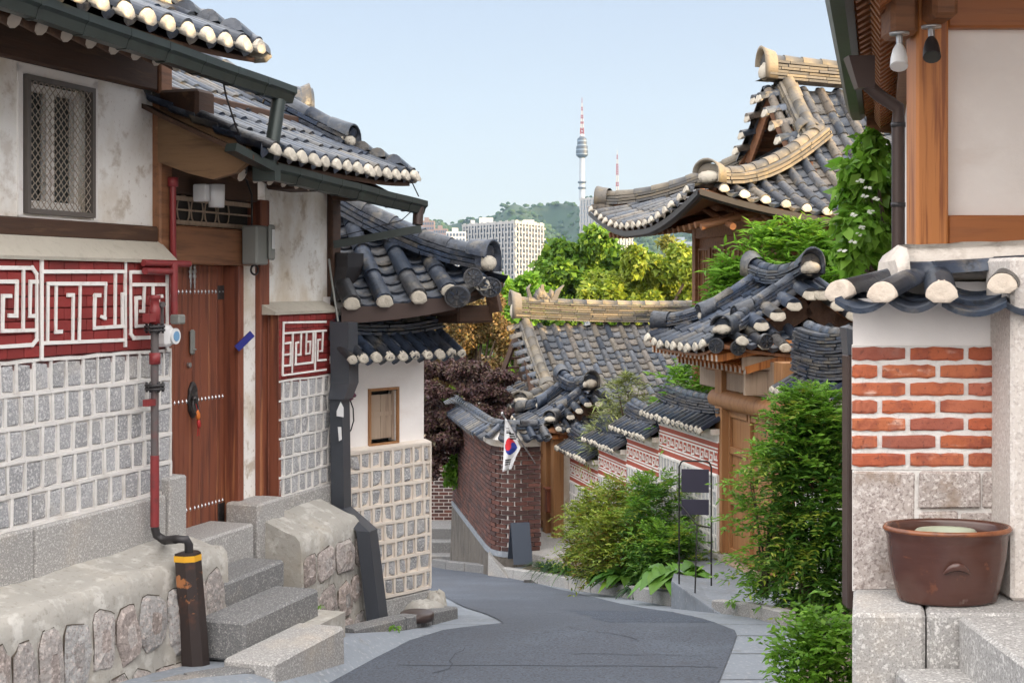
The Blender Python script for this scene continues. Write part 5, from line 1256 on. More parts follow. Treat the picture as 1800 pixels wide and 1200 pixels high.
# ------------------------------------------------------------------ stepped garden wall on the right
E = Fr(2.25, 15.0, .222, -1.0)
segs = [(1160, 1264, -1.62, 'second step of the garden wall, nearest the large gate, with red fretwork'), (1103, 1160, -1.93, 'middle step of the garden wall with a long red fretwork band'),
        (1053, 1103, -2.24, 'short step of the garden wall below the grass tuft'), (1003, 1053, -2.55, 'lowest step of the garden wall beside the small timber gate')]
def fret_unit(mb, u, z0, z1, w, off):
    h = z1 - z0; t = h * .105
    def bar(a, b, c_, d): mb.box(u + w * a, u + w * c_, -off - .010, -off, z0 + h * b, z0 + h * d)
    t_ = t / w; th = .105
    bar(0, .86, 1, .86 + th); bar(.10, .0, .10 + t_, .86); bar(.10, .18, .48, .18 + th); bar(.48 - t_, .18, .48, .62); bar(.28, .55, .48, .55 + th)
    bar(.62, .30, .62 + t_, .86); bar(.62, .30, .98, .30 + th); bar(.84, .30, .84 + t_, .66); bar(0, .0, 1, th)
for k, (pa, pb, zt, lab) in enumerate(segs):
    ua, ub = E.u(pa), E.u(pb)
    w = E.root('garden_wall', lab, 'wall', 'stepped tile-capped garden walls', gz(E.Y((pa + pb) / 2)) - .1, (ua + ub) / 2)
    zg = gz(E.Y(pa)) - .5
    m = MB(); m.box(ua + .002, ub - .002, .0, .26, zg, zt + .02); m.build('plaster', M['plaster'], w)
    zr1, zr0 = zt - .11, zt - .46
    m = MB(); m.box(ua, ub, -.012, .02, zr0, zr1); rp = m.build('red_panel', M['red_pale'], w)
    m = MB(); m.box(ua, ub, -.020, -.010, zr1 - .075, zr1 - .06); m.box(ua, ub, -.020, -.010, zr0 + .065, zr0 + .08); m.box(ua, ub, -.020, -.01, zr1 - .005, zr1 + .012); m.box(ua, ub, -.020, -.01, zr0 - .012, zr0 + .005)
    n = max(1, int((ub - ua) / .27 + .5)); wu = (ub - ua) / n
    for i in range(n): fret_unit(m, ua + i * wu, zr0 + .10, zr1 - .09, wu * .98, .0125)
    m.build('fret_pattern', M['white_paint'], rp)
    st, mo = MB(), MB(); rows = [zr0 - .02 - .165 * i for i in range(6)]
    stone_grid(st, mo, ua, ub, rows, .02, .10, .13, gap=.022, proud=.008, depth=.03, jit=.003, bev=.006); mo.box(ua + .001, ub - .001, -.012, .01, rows[-1], rows[0])
    s_ = st.build('block_cladding', M['stone_grey'], w); mo.build('pointing', M['mortar'], s_)
    m = MB(); m.bbox(ua - .001, ub + .001, -.04, .2, zg, rows[-1] - .012, .008); m.build('granite_base', M['granite'], w)
    wall_cap(w, ua - .12, ub + .02, .0, .26, zt + .03, p=.155, r=.045, hh=.17, over=.17, layers=(.30, .28, .24, .26, .22), name='wall_cap')
ua, ub = E.u(1398), E.u(1500)
w = E.root('garden_wall', 'garden wall with a thick stack of flat roof tiles, between the large gate and red brick pier', 'wall', 'stepped tile-capped garden walls', -3, (ua + ub) / 2)
m = MB(); m.box(ua, ub, 0, .26, -3.6, -1.03); m.build('plaster', M['plaster'], w)
br, mo = MB(), MB(); brick_grid(br, ua, ub, -1.9, -1.22, .0, .2, .055, .02, depth=.02, bev=0, proud=.012); br.build('brickwork', M['brick'], w)
wall_cap(w, ua - .05, ub, 0, .26, -1.0, p=.155, r=.05, hh=.17, over=.18, layers=(.34, .31, .35, .30, .33, .36, .32, .30, .34, .33, .30, .34, .31, .28), name='wall_cap')
# ------------------------------------------------------------------ near house on the right
H = Fr(1.93, 6.52, -.27, -1.0)          # side wall facing the alley, u grows towards the camera
ex = math.atan2(1, .27); dH = Vector((.2607, .9654)); nH = Vector((-.9654, .2607))
hH = root('tiled_house', (1.93, 6.52, -1.2), 0, 'near timber house with white plaster and a thick orange post under deep eaves', 'house'); BASE[hH] = Vector((1.93, 6.52, -1.2))
X0 = ipx(1605, 6.5); X1 = ipx(1661, 6.5)
m = MB(); m.bbox(X0, X1, 6.44, 6.62, -.6, 2.2, .012); m.build('post', M['wood_orange'], hH)
m = MB(); m.box(X1, 6, 6.52, 6.75, .33, 1.24); m.build('wall', M['plaster_pink'], hH)
m = MB(); m.bbox(X1 + .002, 6, 6.46, 6.7, .185, .328, .01); m.build('sill_beam', M['wood_orange_h'], hH)
m = MB(); m.bbox(X1 + .002, 6, 6.46, 6.7, 1.215, 1.46, .01); m.build('beam', M['wood_orange_h'], hH)
m = MB(); m.bbox(X0 + .02, X1 - .015, 6.25, 6.438, 1.225, 1.38, .02); m.build('bracket', M['wood_beam'], hH)
m = MB(); m.bbox(X0 - .13, X0 - .002, 6.40, 6.6, 1.17, 1.42, .02); m.build('bracket', M['wood_beam'], hH)
m = MB(); m.box(X1, 6, 6.54, 6.75, -1.2, .183); m.build('lower_wall', M['plaster_pink'], hH)
s_ = root('side', (0, 0, 0)) if False else None
side = MB(); o_ = Vector((X0, 6.56))
def sideq(mb, t0, t1, i0, i1, z0, z1):
    """box along the receding side wall: t = distance away, i = distance in"""
    P = [(o_ + dH * t - nH * i) for t, i in ((t0, i0), (t1, i0), (t1, i1), (t0, i1))]
    mb.loft([[(p.x, p.y, z0) for p in P], [(p.x, p.y, z1) for p in P]])
sideq(side, .08, 5.0, .035, .25, -3.4, 1.5); side.build('wall', M['plaster_pink'], hH)
m = MB(); sideq(m, 1.0, 1.12, .015, .2, -1.8, 1.5); m.build('post', M['wood_orange'], hH)
m = MB(); sideq(m, 4.8, 5.0, -.03, .2, -1.8, 1.5); m.build('post', M['wood_orange'], hH)
m = MB(); sideq(m, .0, 5.1, -.03, .2, 1.22, 1.44); m.build('beam', M['wood_beam'], hH)
aH, bH = 4.2, 2.6; cH = o_ + dH * 1.35 + nH * (.27 - bH)
roH, MpH, tzH, flH = hanok_roof(hH, cH.x, cH.y, math.atan2(dH.y, dH.x), aH, bH, 1.50, 3.05, h=0, p=.2, r=.062, fl=.10, c=.25, sides='fb', n=7, roll_L=.34, pan_L=.2, desc=(False, False), soffit='wood_beam', verge=False)
gp = []
for t in np.linspace(-2.85, 5.5, 16):
    q = o_ + dH * t + nH * .27; gp.append((q.x, q.y, 1.475 + .08 * max(0, (t - 3.5) / 2) ** 2))
gutter_sweep(hH, gp, -.12, .11, M['gutter'])
m = MB()
for i in range(len(gp) - 1): m.bar(Vector(gp[i]) + Vector((.10, -.03, -.02)), Vector(gp[i + 1]) + Vector((.10, -.03, -.02)), .16, .03)
m.build('drip_board', M['metal_slate'], hH)
for i0, i1, z0, z1, ww in ((.1, -.16, 1.50, 1.33, .075), (-.02, -.27, 1.56, 1.43, .065)):
    r0 = None
    for t in np.arange(-2.6, 5.0, .17):
        q = o_ + dH * t
        if r0 is None:
            mb = MB(); mb.bar(tuple(-nH * i0) + (0,), tuple(-nH * i1) + (z1 - z0,), ww, .085); r0 = mb.build('rafter', M['wood_orange_h'], hH, loc=(q.x, q.y, z0))
        else: inst(r0, (q.x, q.y, z0), hH)
m = MB(); q = o_ + dH * 5.1; P = [q + nH * .25, q - nH * 1.2]; m.loft([[(p.x, p.y, z) for p, z in ((P[0], 1.30), (P[1], 1.12), (P[1], 1.70), (P[0], 1.47))], [(p.x + dH.x * .05, p.y + dH.y * .05, z) for p, z in ((P[0], 1.30), (P[1], 1.12), (P[1], 1.70), (P[0], 1.47))]]); m.build('barge_board', M['wood_beam'], hH)
g = root('downpipe', (X0 - .1, 7.2, -1.2), 0, 'tall brown round downpipe beside the thick orange post', 'downpipe'); BASE[g] = Vector((X0 - .1, 7.2, -1.2))
Yp = 7.35
m = MB(); m.tube([at(1526, 150, Yp), at(1545, 168, Yp), at(1579, 190, Yp), at(1579, 215, Yp), at(1579, 620, Yp)], .035, 14); m.build('pipe', M['metal_brown'], g)
m = MB(); c_ = at(1510, 130, Yp); m.loft([[c_ + Vector((x * .07, y * .06, .09)) for x, y in ((-1, -1), (1, -1), (1, 1), (-1, 1))], [c_ + Vector((x * .045 + .03, y * .04, -.08)) for x, y in ((-1, -1), (1, -1), (1, 1), (-1, 1))]]); m.build('rain_head', M['metal_brown'], g)
for dy in (190, 330): m = MB(); m.lathe([(.0, -.012), (.039, -.012), (.039, .012), (0, .012)], 14, at(1579, dy + 30, Yp)); m.build('pipe_collar', M['metal_dark'], g)
for px, py, nm, lab, dirv in ((1577, 62, 'plastic_white', 'pale floodlight on a short stem beside the orange post', (-.15, -.5, -.9)), (1633, 50, 'metal_dark', 'dark floodlight hanging from the bracket on the orange post', (-.15, -.6, -.8))):
    Yf = 6.25; g = root('floodlight', at(px, py, Yf), 0, lab, 'lamp'); c_ = at(px + 4, py, Yf); BASE[g] = at(px, py, Yf)
    m = MB(); m.lathe([(0, 0), (.045, 0), (.045, .012), (0, .012)], 14, c_); m.tube([c_, c_ + Vector((-.002, -.01, -.06))], .016, 8); m.build('stem', M['steel'], g)
    d_ = Vector(dirv).normalized(); p = c_ + Vector((-.004, -.01, -.05)); m = MB(); m.tube([p, p + d_ * .03, p + d_ * .07, p + d_ * .12], [.018, .030, .037, .040], 14); m.build('lamp_head', M[nm], g)
    m = MB(); m.tube([p + d_ * .118, p + d_ * .122], .034, 14); m.build('lens', M['glass_dark'] if nm == 'metal_dark' else M['plastic_white'], g)
# ------------------------------------------------------------------ red brick pier
YI = 4.69; I = Fr(ipx(1497, YI), YI, 1.0, 0.0)
SHX = .262
def shear(mb, y0=0.0):
    mb.v = [(p[0] + SHX * max(0, p[1] - y0), p[1], p[2]) for p in mb.v]; return mb
pI = I.root('brick_pier', 'pier of orange-red bricks in white joints on granite, capped with roof tiles', 'pier', None, -2.1, .27)
UI = ipx(1776, YI) - ipx(1497, YI); zI = lambda y: (500 - y) / F * YI
m = MB(); m.box(0.004, UI - .02, .008, .40, -1.05, zI(545) + .04); shear(m); m.build('plaster', M['plaster_pink'], pI)
br = MB(); random.seed(3); zrow = [zI(608 + 31 * i) for i in range(8)]
for i in range(7):
    u = -.5 * .193 if i % 2 else 0.0; z1, z0 = zrow[i] - .003, zrow[i + 1] + .011
    while u < UI - .04:
        a, b = max(0.0, u) , min(UI - .014, u + .182)
        if b - a > .025:
            n = 7; rr = []
            for q in range(n + 1):
                x = a + (b - a) * q / n; j = lambda s: random.uniform(-s, s); t = .005 if 0 < q < n else .0
                rr.append([(x, -.004 + j(.002), z0 + j(.0025) + (.004 - t * .6)), (x, -.008 + j(.002), z0 + .008 + j(.002)), (x, -.008 + j(.002), z1 - .008 + j(.002)), (x, -.004 + j(.002), z1 + j(.0025) - (.004 - t * .6)), (x, .08, z1), (x, .08, z0)])
            br.loft(rr)
        u += .200
b_ = shear(br).build('brickwork', M['brick'], pI)
m = MB(); m.box(.0, UI - .012, .0, .2, zrow[7], zrow[0] + .002); shear(m).build('joint', M['mortar'], b_)
m = MB(); m.box(UI - .012, UI + .02, .03, .4, -1.05, zI(460)); m.build('return_wall', M['plaster_pink'], pI)
m = MB()
for i in range(7): m.box(UI - .016, UI + .022, .028, .2, zrow[i + 1] + .008, zrow[i] - .004)
m.build('return_bricks', M['brick'], pI)
M['granite_pink'] = mat('granite_pink', (.40, .35, .325), .88, [(110, (.20, .16, .15), .50, .64, .75, None, 2), (70, (.70, .65, .62), .52, .66, .7, None, 2), (3.2, (.27, .20, .15), .52, .62, .75)], [(60, .6, .006), (12, .5, .02)], island=.12)
m = MB()
for a, b, y0, y1, o in ((1498, 1608, 828, 1038, 0), (1614, 1722, 828, 893, .012), (1726, 1774, 828, 893, .004), (1614, 1684, 898, 1038, .004), (1688, 1774, 898, 1038, 0)):
    m.bbox(ipx(a, YI) - I.o[0], ipx(b, YI) - I.o[0], -.006 - o, .2, zI(y1), zI(y0), .008, .003)
s_ = shear(m).build('granite_block', M['granite_pink'], pI)
m = MB(); m.box(.002, UI - .014, .0, .2, zI(1038), zI(826)); shear(m).build('pointing', M['mortar'], s_)
T, Lm = MB(), MB()
zc = lambda y, Y: (500 - y) / F * Y
def roll_px(p0, Y0, p1, Y1, r, cap=True):
    A_, B_ = at(p0[0], p0[1], Y0), at(p1[0], p1[1], Y1); A_ -= Vector((I.o[0], YI, 0)); B_ -= Vector((I.o[0], YI, 0))
    t = (B_ - A_).normalized(); sd = t.cross(Vector((0, 0, 1))).normalized(); half_roll(T, A_, B_, sd, r, r * .92, 10, back=True)
    if cap: lime_cap(Lm, A_, t, sd, sd.cross(t).normalized(), r * 1.0, 16, .030)
roll_px((1478, 518), 4.66, (1580, 490), 4.86, .050)
roll_px((1553, 520), 4.48, (1614, 488), 4.78, .050)
roll_px((1655, 520), 4.45, (1648, 483), 4.80, .052)
roll_px((1762, 505), 4.45, (1780, 480), 4.80, .050)
roll_px((1592, 480), 4.74, (1640, 478), 4.76, .040, False); roll_px((1640, 482), 4.74, (1750, 474), 4.76, .046, False); roll_px((1750, 474), 4.74, (1860, 466), 4.76, .046, False)
def pan_px(p0, Y0, p1, Y1, w):
    A_, B_ = at(p0[0], p0[1], Y0) - Vector((I.o[0], YI, 0)), at(p1[0], p1[1], Y1) - Vector((I.o[0], YI, 0))
    t = (B_ - A_).normalized(); sd = t.cross(Vector((0, 0, 1))).normalized(); pan_strip(T, lambda s: A_ + t * s, 0, (B_ - A_).length, sd, w, .034, .2, n=10, lip=.012, eave=False)
pan_px((1512, 530), 4.52, (1560, 505), 4.82, .17); pan_px((1605, 530), 4.48, (1620, 500), 4.82, .16); pan_px((1712, 537), 4.44, (1716, 500), 4.82, .20); pan_px((1812, 535), 4.45, (1816, 500), 4.82, .17)
T.merge(Lm, mat('lime_pink', (.56, .48, .40), .92, [(10, (.44, .36, .29), .48, .70, .75), (40, (.25, .2, .17), .62, .76, .6)], [(24, .9, .012)]))
cp = T.build('wall_cap', M['tile'], pI)
m = MB(); random.seed(4); a_, b_ = ipx(1562, 4.8) - I.o[0], 1.0; rr = []
for i in range(16):
    x = a_ + (b_ - a_) * (i / 15) ** 1.5; k = [.1, .6, 1][min(i, 2)]; zt_ = zc(462, 4.8) + .045 * k + .035 * (x - a_); f_ = -.02 if i < 3 else .115
    rr.append([(x, f_ + random.uniform(-.003, .003), .0 if i < 3 else .03), (x, f_ + .02, zt_ - .022), (x, f_ + .05, zt_ + .004), (x, .14, zt_ + .018 * k + random.uniform(-.003, .003)), (x, .24, zt_), (x, .28, .0)])
m.loft(rr, True, True, True); m.build('mortar_crown', mat('crown_mortar', (.60, .545, .49), .95, [(6, (.42, .36, .31), .48, .68, .8), (30, (.68, .63, .58), .52, .7, .6)], [(14, .7, .02), (60, .5, .005)]), cp)
m = MB(); m.box(.05, UI - .02, .13, .38, zI(560), .01); shear(m).build('coping_bed', M['plaster_pink'], cp)
# granite plinth and steps below the pier
pl = root('granite_plinth', (1.5, 4.5, -2.1), 0, 'pale granite ledge that carries the brown pot', 'plinth'); BASE[pl] = Vector((1.5, 4.5, -2.1))
zL = -1.045; Yf = 4.34; x0, xm, x1 = ipx(1498, Yf), ipx(1628, Yf), 2.4
m = MB(); m.bbox(x0, xm - .0025, Yf, YI + .3, -2.2, zL, .012); m.bbox(xm + .0025, x1, Yf, YI + .3, -2.2, zL, .012); shear(m, Yf).build('ledge_block', M['granite'], pl)
for i, (pa, pb, py, Y0, lab) in enumerate(((1575, 1900, 1175, 4.12, 'low granite step at the foot of the pot ledge'), (1706, 1950, 1097, 4.02, 'upper granite step rising beside the pot ledge'))):
    zt_ = (500 - py) / F * (Y0 + .2); m = MB(); xa, xb = ipx(pa, Y0 + .2), ipx(pb, Y0)
    m.bbox(xa, xb, Y0 - (.30 if i else 0), Yf - .003 - (0 if i else .0), -2.2, zt_, .012)
    o = m.build('granite_step', M['granite'], None); tag(o, lab, 'step', 'granite steps by the pier')
gp_ = root('granite_post', (1.7, 4.45, zL), 0, 'pale rough stone gatepost cut by the photo edge, beside the pot', 'post'); BASE[gp_] = Vector((1.7, 4.45, zL))
m = MB(); Yq = 4.50; m.bbox(ipx(1778, Yq), 2.3, Yq, Yq + .25, zL + .001, zc(452, Yq), .012); m.build('shaft', mat('granite_pale', (.58, .53, .49), .9, [(110, (.36, .31, .29), .50, .66, .6, None, 2), (60, (.72, .69, .66), .52, .66, .6, None, 2)], [(60, .6, .005)]), gp_)
# brown pot
pc = (ipx(1665, 4.52), 4.52); pot = root('glazed_pot', (pc[0], pc[1], zL), 0, 'wide brown glazed pot with a chipped side and green inner dish', 'pot'); BASE[pot] = Vector((pc[0], pc[1], zL))
def oval(mb):
    mb.v = [(p[0], pc[1] + (p[1] - pc[1]) * .66, p[2]) for p in mb.v]; return mb
M['glaze'] = mat('glaze', (.075, .032, .024), .22, [(3, (.055, .022, .017), .42, .68, .8, (1, 1, 4)), (6, (.30, .095, .035), .66, .78, .7, (1, 1, 3)), (3.6, (.22, .18, .15), .64, .68, .7), (16, (.16, .06, .03), .62, .70, .6)], [(12, .12, .006, (1, 1, 6))], spec=.6)
m = MB(); m.lathe([(0, .002), (.150, .002), (.160, .006), (.163, .012), (.170, .04), (.182, .09), (.192, .15), (.197, .20), (.200, .222), (.207, .230), (.209, .240), (.205, .248), (.196, .247), (.190, .236), (.186, .20), (.176, .12), (.160, .06), (0, .05)], 48, (pc[0], pc[1], zL)); oval(m).build('pot_body', M['glaze'], pot)
m = MB(); m.lathe([(.204, .232), (.211, .236), (.2115, .241), (.206, .2495), (.197, .2485)], 48, (pc[0], pc[1], zL), caps=False); oval(m).build('pot_rim', mat('glaze_rim', (.22, .075, .03), .25, [(9, (.08, .03, .02), .48, .7, .8)]), pot)
m = MB(); th = np.linspace(0, 1, 9)
for sg in (-1, 1): pass
for a0 in (-1.62,):
    pts = [(pc[0] + (.197 + .012 * math.sin(math.pi * k)) * math.cos(a0 + (k - .5) * .42), pc[1] + (.197 + .012 * math.sin(math.pi * k)) * math.sin(a0 + (k - .5) * .42), zL + .115 + .025 * math.sin(math.pi * k)) for k in th]
    m.tube(pts, [.004, .008, .012, .014, .015, .014, .012, .008, .004], 8)
oval(m).build('pot_handle', M['glaze'], pot)
m = MB(); m.lathe([(.060, -.015), (.082, .016), (.094, .020), (.101, .014), (.090, -.012), (.060, -.03)], 30, (pc[0] - .005, pc[1] + .0, zL + .216), caps=False); oval(m).build('inner_dish', mat('dish_green', (.34, .36, .27), .4), pot)
m = MB(); m.lathe([(0, .0), (.086, .0), (.086, .004), (0, .004)], 24, (pc[0] - .005, pc[1] + .0, zL + .205)); oval(m).build('dish_water', mat('dish_dark', (.012, .030, .008), .6), pot)
# brown downpipe beside the pier
g = root('downpipe', (ipx(1487, 4.9), 4.9, -2.2), 0, 'dark brown square downpipe against the brick pier, by the green shrub', 'downpipe'); BASE[g] = Vector((ipx(1487, 4.9), 4.9, -2.2))
xp = ipx(1488, 4.85); m = MB(); m.bbox(xp - .014, xp + .014, 4.78, 4.86, zc(1062, 4.85), zc(622, 4.85), .004); m.build('pipe', M['metal_brown'], g)
m = MB(); m.loft([[(xp - .012, 4.78, zc(622, 4.85)), (xp + .014, 4.78, zc(622, 4.85)), (xp + .014, 4.86, zc(622, 4.85)), (xp - .012, 4.86, zc(622, 4.85))], [(xp - .02, 4.77, zc(575, 4.85)), (xp + .014, 4.77, zc(580, 4.85)), (xp + .014, 4.87, zc(570, 4.85)), (xp - .02, 4.87, zc(575, 4.85))]]); m.build('pipe_shoe', M['metal_slate'], g)
# ------------------------------------------------------------------ kerbs, platforms
kerb_line('kerb', [(ipx(x, Y), Y, (500 - y) / F * Y) for x, y, Y in ((180, 1228, 7.1), (250, 1212, 7.35), (330, 1190, 7.65), (484, 1166, 7.95))], .16, .3, M['granite_dark'])
kerb_line('kerb', [(ipx(x, Y), Y, gz(Y) + .085) for x, Y in ((608, 9.55), (700, 10.1), (745, 10.5), (790, 11.1))], .15, .3, M['granite_dark'])
kerb_line('kerb', [(road_r(Y) + d, Y, gz(Y) + .13) for Y, d in ((20.5, .05), (18.8, .10), (17.3, .22), (15.6, .38), (14.2, .45), (13.55, .46))], .14, .4, M['granite'])
kerb_line('kerb', [(ipx(x, Y), Y, gz(Y) + .10) for x, Y in ((1262, 12.15), (1330, 11.3), (1385, 10.4))], .13, .4, M['granite'])
kerb_line('kerb', [(ipx(x, Y), Y, gz(Y) + .13) for x, Y in ((766, 23.5), (790, 22.6), (858, 21.1), (884, 20.75))], .14, .5, M['granite_dark'])
def platform(name, pts, zt, zb, m_, lab, cat='platform'):
    """pts (px, Y) footprint; zt list of top heights"""
    mb = MB(); P = [(ipx(x, Y), Y) for x, Y in pts]
    mb.loft([[(p[0], p[1], zb) for p in P], [(p[0], p[1], z - .012) for p, z in zip(P, zt)], [(p[0] * .995 + sum(q[0] for q in P) / len(P) * .005, p[1] * .995 + sum(q[1] for q in P) / len(P) * .005, z) for p, z in zip(P, zt)]])
    o = mb.build(name, m_, None); tag(o, lab, cat); return o
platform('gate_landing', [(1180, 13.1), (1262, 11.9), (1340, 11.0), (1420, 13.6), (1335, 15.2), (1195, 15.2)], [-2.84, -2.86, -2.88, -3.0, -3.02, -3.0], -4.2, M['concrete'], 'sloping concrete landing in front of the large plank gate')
platform('gate_landing', [(858, 20.5), (900, 19.6), (905, 20.6), (880, 21.3)], [-4.02, -4.30, -4.30, -4.02], -5, M['granite'], 'small ramped granite cheek at the foot of the folding board')
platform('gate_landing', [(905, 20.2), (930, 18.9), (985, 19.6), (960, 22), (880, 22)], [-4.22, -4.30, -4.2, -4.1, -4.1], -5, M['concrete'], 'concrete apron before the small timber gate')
platform('gate_landing', [(935, 20.2), (990, 19.8), (1020, 22), (940, 22)], [-3.98, -3.98, -3.95, -3.98], -5, M['granite'], 'raised granite threshold slab of the small timber gate')
# planting bed between kerb and garden wall
v, q = [], []; ys = np.linspace(13.4, 20.6, 26)
for Y in ys:
    a = road_r(Y) + float(np.interp(Y, [13.4, 15.6, 17.3, 20.6], [.50, .42, .26, .12])); b = E.w(0, 0).x - .222 * (Y - 15) + .05
    for i in range(7): x = a + (b - a) * i / 6; v.append((x, Y, gz(Y) + .10 + .18 * i / 6 + random.uniform(-.02, .02)))
for r in range(25):
    for i in range(6): k = r * 7 + i; q.append((k, k + 1, k + 8, k + 7))
o = np_mesh('ground', v, q, M['soil']); o['kind'] = 'structure'
v, q = [], []; ys = np.linspace(5.0, 12.8, 24)
for Y in ys:
    a, b = road_r(Y) + float(np.interp(Y, [5, 9.5, 11.5, 12.8], [.42, .50, .62, 1.1])), 3.6
    for i in range(7): x = a + (b - a) * i / 6; v.append((x, Y, gz(Y) + .02 + .16 * i / 6 + random.uniform(-.02, .02)))
for r in range(23):
    for i in range(6): k = r * 7 + i; q.append((k, k + 1, k + 8, k + 7))
o = np_mesh('ground', v, q, M['soil']); o['kind'] = 'structure'
# ------------------------------------------------------------------ signs, flag, drain
g = root('folding_board', (ipx(914, 20.0), 20.0, -4.25), R(12), 'dark slate folding board standing by the brick wall', 'sign'); 
x, z0, z1 = .14, (500 - 986) / F * 20 + 4.25, (500 - 918) / F * 20 + 4.25
for s in (1, -1):
    m = MB(); m.loft([[(-x, -.22 * s, z0), (x, -.22 * s, z0), (x, -.20 * s, z0), (-x, -.20 * s, z0)], [(-x, -.02 * s, z1), (x, -.02 * s, z1), (x, -.002 * s, z1), (-x, -.002 * s, z1)]]); m.build('board', mat('slate_board', (.03, .042, .065), .55), g)
g = root('sign_stand', (ipx(1222, 13.0), 13.0, -2.86), R(-8), 'thin black arched metal stand holding two blank dark plates', 'sign'); Ys = 13.0
hx = (1248 - 1192) / 2 / F * Ys; zf = lambda y: (500 - y) / F * Ys + 2.86
m = MB(); m.tube([(-hx, 0, 0), (-hx, 0, zf(820)), (-hx + .02, 0, zf(812)), (-hx + .04, 0, zf(810)), (hx - .04, 0, zf(810)), (hx - .02, 0, zf(812)), (hx, 0, zf(820)), (hx, 0, 0)], .009, 6)
m.tube([(0, -.30, -.02), (.02, -.28, .62), (-hx, 0, .78)], .008, 6); m.tube([(.02, -.28, .62), (hx, 0, .55)], .008, 6); m.build('stand', M['black'], g)
for y0, y1 in ((824, 865), (877, 904)):
    m = MB(); m.bbox(-hx + .022, hx - .022, -.012, .004, zf(y1), zf(y0), .003); m.build('sign_plate', mat('plate_purple', (.030, .027, .050), .5), g)
YF = 19.85; b0 = at(885, 730, YF); g = root('flag', b0, 0, 'white flag with a red and blue disc and black bars on a slanting pole', 'flag'); BASE[g] = b0
m = MB(); m.tube([at(884, 729, YF), at(941, 814, YF + .55)], .011, 8); m.blob(at(883, 727, YF), .022, .022, .03, 8, 5, .03); m.build('flag_pole', M['steel'], g)
fl0, fl1 = ip_ = ((lambda t: np.interp(t, [0, .3, .6, 1], [887.5, 886.5, 885.5, 883.5])), (lambda t: np.interp(t, [0, .25, .55, .72, 1], [890, 903, 915.5, 908, 899])))
def cloth(s, t):
    x = fl0(t) + (fl1(t) - fl0(t)) * s; y = 736 + 93 * t - (5 * s if t > .5 else 0) * (t - .5) * 2 + 0
    return at(float(x), float(y), YF + .02 + .10 * s * min(1, t * 2) + .022 * math.sin(s * 8 + t * 3))
ns, ntt = 16, 24; v = [cloth(i / ns, j / ntt) for j in range(ntt + 1) for i in range(ns + 1)]; q = [(j * (ns + 1) + i, j * (ns + 1) + i + 1, (j + 1) * (ns + 1) + i + 1, (j + 1) * (ns + 1) + i) for j in range(ntt) for i in range(ns)]
m = MB(); m.add([tuple(p) for p in v], q, True); fl_ = m.build('flag_cloth', mat('cloth_white', (.78, .78, .80), .8, trans=.2), g)
fl_.modifiers.new('thick', 'SOLIDIFY').thickness = .003
def patch(name, f_in, col, k):
    '''fine cells of the cloth inside a region, set just off both faces'''
    mb = MB(); n1, n2 = 40, 70
    for sg in (-1, 1):
        for j in range(n2):
            for i in range(n1):
                s, t = (i + .5) / n1, (j + .5) / n2
                if f_in(s, t): mb.add([tuple(cloth(a, b) + Vector((0, sg * .006 * k, 0))) for a, b in ((i / n1, j / n2), ((i + 1) / n1, j / n2), ((i + 1) / n1, (j + 1) / n2), (i / n1, (j + 1) / n2))], [(0, 1, 2, 3)])
    return mb.build(name, mat('cloth_' + name, col, .8), fl_)
def disc(s, t, up):
    x, y = (s - .44) / .36, (t - .52) / .165
    if x * x + y * y > 1: return False
    inr = (x + .5) ** 2 + y * y < .25; inl = (x - .5) ** 2 + y * y < .25
    red = (y < 0 and not inl) or inr
    return red == up
patch('flag_red', lambda s, t: disc(s, t, True), (.55, .02, .03), 1); patch('flag_blue', lambda s, t: disc(s, t, False), (.02, .04, .28), 1)
for (s0, t0) in ((.45, .22), (.72, .33), (.42, .83)): patch('flag_bars', lambda s, t: abs(s - s0) < .24 and any(abs(t - t0 - d_) < .0115 for d_ in (-.04, 0, .04)), (.01, .01, .01), 1).name = 'flag_bar'
Yd = 18.6; m = MB(); X = road_r(Yd) + .04
m.box(X - .16, X + .40, Yd - .16, Yd + .16, gz(Yd) - .02, gz(Yd) + .006); dg = m.build('drain_grate', M['iron'], None); tag(dg, 'dark iron drain grate at the far bend of the road', 'drain cover')
m = MB(); Yd = 10.75; xa = ipx(770, Yd); m.loft([[(xa - .02, Yd - .10, gz(Yd) + .10), (xa + .30, Yd - .10, gz(Yd) - .0), (xa + .3, Yd + .10, gz(Yd) + .0), (xa - .02, Yd + .10, gz(Yd) + .10)], [(xa - .02, Yd - .10, gz(Yd) + .115), (xa + .30, Yd - .10, gz(Yd) + .012), (xa + .3, Yd + .10, gz(Yd) + .012), (xa - .02, Yd + .10, gz(Yd) + .115)]])
mh = MB(); cx_, cy_ = ipx(733, 10.35), 10.35; mh.lathe([(0, 0), (.13, 0), (.13, .05), (.12, .056), (0, .056)], 28, (cx_, cy_, gz(10.35) + .05)); o = mh.build('manhole_cover', M['metal_brown'], None); tag(o, 'brown round metal cover at the foot of the white corner house', 'manhole cover')
random.seed(8)
for px, Y, sx, sz, lab in ((745, 10.95, .16, .09, 'flat beige boulder at the white house corner'), (768, 11.35, .10, .13, 'upright pale boulder leaning on the white house corner')):
    m = MB(); m.blob((ipx(px, Y), Y, gz(Y) + sz * .5 + .02), sx, .16, sz, 9, 6, .16); o = m.build('boulder', M['cement'], None); tag(o, lab, 'boulder')
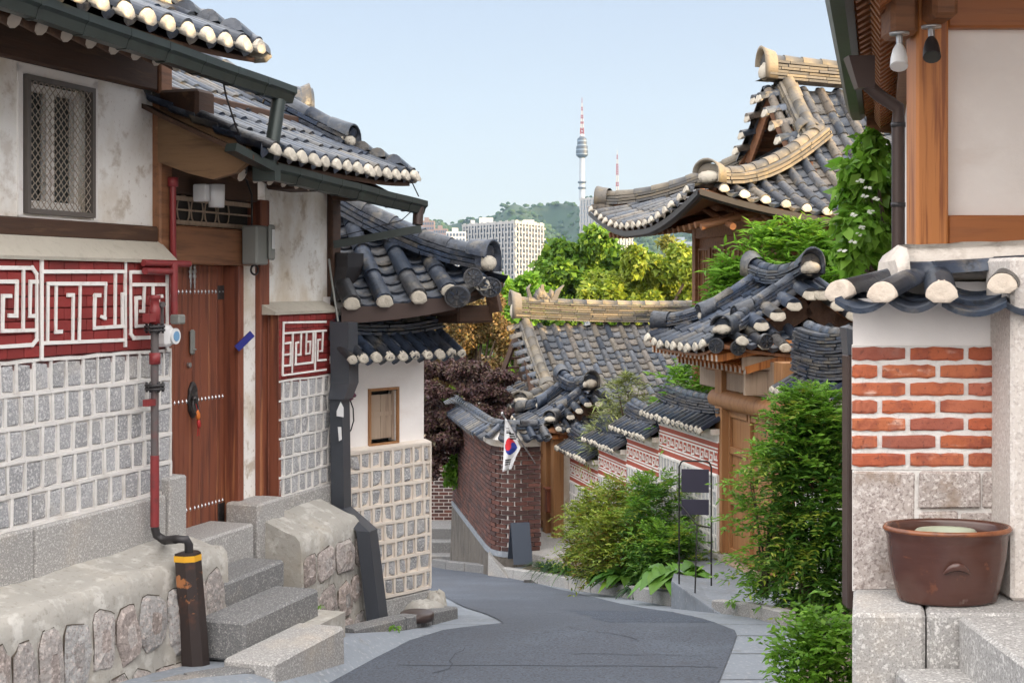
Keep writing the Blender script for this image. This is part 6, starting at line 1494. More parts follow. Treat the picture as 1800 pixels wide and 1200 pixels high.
# ------------------------------------------------------------------ planting
foliage_mat('leaf_nandina', [(.19, .27, .03), (.10, .18, .02), (.27, .32, .04), (.25, .14, .03), (.07, .14, .018), (.23, .30, .035)], .4)
foliage_mat('leaf_green', [(.075, .20, .026), (.036, .11, .016), (.13, .26, .032), (.055, .16, .02), (.20, .34, .04)], .38)
foliage_mat('leaf_bright', [(.16, .33, .035), (.10, .24, .02), (.22, .40, .045), (.13, .29, .03)], .45)
foliage_mat('leaf_dark', [(.025, .075, .018), (.018, .05, .015), (.04, .10, .025)])
foliage_mat('leaf_hosta', [(.13, .28, .04), (.09, .22, .03), (.16, .32, .05)], .25)
foliage_mat('leaf_yellow', [(.26, .33, .03), (.18, .26, .025), (.32, .36, .045), (.22, .30, .03), (.13, .21, .025)])
foliage_mat('leaf_tree', [(.12, .24, .024), (.065, .15, .018), (.20, .32, .032), (.09, .20, .02)])
foliage_mat('leaf_olive', [(.24, .25, .05), (.18, .20, .04), (.30, .28, .06)])
foliage_mat('leaf_purple', [(.085, .042, .048), (.12, .062, .060), (.06, .032, .038), (.14, .085, .06), (.10, .085, .05)], .25)
foliage_mat('leaf_sun_gold', [(.23, .14, .05), (.17, .10, .04), (.17, .15, .05), (.27, .17, .06), (.12, .10, .04)], .3)  # gold of the sunlit maple top is put into these leaf colours
foliage_mat('grass_leaf', [(.22, .26, .07), (.30, .32, .11), (.15, .20, .05)], .25)
M['bark'] = mat('bark', (.10, .07, .05), .9, [(6, (.05, .035, .025), .45, .7, .8, (3, 3, .6))], (12, .6, .01))
M['petal'] = mat('petal', (.75, .76, .68), .6, trans=.3)
def shrub(name, px, Y, zb, zt, rad, label, group, m, L=.05, Wd=.018, nsp=240, k=6, slen=.20, droop=.35, rx=1.0, stems=7, low=.25, cat='shrub', fresh=0, shoots=0):
    X = ipx(px, Y); g = root(name, (X, Y, zb), 0, label, cat, group)
    hgt = zt - zb; sb = MB(); tips = []
    for i in range(stems):
        a = random.uniform(0, 6.28); rr = rad * random.uniform(.25, .85); p = (random.uniform(-.1, .1) * rad, random.uniform(-.1, .1) * rad, 0); q = (rr * .75 * math.cos(a) * rx, rr * .75 * math.sin(a), hgt * random.uniform(.55, .80))
        w = wiggle(p, q, 5, .04 * rad); tapered(sb, w, .012 + .006 * rad, .004); tips += [w[3], w[4], w[5]]
    sb.build('stems' if False else 'stem', M['bark'], g, loc=(0, 0, 0))
    fr = rng.random(nsp) ** .85; fr = .04 + .95 * fr; th = rng.random(nsp) * 2 * math.pi
    prf = np.interp(fr, [0, .15, .5, .8, .93, 1], [.60 + .25 * low, .75 + .2 * low, 1, .80, .45, .12]); rs = (.25 + .75 * rng.random(nsp) ** .45)
    lob = 1 + .20 * np.sin(3 * th + px) + .14 * np.sin(fr * 11 + 2 * th + Y)
    u = np.stack([np.cos(th), np.sin(th), (fr - .45) * 1.2], 1)
    org = np.stack([np.cos(th) * rad * rx * prf * rs * lob, np.sin(th) * rad * prf * rs * lob, hgt * fr], 1)
    d = u * .8 + rng.normal(0, .4, (nsp, 3)); d[:, 2] += .35
    if shoots:
        kk = rng.choice(np.nonzero((rs > .7) & (fr > .25))[0], shoots); dd = u[kk] * 1.0 + rng.normal(0, .25, (shoots, 3)); dd[:, 0] -= .35; dd[:, 2] += .35
        sprays('foliage', g, org[kk] * np.array([.9, .9, 1]), dd, slen * 1.5 * (1 + .2 * rng.normal(size=shoots)), 10, L * .8, Wd * .8, M['leaf_yellow'], .55)
    if fresh:
        kk = np.argsort(-(fr * 1.0 + rs * .7 - np.cos(th + 2.6) * -.0 + rng.random(nsp) * .5))[:fresh]; sprays('foliage', g, org[kk] + d[kk] * .03, d[kk] + np.array([0, 0, .25]), slen * .9, k, L * .9, Wd, M['leaf_yellow' if m == 'leaf_nandina' else 'leaf_bright'], droop)
    f = sprays('foliage', g, org - d / np.linalg.norm(d, axis=1, keepdims=True) * slen * .5, d, slen * (1 + .25 * rng.normal(size=nsp)).clip(.5, 1.6), k, L, Wd, M[m], droop)
    return g
gN = 'feathery shrubs in the bed below the stepped wall'
for i, (px, Y, zt, rad, mm, lab) in enumerate(((1040, 17.9, -2.95, .33, 'leaf_nandina', 'reddish feathery shrub at the far end of the bed, by the small timber gate'), (1064, 17.2, -2.62, .44, 'leaf_nandina', 'yellow-green feathery shrub in front of the lowest fretwork step'),
        (1102, 16.5, -2.42, .48, 'leaf_nandina', 'tallest feathery shrub in the middle of the bed'), (1152, 15.7, -2.28, .44, 'leaf_green', 'dark green feathery shrub behind the arched sign stand'), (1085, 15.9, -2.75, .42, 'leaf_nandina', 'low rusty feathery shrub behind the dark broad-leaved clump'), (1175, 14.9, -2.7, .36, 'leaf_green', 'small green feathery shrub behind the bright broad-leaved clump'))):
    shrub('feathery_shrub', px, Y, gz(Y) + .12, zt, rad, lab, gN, mm, L=.075, Wd=.022, nsp=300, k=6, slen=.26, low=.5, fresh=60, shoots=22)
shrub('leafy_shrub', 1425, 11.0, -2.68, -.93, .50, 'big dense green shrub between the large plank gate and the brick pier', None, 'leaf_green', L=.075, Wd=.022, nsp=950, k=7, slen=.28, low=.75, rx=.56, stems=12, fresh=230, shoots=70)
shrub('leafy_shrub', 1345, 11.4, -2.6, -1.30, .30, 'slender bright shrub arching over the plank gate door', None, 'leaf_bright', L=.07, Wd=.020, nsp=170, k=7, slen=.30, low=.3)
shrub('leafy_shrub', 1446, 6.6, -2.3, -1.60, .22, 'small bright bush at the foot of the brick pier plinth', None, 'leaf_bright', L=.042, Wd=.024, nsp=420, k=5, slen=.16, low=.7, droop=.1, stems=9)
g = shrub('leafy_shrub', 1455, 6.5, -2.3, -1.38, .05, 'thin upright sprig rising above the small bright bush', None, 'leaf_bright', L=.045, Wd=.026, nsp=16, k=4, slen=.10, low=.2, droop=.1, stems=1)
def hosta(px, Y, zb, n, L, Wd, label, m, narrow=False, grp=None):
    g = root('broad_leaf_plant' if not narrow else 'strap_leaf_plant', (ipx(px, Y), Y, zb), 0, label, 'plant', grp); V, Q = [], []
    for i in range(n):
        a = random.uniform(0, 6.28); el = random.uniform(.45, 1.3); l = L * random.uniform(.7, 1.15); w = Wd * random.uniform(.8, 1.1)
        d = Vector((math.cos(a), math.sin(a), 0)); s = Vector((-math.sin(a), math.cos(a), 0)); st = 5; o = len(V); k0 = .34 if not narrow else 0
        for j in range(st + 1):
            f = j / st; p = d * (l * (math.cos(el) * f + .35 * f * f)) + Vector((0, 0, l * (math.sin(el) * f - .75 * f * f * f)))
            ww = w * (math.sin(math.pi * min(1, max(0, (f - k0) / (1 - k0)) * .93 + .05)) if f > k0 else .10) if not narrow else w * (1 - f * .9)
            V += [tuple(p - s * ww / 2 + Vector((0, 0, ww * .18))), tuple(p), tuple(p + s * ww / 2 + Vector((0, 0, ww * .18)))]
        for j in range(st):
            b = o + j * 3; Q += [(b, b + 1, b + 4, b + 3), (b + 1, b + 2, b + 5, b + 4)]
    np_mesh('leaves', V, Q, M[m], g, True); return g
hosta(1187, 13.9, -3.08, 62, .42, .27, 'bright green broad-leaved plant by the concrete landing', 'leaf_hosta')
hosta(1098, 15.5, -3.38, 54, .38, .15, 'dark glossy broad-leaved plant at the kerb', 'leaf_green')
hosta(1128, 15.1, -3.4, 34, .28, .05, 'bluish narrow-leaved plant between the two broad-leaved plants', 'leaf_dark')
gs = 'strap-leaved plants along the far kerb'
for px, Y, m_, lab in ((958, 18.9, 'leaf_dark', 'dark strap-leaved tuft touching the threshold slab'), (975, 18.4, 'leaf_dark', 'dark strap-leaved tuft, second from the threshold slab'), (1000, 17.8, 'leaf_green', 'greener strap-leaved tuft in the middle of the kerb row'), (1030, 17.2, 'leaf_dark', 'tall dark strap-leaved tuft below the yellow-green shrub'), (1055, 16.6, 'leaf_dark', 'dark strap-leaved tuft next to the glossy broad-leaved plant')):
    hosta(px, Y, gz(Y) + .13, 60, .36, .035, lab, m_, True, gs)
def weed(px, Y, z, r, label, m='leaf_bright'):
    g = hosta(px, Y, z, 16, r, r * .35, label, m, False, 'weeds in the cracks'); g.name = 'weed'
weed(432, 8.15, -2.245, .07, 'tiny green weed at the left of the lowest granite step'); weed(612, 9.0, -2.42, .08, 'tiny weed in the joint at the right end of the lowest step'); weed(622, 9.15, -2.46, .06, 'very small weed on the pavement right of the steps')
weed(560, 9.3, -2.20, .045, 'weed behind the end of the middle step'); weed(694, 9.75, -2.46, .06, 'tiny weed before the kerb by the slate downpipe'); weed(1290, 11.6, -2.72, .09, 'low weed at the landing kerb'); weed(1345, 11.0, -2.62, .08, 'low weed under the big shrub')
def tree(name, label, X, Y, zb, clumps, n, L, Wd, m, trunk_r=.2, cat='tree', group=None, shell=.5, droop=.3, top=None, limbs=True):
    g = root(name, (X, Y, zb), 0, label, cat, group); c = [(x - X, y - Y, z - zb, a, b, d) for x, y, z, a, b, d in clumps]
    crown('crown', g, c, n, L, Wd, M[m], shell, droop)
    mb = MB(); cz = np.mean([q[2] for q in c]); z0 = min(q[2] - q[5] for q in c); fork = Vector((0, 0, max(.4 * cz, z0)))
    tapered(mb, wiggle((0, 0, -.05), fork, 4, trunk_r * .6), trunk_r, trunk_r * .7, 8)
    tk = mb.build('trunk', M['bark'], g, loc=(0, 0, 0))
    for q in c[:14]:
        mb = MB(); tapered(mb, wiggle(fork, (q[0], q[1], q[2] + q[5] * .2), 4, q[3] * .12), trunk_r * .5, trunk_r * .08, 6); mb.build('limb', M['bark'], tk, loc=(0, 0, 0))
    return g
def pc_(px, py, Y, r, fy=.9, fz=.85): 
    p = at(px, py, Y); R_ = r / F * Y; return (p.x, p.y, p.z, R_, R_ * fy, R_ * fz)
def spread(px0, px1, f_top, f_bot, Y, n, r, seed, fz=.85):
    """clumps filling a screen-wide but really deep crown"""
    random.seed(seed); out = []
    for i in range(n):
        px = random.uniform(px0, px1); t, b = f_top(px), f_bot(px); rr = r * random.uniform(.7, 1.25)
        py = t + rr * .9 + (b - t - rr) * random.random() ** 1.3; out.append(pc_(px, py, Y + random.uniform(-1, 1) * (px1 - px0) / F * Y * .35, rr, .9, fz))
    return out
ip = lambda pts: (lambda x: float(np.interp(x, [p[0] for p in pts], [p[1] for p in pts])))
tree('leafy_tree', 'dark green broadleaf tree in front of the pale office block', ipx(1010, 84), 84, -19, spread(945, 1120, ip([(945, 465), (975, 425), (1030, 392), (1080, 405), (1120, 425)]), lambda x: 620, 84, 42, 26, 1), 30000, .36, .26, 'leaf_tree', .5)
tree('leafy_tree', 'sunlit yellow-green maple under the upturned eave', ipx(1130, 66), 66, -15, spread(1035, 1225, ip([(1035, 500), (1060, 462), (1110, 432), (1160, 440), (1195, 428), (1225, 455)]), lambda x: 630, 66, 56, 19, 2), 34000, .27, .19, 'leaf_yellow', .4, droop=.7)
tree('leafy_tree', 'olive tree just below the upturned eave', ipx(1165, 95), 95, -22, spread(1110, 1210, ip([(1110, 440), (1170, 412), (1210, 440)]), lambda x: 560, 95, 22, 20, 3), 11000, .36, .18, 'leaf_olive', .4)
tree('leafy_tree', 'fresh green tree between the tile-roofed corner and the ridge beast', ipx(905, 55), 55, -13, spread(862, 960, ip([(862, 500), (900, 470), (930, 480), (960, 510)]), lambda x: 700, 55, 30, 20, 4), 17000, .26, .17, 'leaf_bright', .35)
tree('leafy_tree', 'distant green tree far behind the roofs', ipx(760, 70), 70, -16, spread(690, 860, ip([(690, 520), (860, 520)]), lambda x: 720, 70, 24, 34, 14), 9000, .4, .28, 'leaf_tree', .35)
tree('maple_tree', 'amber-topped maple catching the sun beside the patterned roof corner', ipx(835, 31), 31, -6.5, spread(752, 893, ip([(752, 575), (790, 545), (850, 500), (893, 535)]), ip([(752, 660), (893, 700)]), 31, 44, 19, 5), 42000, .075, .042, 'leaf_sun_gold', .13, droop=.4)
tree('maple_tree', 'dark purple maple with layered drooping sprays in the shade', -.45, 25.3, -5.4, spread(738, 895, ip([(735, 625), (800, 605), (905, 640)]), ip([(735, 850), (800, 800), (832, 755), (905, 735)]), 24.2, 58, 21, 6, .42), 56000, .064, .034, 'leaf_purple', .11, droop=.5)
tree('flowering_tree', 'glossy dogwood with white blossoms beside the near brown downpipe', 3.15, 11.3, -2.7, [pc_(px, py, Y, r) for px, py, Y, r in ((1530, 255, 11.2, 26), (1515, 300, 11, 36), (1500, 345, 11.1, 32), (1540, 340, 11.6, 40), (1512, 395, 10.9, 36), (1540, 420, 11.2, 45), (1505, 445, 11, 30), (1490, 300, 11.2, 14), (1560, 380, 11.8, 50), (1550, 470, 11.5, 50), (1478, 440, 11.1, 14), (1580, 300, 12, 40), (1620, 350, 12.2, 60))], 3400, .105, .075, 'leaf_bright', .06, droop=.9, shell=.35)
g = bpy.data.objects['flowering_tree']; pz, u_ = [], []
random.seed(12); fb = MB()
for px, py in ((1512, 318), (1520, 345), (1500, 378), (1530, 372), (1515, 400), (1508, 412), (1498, 425), (1540, 350), (1480, 440), (1525, 330)):
    c_ = at(px, py, 10.72) - Vector(g.location)
    for k in range(4):
        a = k * math.pi / 2 + random.random() * .9; tl = random.uniform(-.9, .3); d = Vector((math.cos(a), tl, math.sin(a) * .5)) * random.uniform(.030, .045); s = Vector((-math.sin(a), .2, math.cos(a) * .5)) * .017
        fb.add([tuple(c_), tuple(c_ + d * .6 + s), tuple(c_ + d), tuple(c_ + d * .6 - s)], [(0, 1, 2, 3)])
fb.build('blossom', M['petal'], g, loc=(0, 0, 0))
gq = 'lance-leaved bushes behind the large gate'
for px, Y, pyt, rad, lab in ((1288, 16.35, 452, .40, 'lower lance-leaved bush before the lattice windows'), (1345, 16.25, 396, .50, 'tall lance-leaved bush rising under the upper eave'), (1412, 16.2, 386, .50, 'bright lance-leaved bush just behind the arched gate ridge'), (1465, 16.1, 425, .45, 'lance-leaved bush next to the white-blossomed dogwood')):
    shrub('lance_leaf_bush', px, Y, -2.2, (500 - pyt) / F * Y, rad, lab, gq, 'leaf_bright', L=.13, Wd=.030, nsp=480, k=5, slen=.28, low=-.15, droop=.2)
for i, (px, Y, zt, zb, rad) in enumerate(((1078, 19.6, -1.68, -2.45, .27), (1104, 19.2, -1.22, -2.2, .30), (1058, 19.9, -1.98, -2.6, .24))):
    shrub('bamboo_grass', px, Y, zb, zt, rad, ('middle', 'tallest', 'lowest')[i] + ' pale bamboo-grass tuft spilling over the stepped wall', 'bamboo-grass tufts on the wall', 'grass_leaf', L=.15, Wd=.016, nsp=130, k=5, slen=.26, droop=.6, low=.3, stems=6, cat='plant')
shrub('leafy_shrub', 1200, 17.0, -2.0, -.98, .32, 'small bright shrub on top of the stepped wall before the large gate', None, 'leaf_bright', L=.10, Wd=.04, nsp=110, k=5, slen=.3, low=.0, stems=5)
g = root('ivy', (ipx(812, 24.5), 24.5, -5), 0, 'green ivy hanging from the dark brick wall behind the shutter house', 'climber')
crown('foliage', g, [((px - 812) / F * 24.3, random.uniform(-.2, .1), (500 - py) / F * 24.3 + 5, .16, .12, .2) for px, py in ((800, 745), (812, 760), (820, 780), (808, 800), (800, 820), (796, 840), (825, 760))], 1600, .09, .06, M['leaf_bright'], .4, .8)
# end of the side lane under the maple
g = root('brick_wall', (ipx(780, 28), 28, -6.5), 0, 'far brick wall and pillar deep in the side lane', 'wall')
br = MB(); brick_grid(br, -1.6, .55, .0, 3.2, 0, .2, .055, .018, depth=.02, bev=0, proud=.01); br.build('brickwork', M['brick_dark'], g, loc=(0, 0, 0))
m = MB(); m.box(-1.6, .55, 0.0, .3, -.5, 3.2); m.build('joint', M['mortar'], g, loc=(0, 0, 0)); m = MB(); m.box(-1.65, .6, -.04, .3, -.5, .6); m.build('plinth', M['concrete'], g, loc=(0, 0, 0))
for i, lab in enumerate(('lowest', 'middle', 'upper')):
    m = MB(); m.bbox(ipx(705, 26), ipx(800, 26), 25.9 + i * .35, 27.5, -6.4, -5.15 + i * .2, .01); o = m.build('lane_step', M['granite_dark'], None); tag(o, lab + ' grey step in the side lane under the purple maple', 'step', 'steps in the side lane')
# ------------------------------------------------------------------ city, hill, tower
def lattice_block(name, label, pxs, y_top, Y, skew, mats_, hexw=6.0, hexh=8.6, zb=-45, wdep=None):
    """office block behind a white honeycomb screen; pxs = (left, corner, right), corner nearest"""
    l, c_, r = pxs; zt = (500 - y_top) / F * Y
    Pl, Pc, Pr = Vector((ipx(l, Y + skew[0]), Y + skew[0])), Vector((ipx(c_, Y), Y)), Vector((ipx(r, Y + skew[1]), Y + skew[1])); Pb = Pl + (Pr - Pc)
    g = root(name, (Pc.x, Pc.y, zb), 0, label, 'building'); o = Vector((Pc.x, Pc.y, zb))
    m = MB(); m.loft([[(p.x - o.x, p.y - o.y, z) for p in (Pl, Pc, Pr, Pb)] for z in (0, zt - zb - 1.5)]); m.build('glass_body', M[mats_[0]], g, loc=(0, 0, 0))
    s = MB()
    for A_, B_ in ((Pl, Pc), (Pc, Pr)):
        d = (B_ - A_); ln = d.length; d /= ln; n_ = Vector((d.y, -d.x)); 
        pxw = abs(((B_.x / B_.y) - (A_.x / A_.y)) * F); nc = max(3, int(pxw / hexw + .5)); w = ln / nc; hh = hexh / F * Y; nr = int((zt + 60 / F * Y * 2.4 - 0) / hh) + 2
        for i in range(nc + 1):
            for j in range(nr):
                z0 = zt - zb - j * hh; k = (i + j) % 2; b0, b1 = (.13, -.13) if k else (-.13, .13)
                def P(u, z): q = A_ + d * u + n_ * .6 - Vector((o.x, o.y)); return (q.x, q.y, z)
                t = w * .19
                s.add([P(i * w + b0 * w - t, z0), P(i * w + b0 * w + t, z0), P(i * w + b1 * w + t, z0 - hh), P(i * w + b1 * w - t, z0 - hh)], [(0, 1, 2, 3)])
                if k == 0 or True:
                    if (i + j) % 2 == 0: s.add([P(i * w + .1 * w, z0 - hh * .17), P((i + 1) * w - .1 * w, z0 - hh * .17), P((i + 1) * w - .1 * w, z0 + hh * .17), P(i * w + .1 * w, z0 + hh * .17)], [(0, 1, 2, 3)])
        q = [A_ + n_ * .7, B_ + n_ * .7]; s.add([(q[0].x - o.x, q[0].y - o.y, zt - zb - hh * .5), (q[1].x - o.x, q[1].y - o.y, zt - zb - hh * .5), (q[1].x - o.x, q[1].y - o.y, zt - zb), (q[0].x - o.x, q[0].y - o.y, zt - zb)], [(0, 1, 2, 3)])
    so = s.build('facade_screen', M[mats_[1]], g, loc=(0, 0, 0)); sm = so.modifiers.new('thick', 'SOLIDIFY'); sm.thickness = .4
    return g, Pl, Pc, Pr, o, zt
M['screen_white'] = mat('screen_white', (.33, .34, .35), .8); M['glass_blue'] = mat('glass_blue', (.05, .08, .13), .35); M['glass_grey'] = mat('glass_grey', (.25, .29, .34), .3)
M['city_brown'] = mat('city_brown', (.16, .13, .14), .8); M['city_grey'] = mat('city_grey', (.42, .43, .45), .8); M['city_blue'] = mat('city_blue', (.16, .21, .28), .3)
g, Pl, Pc, Pr, o, zt = lattice_block('office_building', 'white honeycomb-fronted office block in the middle distance', (815, 905, 953), 388, 950, (60, 45), ('glass_blue', 'screen_white'), 5.2, 9.5)
m = MB()
for p, z, w in ((Pl.lerp(Pc, .45), 4, 10), (Pl.lerp(Pc, .18), 3, 3), (Pc.lerp(Pr, .5), 2, 8)): q = p - Vector((o.x, o.y)); m = MB(); m.box(q.x - w / 2, q.x + w / 2, q.y + 6, q.y + 14, zt + 45 - 1, zt + 45 + z); m.build('roof_plant', M['city_grey'], g, loc=(0, 0, 0))
lattice_block('office_building', 'pale ribbed office block at the foot of the tower hill', (1021, 1068, 1110), 346, 1300, (25, 90), ('glass_grey', 'screen_white'), 5.5, 7.5)
for px0, px1, yt, Y, m_, lab, nm in ((738, 763, 388, 1000, 'city_brown', 'dark brown city block with a stepped top, beside the gutter drop pipe', 'city_building'), (762, 786, 402, 960, 'city_brown', 'lower brown city block beside the stepped one', 'city_building'), (784, 818, 407, 900, 'city_grey', 'low grey city block touching the white office', 'city_building'), (1178, 1222, 425, 700, 'city_blue', 'blue glass block glimpsed under the upturned eave', 'city_building'), (690, 742, 400, 1100, 'city_grey', 'pale city block behind the end of the gutter', 'city_building')):
    zt = (500 - yt) / F * Y; x0, x1 = ipx(px0, Y), ipx(px1, Y); g = root(nm, ((x0 + x1) / 2, Y, -45), 0, lab, 'building'); hw = (x1 - x0) / 2
    m = MB(); m.box(-hw, hw, 0, 14, 0, zt + 45); m.box(-hw * .4, hw * .2, 2, 10, zt + 45, zt + 47.5); m.build('body', M[m_], g, loc=(0, 0, 0))
    nfl = int((zt + 20) / 3.4) + 2; 
    for f in range(min(nfl, 9)):
        w = MB(); n = 6
        for i in range(n): a = -hw + 2 * hw * (i + .18) / n; w.box(a, a + 2 * hw * .64 / n, -.15, .1, zt + 45 - 3.0 - f * 3.4, zt + 45 - 1.2 - f * 3.4)
        w.build('window_row', M['glass_blue'], g, loc=(0, 0, 0))
# hill
HY = 3000.0
prof = ip([(380, 440), (560, 415), (640, 398), (690, 390), (745, 386), (775, 381), (800, 376), (850, 364), (900, 352), (940, 345), (965, 341), (985, 338), (1000, 340), (1022, 343), (1050, 338), (1085, 337), (1110, 340), (1160, 352), (1230, 375), (1330, 405), (1500, 440)])
n1, n2 = 230, 60; v, q = [], []; rr = np.random.default_rng(3)
for j in range(n2 + 1):
    Y = 1500 + (HY - 1500) * (j / n2) if j <= n2 - 10 else HY - 250 + (j - n2 + 10) * 60
    for i in range(n1 + 1):
        px = 360 + (1520 - 360) * i / n1; top = (500 - prof(px)) / F * HY - 8; f = min(1, max(0, (Y - 1500) / (HY - 1500)))
        f2 = f ** 1.5 * (.86 + .14 * math.sin(px * .045 + f * 5)) if f < .999 else max(0, 1 - (Y - HY) / 900)
        X = ipx(px, HY); v.append((X, Y, -50 + (top + 50) * min(1, f2) + (math.sin(px * .11 + Y * .01) + math.sin(px * .05 - Y * .017)) * 4 * min(1, f * 2) * (1 if f < .93 else .2)))
for j in range(n2):
    for i in range(n1): k = j * (n1 + 1) + i; q.append((k, k + 1, k + n1 + 2, k + n1 + 1))
M['hill_green'] = mat('hill_green', (.018, .042, .018), .95, [(.02, (.012, .03, .016), .45, .7, .7)])
o = np_mesh('hill', v, q, M['hill_green'], None, True); o['kind'] = 'structure'; HV = np.array(v)
M['hill_leaf'] = mat('hill_leaf', (.05, .10, .03), .95, [], None, isl_cols=[(.014, .040, .018), (.028, .066, .022), (.02, .05, .02), (.045, .085, .026), (.012, .034, .018), (.034, .07, .024)])
pts = HV[(HV[:, 1] > 1650)]; N = 11000; idx = rr.choice(len(pts), N); V, Q = [], []
ico = []; nu, nv = 7, 4
for a in range(N):
    c = pts[idx[a]]; cx, cy, cz = c[0] + rr.normal(0, 7), c[1] + rr.normal(0, 12), c[2]; s = rr.uniform(4.5, 9.5) * (.8 if c[1] > 2900 else 1); b = len(V); K = rr.uniform(.75, 1.25, (nv + 1, nu))
    for i in range(nv + 1):
        th = math.pi * .62 * i / nv
        for j in range(nu): ph = 6.2832 * (j + .5 * (i % 2)) / nu; k = K[i, j]; V.append((cx + s * k * math.sin(th) * math.cos(ph), cy + s * k * math.sin(th) * math.sin(ph), cz + s * .75 * k * math.cos(th) + 1))
    for i in range(nv):
        for j in range(nu): Q.append((b + i * nu + j, b + i * nu + (j + 1) % nu, b + (i + 1) * nu + (j + 1) % nu, b + (i + 1) * nu + j))
o = np_mesh('hill_forest', V, Q, M['hill_leaf'], None, True); o['kind'] = 'stuff'
# tower
tx = 1023; TY = 2950.0; k = TY / F; gt = root('observation_tower', (ipx(tx, TY), TY, (500 - 352) * k), 0, 'tall white observation tower with a red and white mast on the hilltop', 'tower')
zt_ = lambda y: (352 - y) * k
M['tower_white'] = mat('tower_white', (.34, .36, .40), .6); M['tower_grey'] = mat('tower_grey', (.035, .045, .065), .5); M['mast_red'] = mat('mast_red', (.20, .02, .02), .8); M['mast_white'] = mat('mast_white', (.36, .36, .37), .8)
m = MB(); m.lathe([(5.2 * k, 0), (5 * k, zt_(332)), (4.6 * k, zt_(278))], 20); m.build('shaft', M['tower_white'], gt, loc=(0, 0, 0))
m = MB()
for y0, y1, r in ((332, 329, 7), (322, 319, 7.4)): m.lathe([(4 * k, zt_(y0)), (r * k, zt_(y0)), (r * k, zt_(y1)), (4 * k, zt_(y1))], 20)
m.build('collar', M['tower_grey'], gt, loc=(0, 0, 0))
m = MB(); m.lathe([(4.6 * k, zt_(278)), (8 * k, zt_(276)), (10.6 * k, zt_(273)), (10.6 * k, zt_(266)), (10.2 * k, zt_(264)), (10.2 * k, zt_(258)), (8.4 * k, zt_(256)), (8.2 * k, zt_(250)), (8.6 * k, zt_(248)), (8.0 * k, zt_(244)), (5 * k, zt_(241)), (3 * k, zt_(239))], 24, smooth=False); pod = m.build('pod', M['tower_grey'], gt, loc=(0, 0, 0))
m = MB()
for y0, y1, r in ((272, 270.5, 10.8), (264.5, 262.5, 10.8), (256.5, 254.5, 9.2), (249.5, 247, 9)): m.lathe([(r * k * .9, zt_(y0)), (r * k, zt_(y0)), (r * k, zt_(y1)), (r * k * .9, zt_(y1))], 24, smooth=False)
m.build('pod_band', M['city_blue'], pod, loc=(0, 0, 0))
def mast(par, segs, mr, mw):
    for y0, y1, r0, r1, red in segs:
        m = MB(); z0, z1 = zt_(y0), zt_(y1); nn = max(2, int((z1 - z0) / (r0 * k * 2.2)))
        for sx, sy in ((-1, -1), (1, -1), (1, 1), (-1, 1)):
            m.bar((sx * r0 * k * .8, sy * r0 * k * .8, z0), (sx * r1 * k * .8, sy * r1 * k * .8, z1), r0 * k * .42, r0 * k * .42)
        for i in range(nn):
            za, zb_ = z0 + (z1 - z0) * i / nn, z0 + (z1 - z0) * (i + 1) / nn; ra = (r0 + (r1 - r0) * i / nn) * k * .8
            for (ax, ay), (bx, by) in (((-1, -1), (1, -1)), ((1, -1), (1, 1)), ((1, 1), (-1, 1)), ((-1, 1), (-1, -1))): m.bar((ax * ra, ay * ra, za), (bx * ra, by * ra, zb_), r0 * k * .22, r0 * k * .22); m.bar((bx * ra, by * ra, za), (ax * ra, ay * ra, zb_), r0 * k * .22, r0 * k * .22)
        m.build('mast_section', M['mast_red'] if red else M['mast_white'], par, loc=(0, 0, 0))
mast(gt, [(240, 236, 3.4, 3.2, False), (236, 225, 3.2, 2.9, True), (225, 218, 2.8, 2.6, False), (218, 214, 2.5, 2.4, True), (214, 209, 2.2, 2.1, False), (209, 202, 2, 1.9, True), (202, 195, 1.6, 1.5, False), (195, 188, 1.4, 1.3, True), (188, 181, 1.2, 1, False), (181, 172, .6, .4, True)], 0, 0)
m = MB(); m.lathe([(4.4 * k, zt_(241)), (4.4 * k, zt_(238)), (3.2 * k, zt_(236)), (.5, zt_(236))], 12); m.build('mast_foot', M['tower_white'], gt, loc=(0, 0, 0))
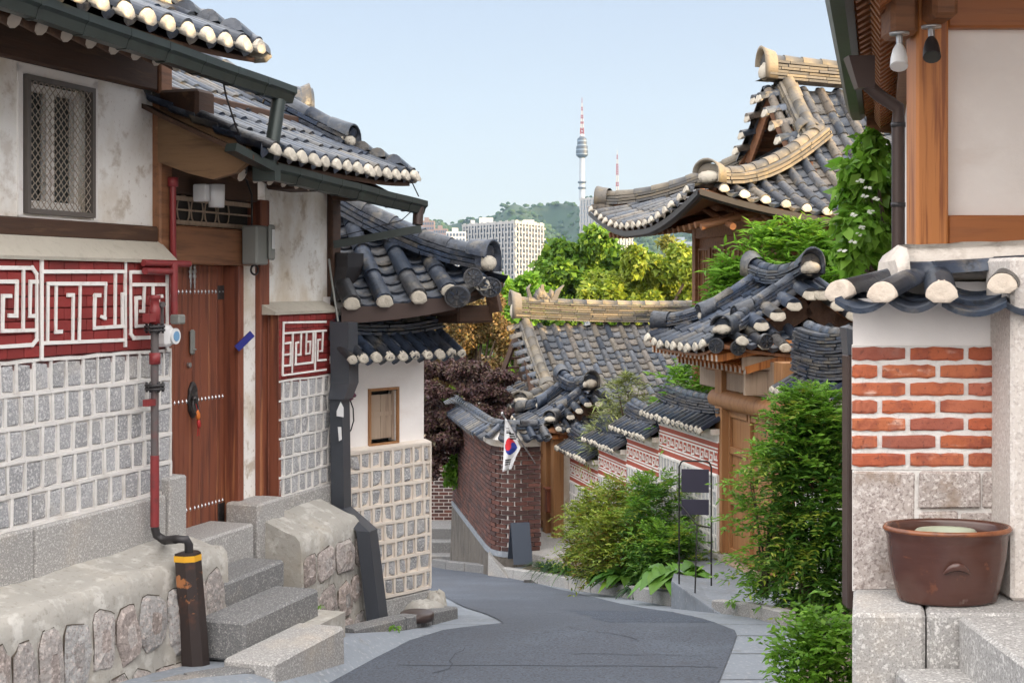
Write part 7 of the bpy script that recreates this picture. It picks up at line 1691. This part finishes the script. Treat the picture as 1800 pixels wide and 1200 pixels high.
gm = root('lattice_mast', (ipx(1085, TY), TY, (500 - 352) * k), 0, 'thin red and white lattice mast beside the tower', 'mast')
mast(gm, [(345, 328, 2.6, 2.2, False), (328, 320, 2.2, 2.0, True), (320, 308, 2.0, 1.8, False), (308, 288, 1.8, 1.5, True), (288, 280, 1.3, 1.2, False), (280, 272, 1.1, .9, True), (272, 264, .7, .5, False)], 0, 0)
# ------------------------------------------------------------------ unseen houses added beyond the right edge to keep low sun out of the alley
def shade_house(name, X, Y, rz, a, b, zb, ze, zr, lab):
    g = root(name, (X, Y, zb), rz, lab, 'house'); BASE[g] = Vector((0, 0, zb))
    hanok_roof(g, 0, 0, 0, a, b, ze, zr, h=0, p=.42, r=.10, fl=.1, sides='fb', n=4, roll_L=.8, pan_L=.6, lime=False, verge=False, desc=(False, False), ridge_roll=.12)
    m = MB(); m.box(-a + .5, a - .5, -b + .7, b - .7, zb, ze + .3); m.build('wall', M['plaster'], g)
shade_house('tiled_house', 5.9, .2, math.pi / 2, 4.8, 2.9, -1.7, 1.2, 2.9, 'unseen tiled house added to shade the alley, across the steps from the near timber house')
shade_house('tiled_house', 13.6, 12.0, math.pi / 2 - .2, 5.5, 3.2, -1.5, 1.4, 3.1, 'unseen tiled house added up the slope behind the near timber house to block the sun')
shade_house('tiled_house', 15.2, 25.0, math.pi / 2 - .15, 6.5, 3.2, -3, .6, 2.6, 'unseen tiled house added lower down the slope to the right to block the sun')

# ------------------------------------------------------------------ evening haze between the city and the hill
hz = MB(); hz.box(-1500, 1500, -60, 3900, -80, 520); ho = hz.build('haze', None if False else MATS['plaster'])
hm = bpy.data.materials.new('haze'); hm.use_nodes = True; ht = hm.node_tree; ht.nodes.remove(ht.nodes['Principled BSDF'])
pv = ht.nodes.new('ShaderNodeVolumePrincipled'); pv.inputs['Color'].default_value = (.45, .70, 1.0, 1); pv.inputs['Density'].default_value = 0.00005; pv.inputs['Anisotropy'].default_value = .2
ht.links.new(pv.outputs[0], ht.nodes['Material Output'].inputs['Volume']); ho.data.materials[0] = hm; ho['kind'] = 'stuff'
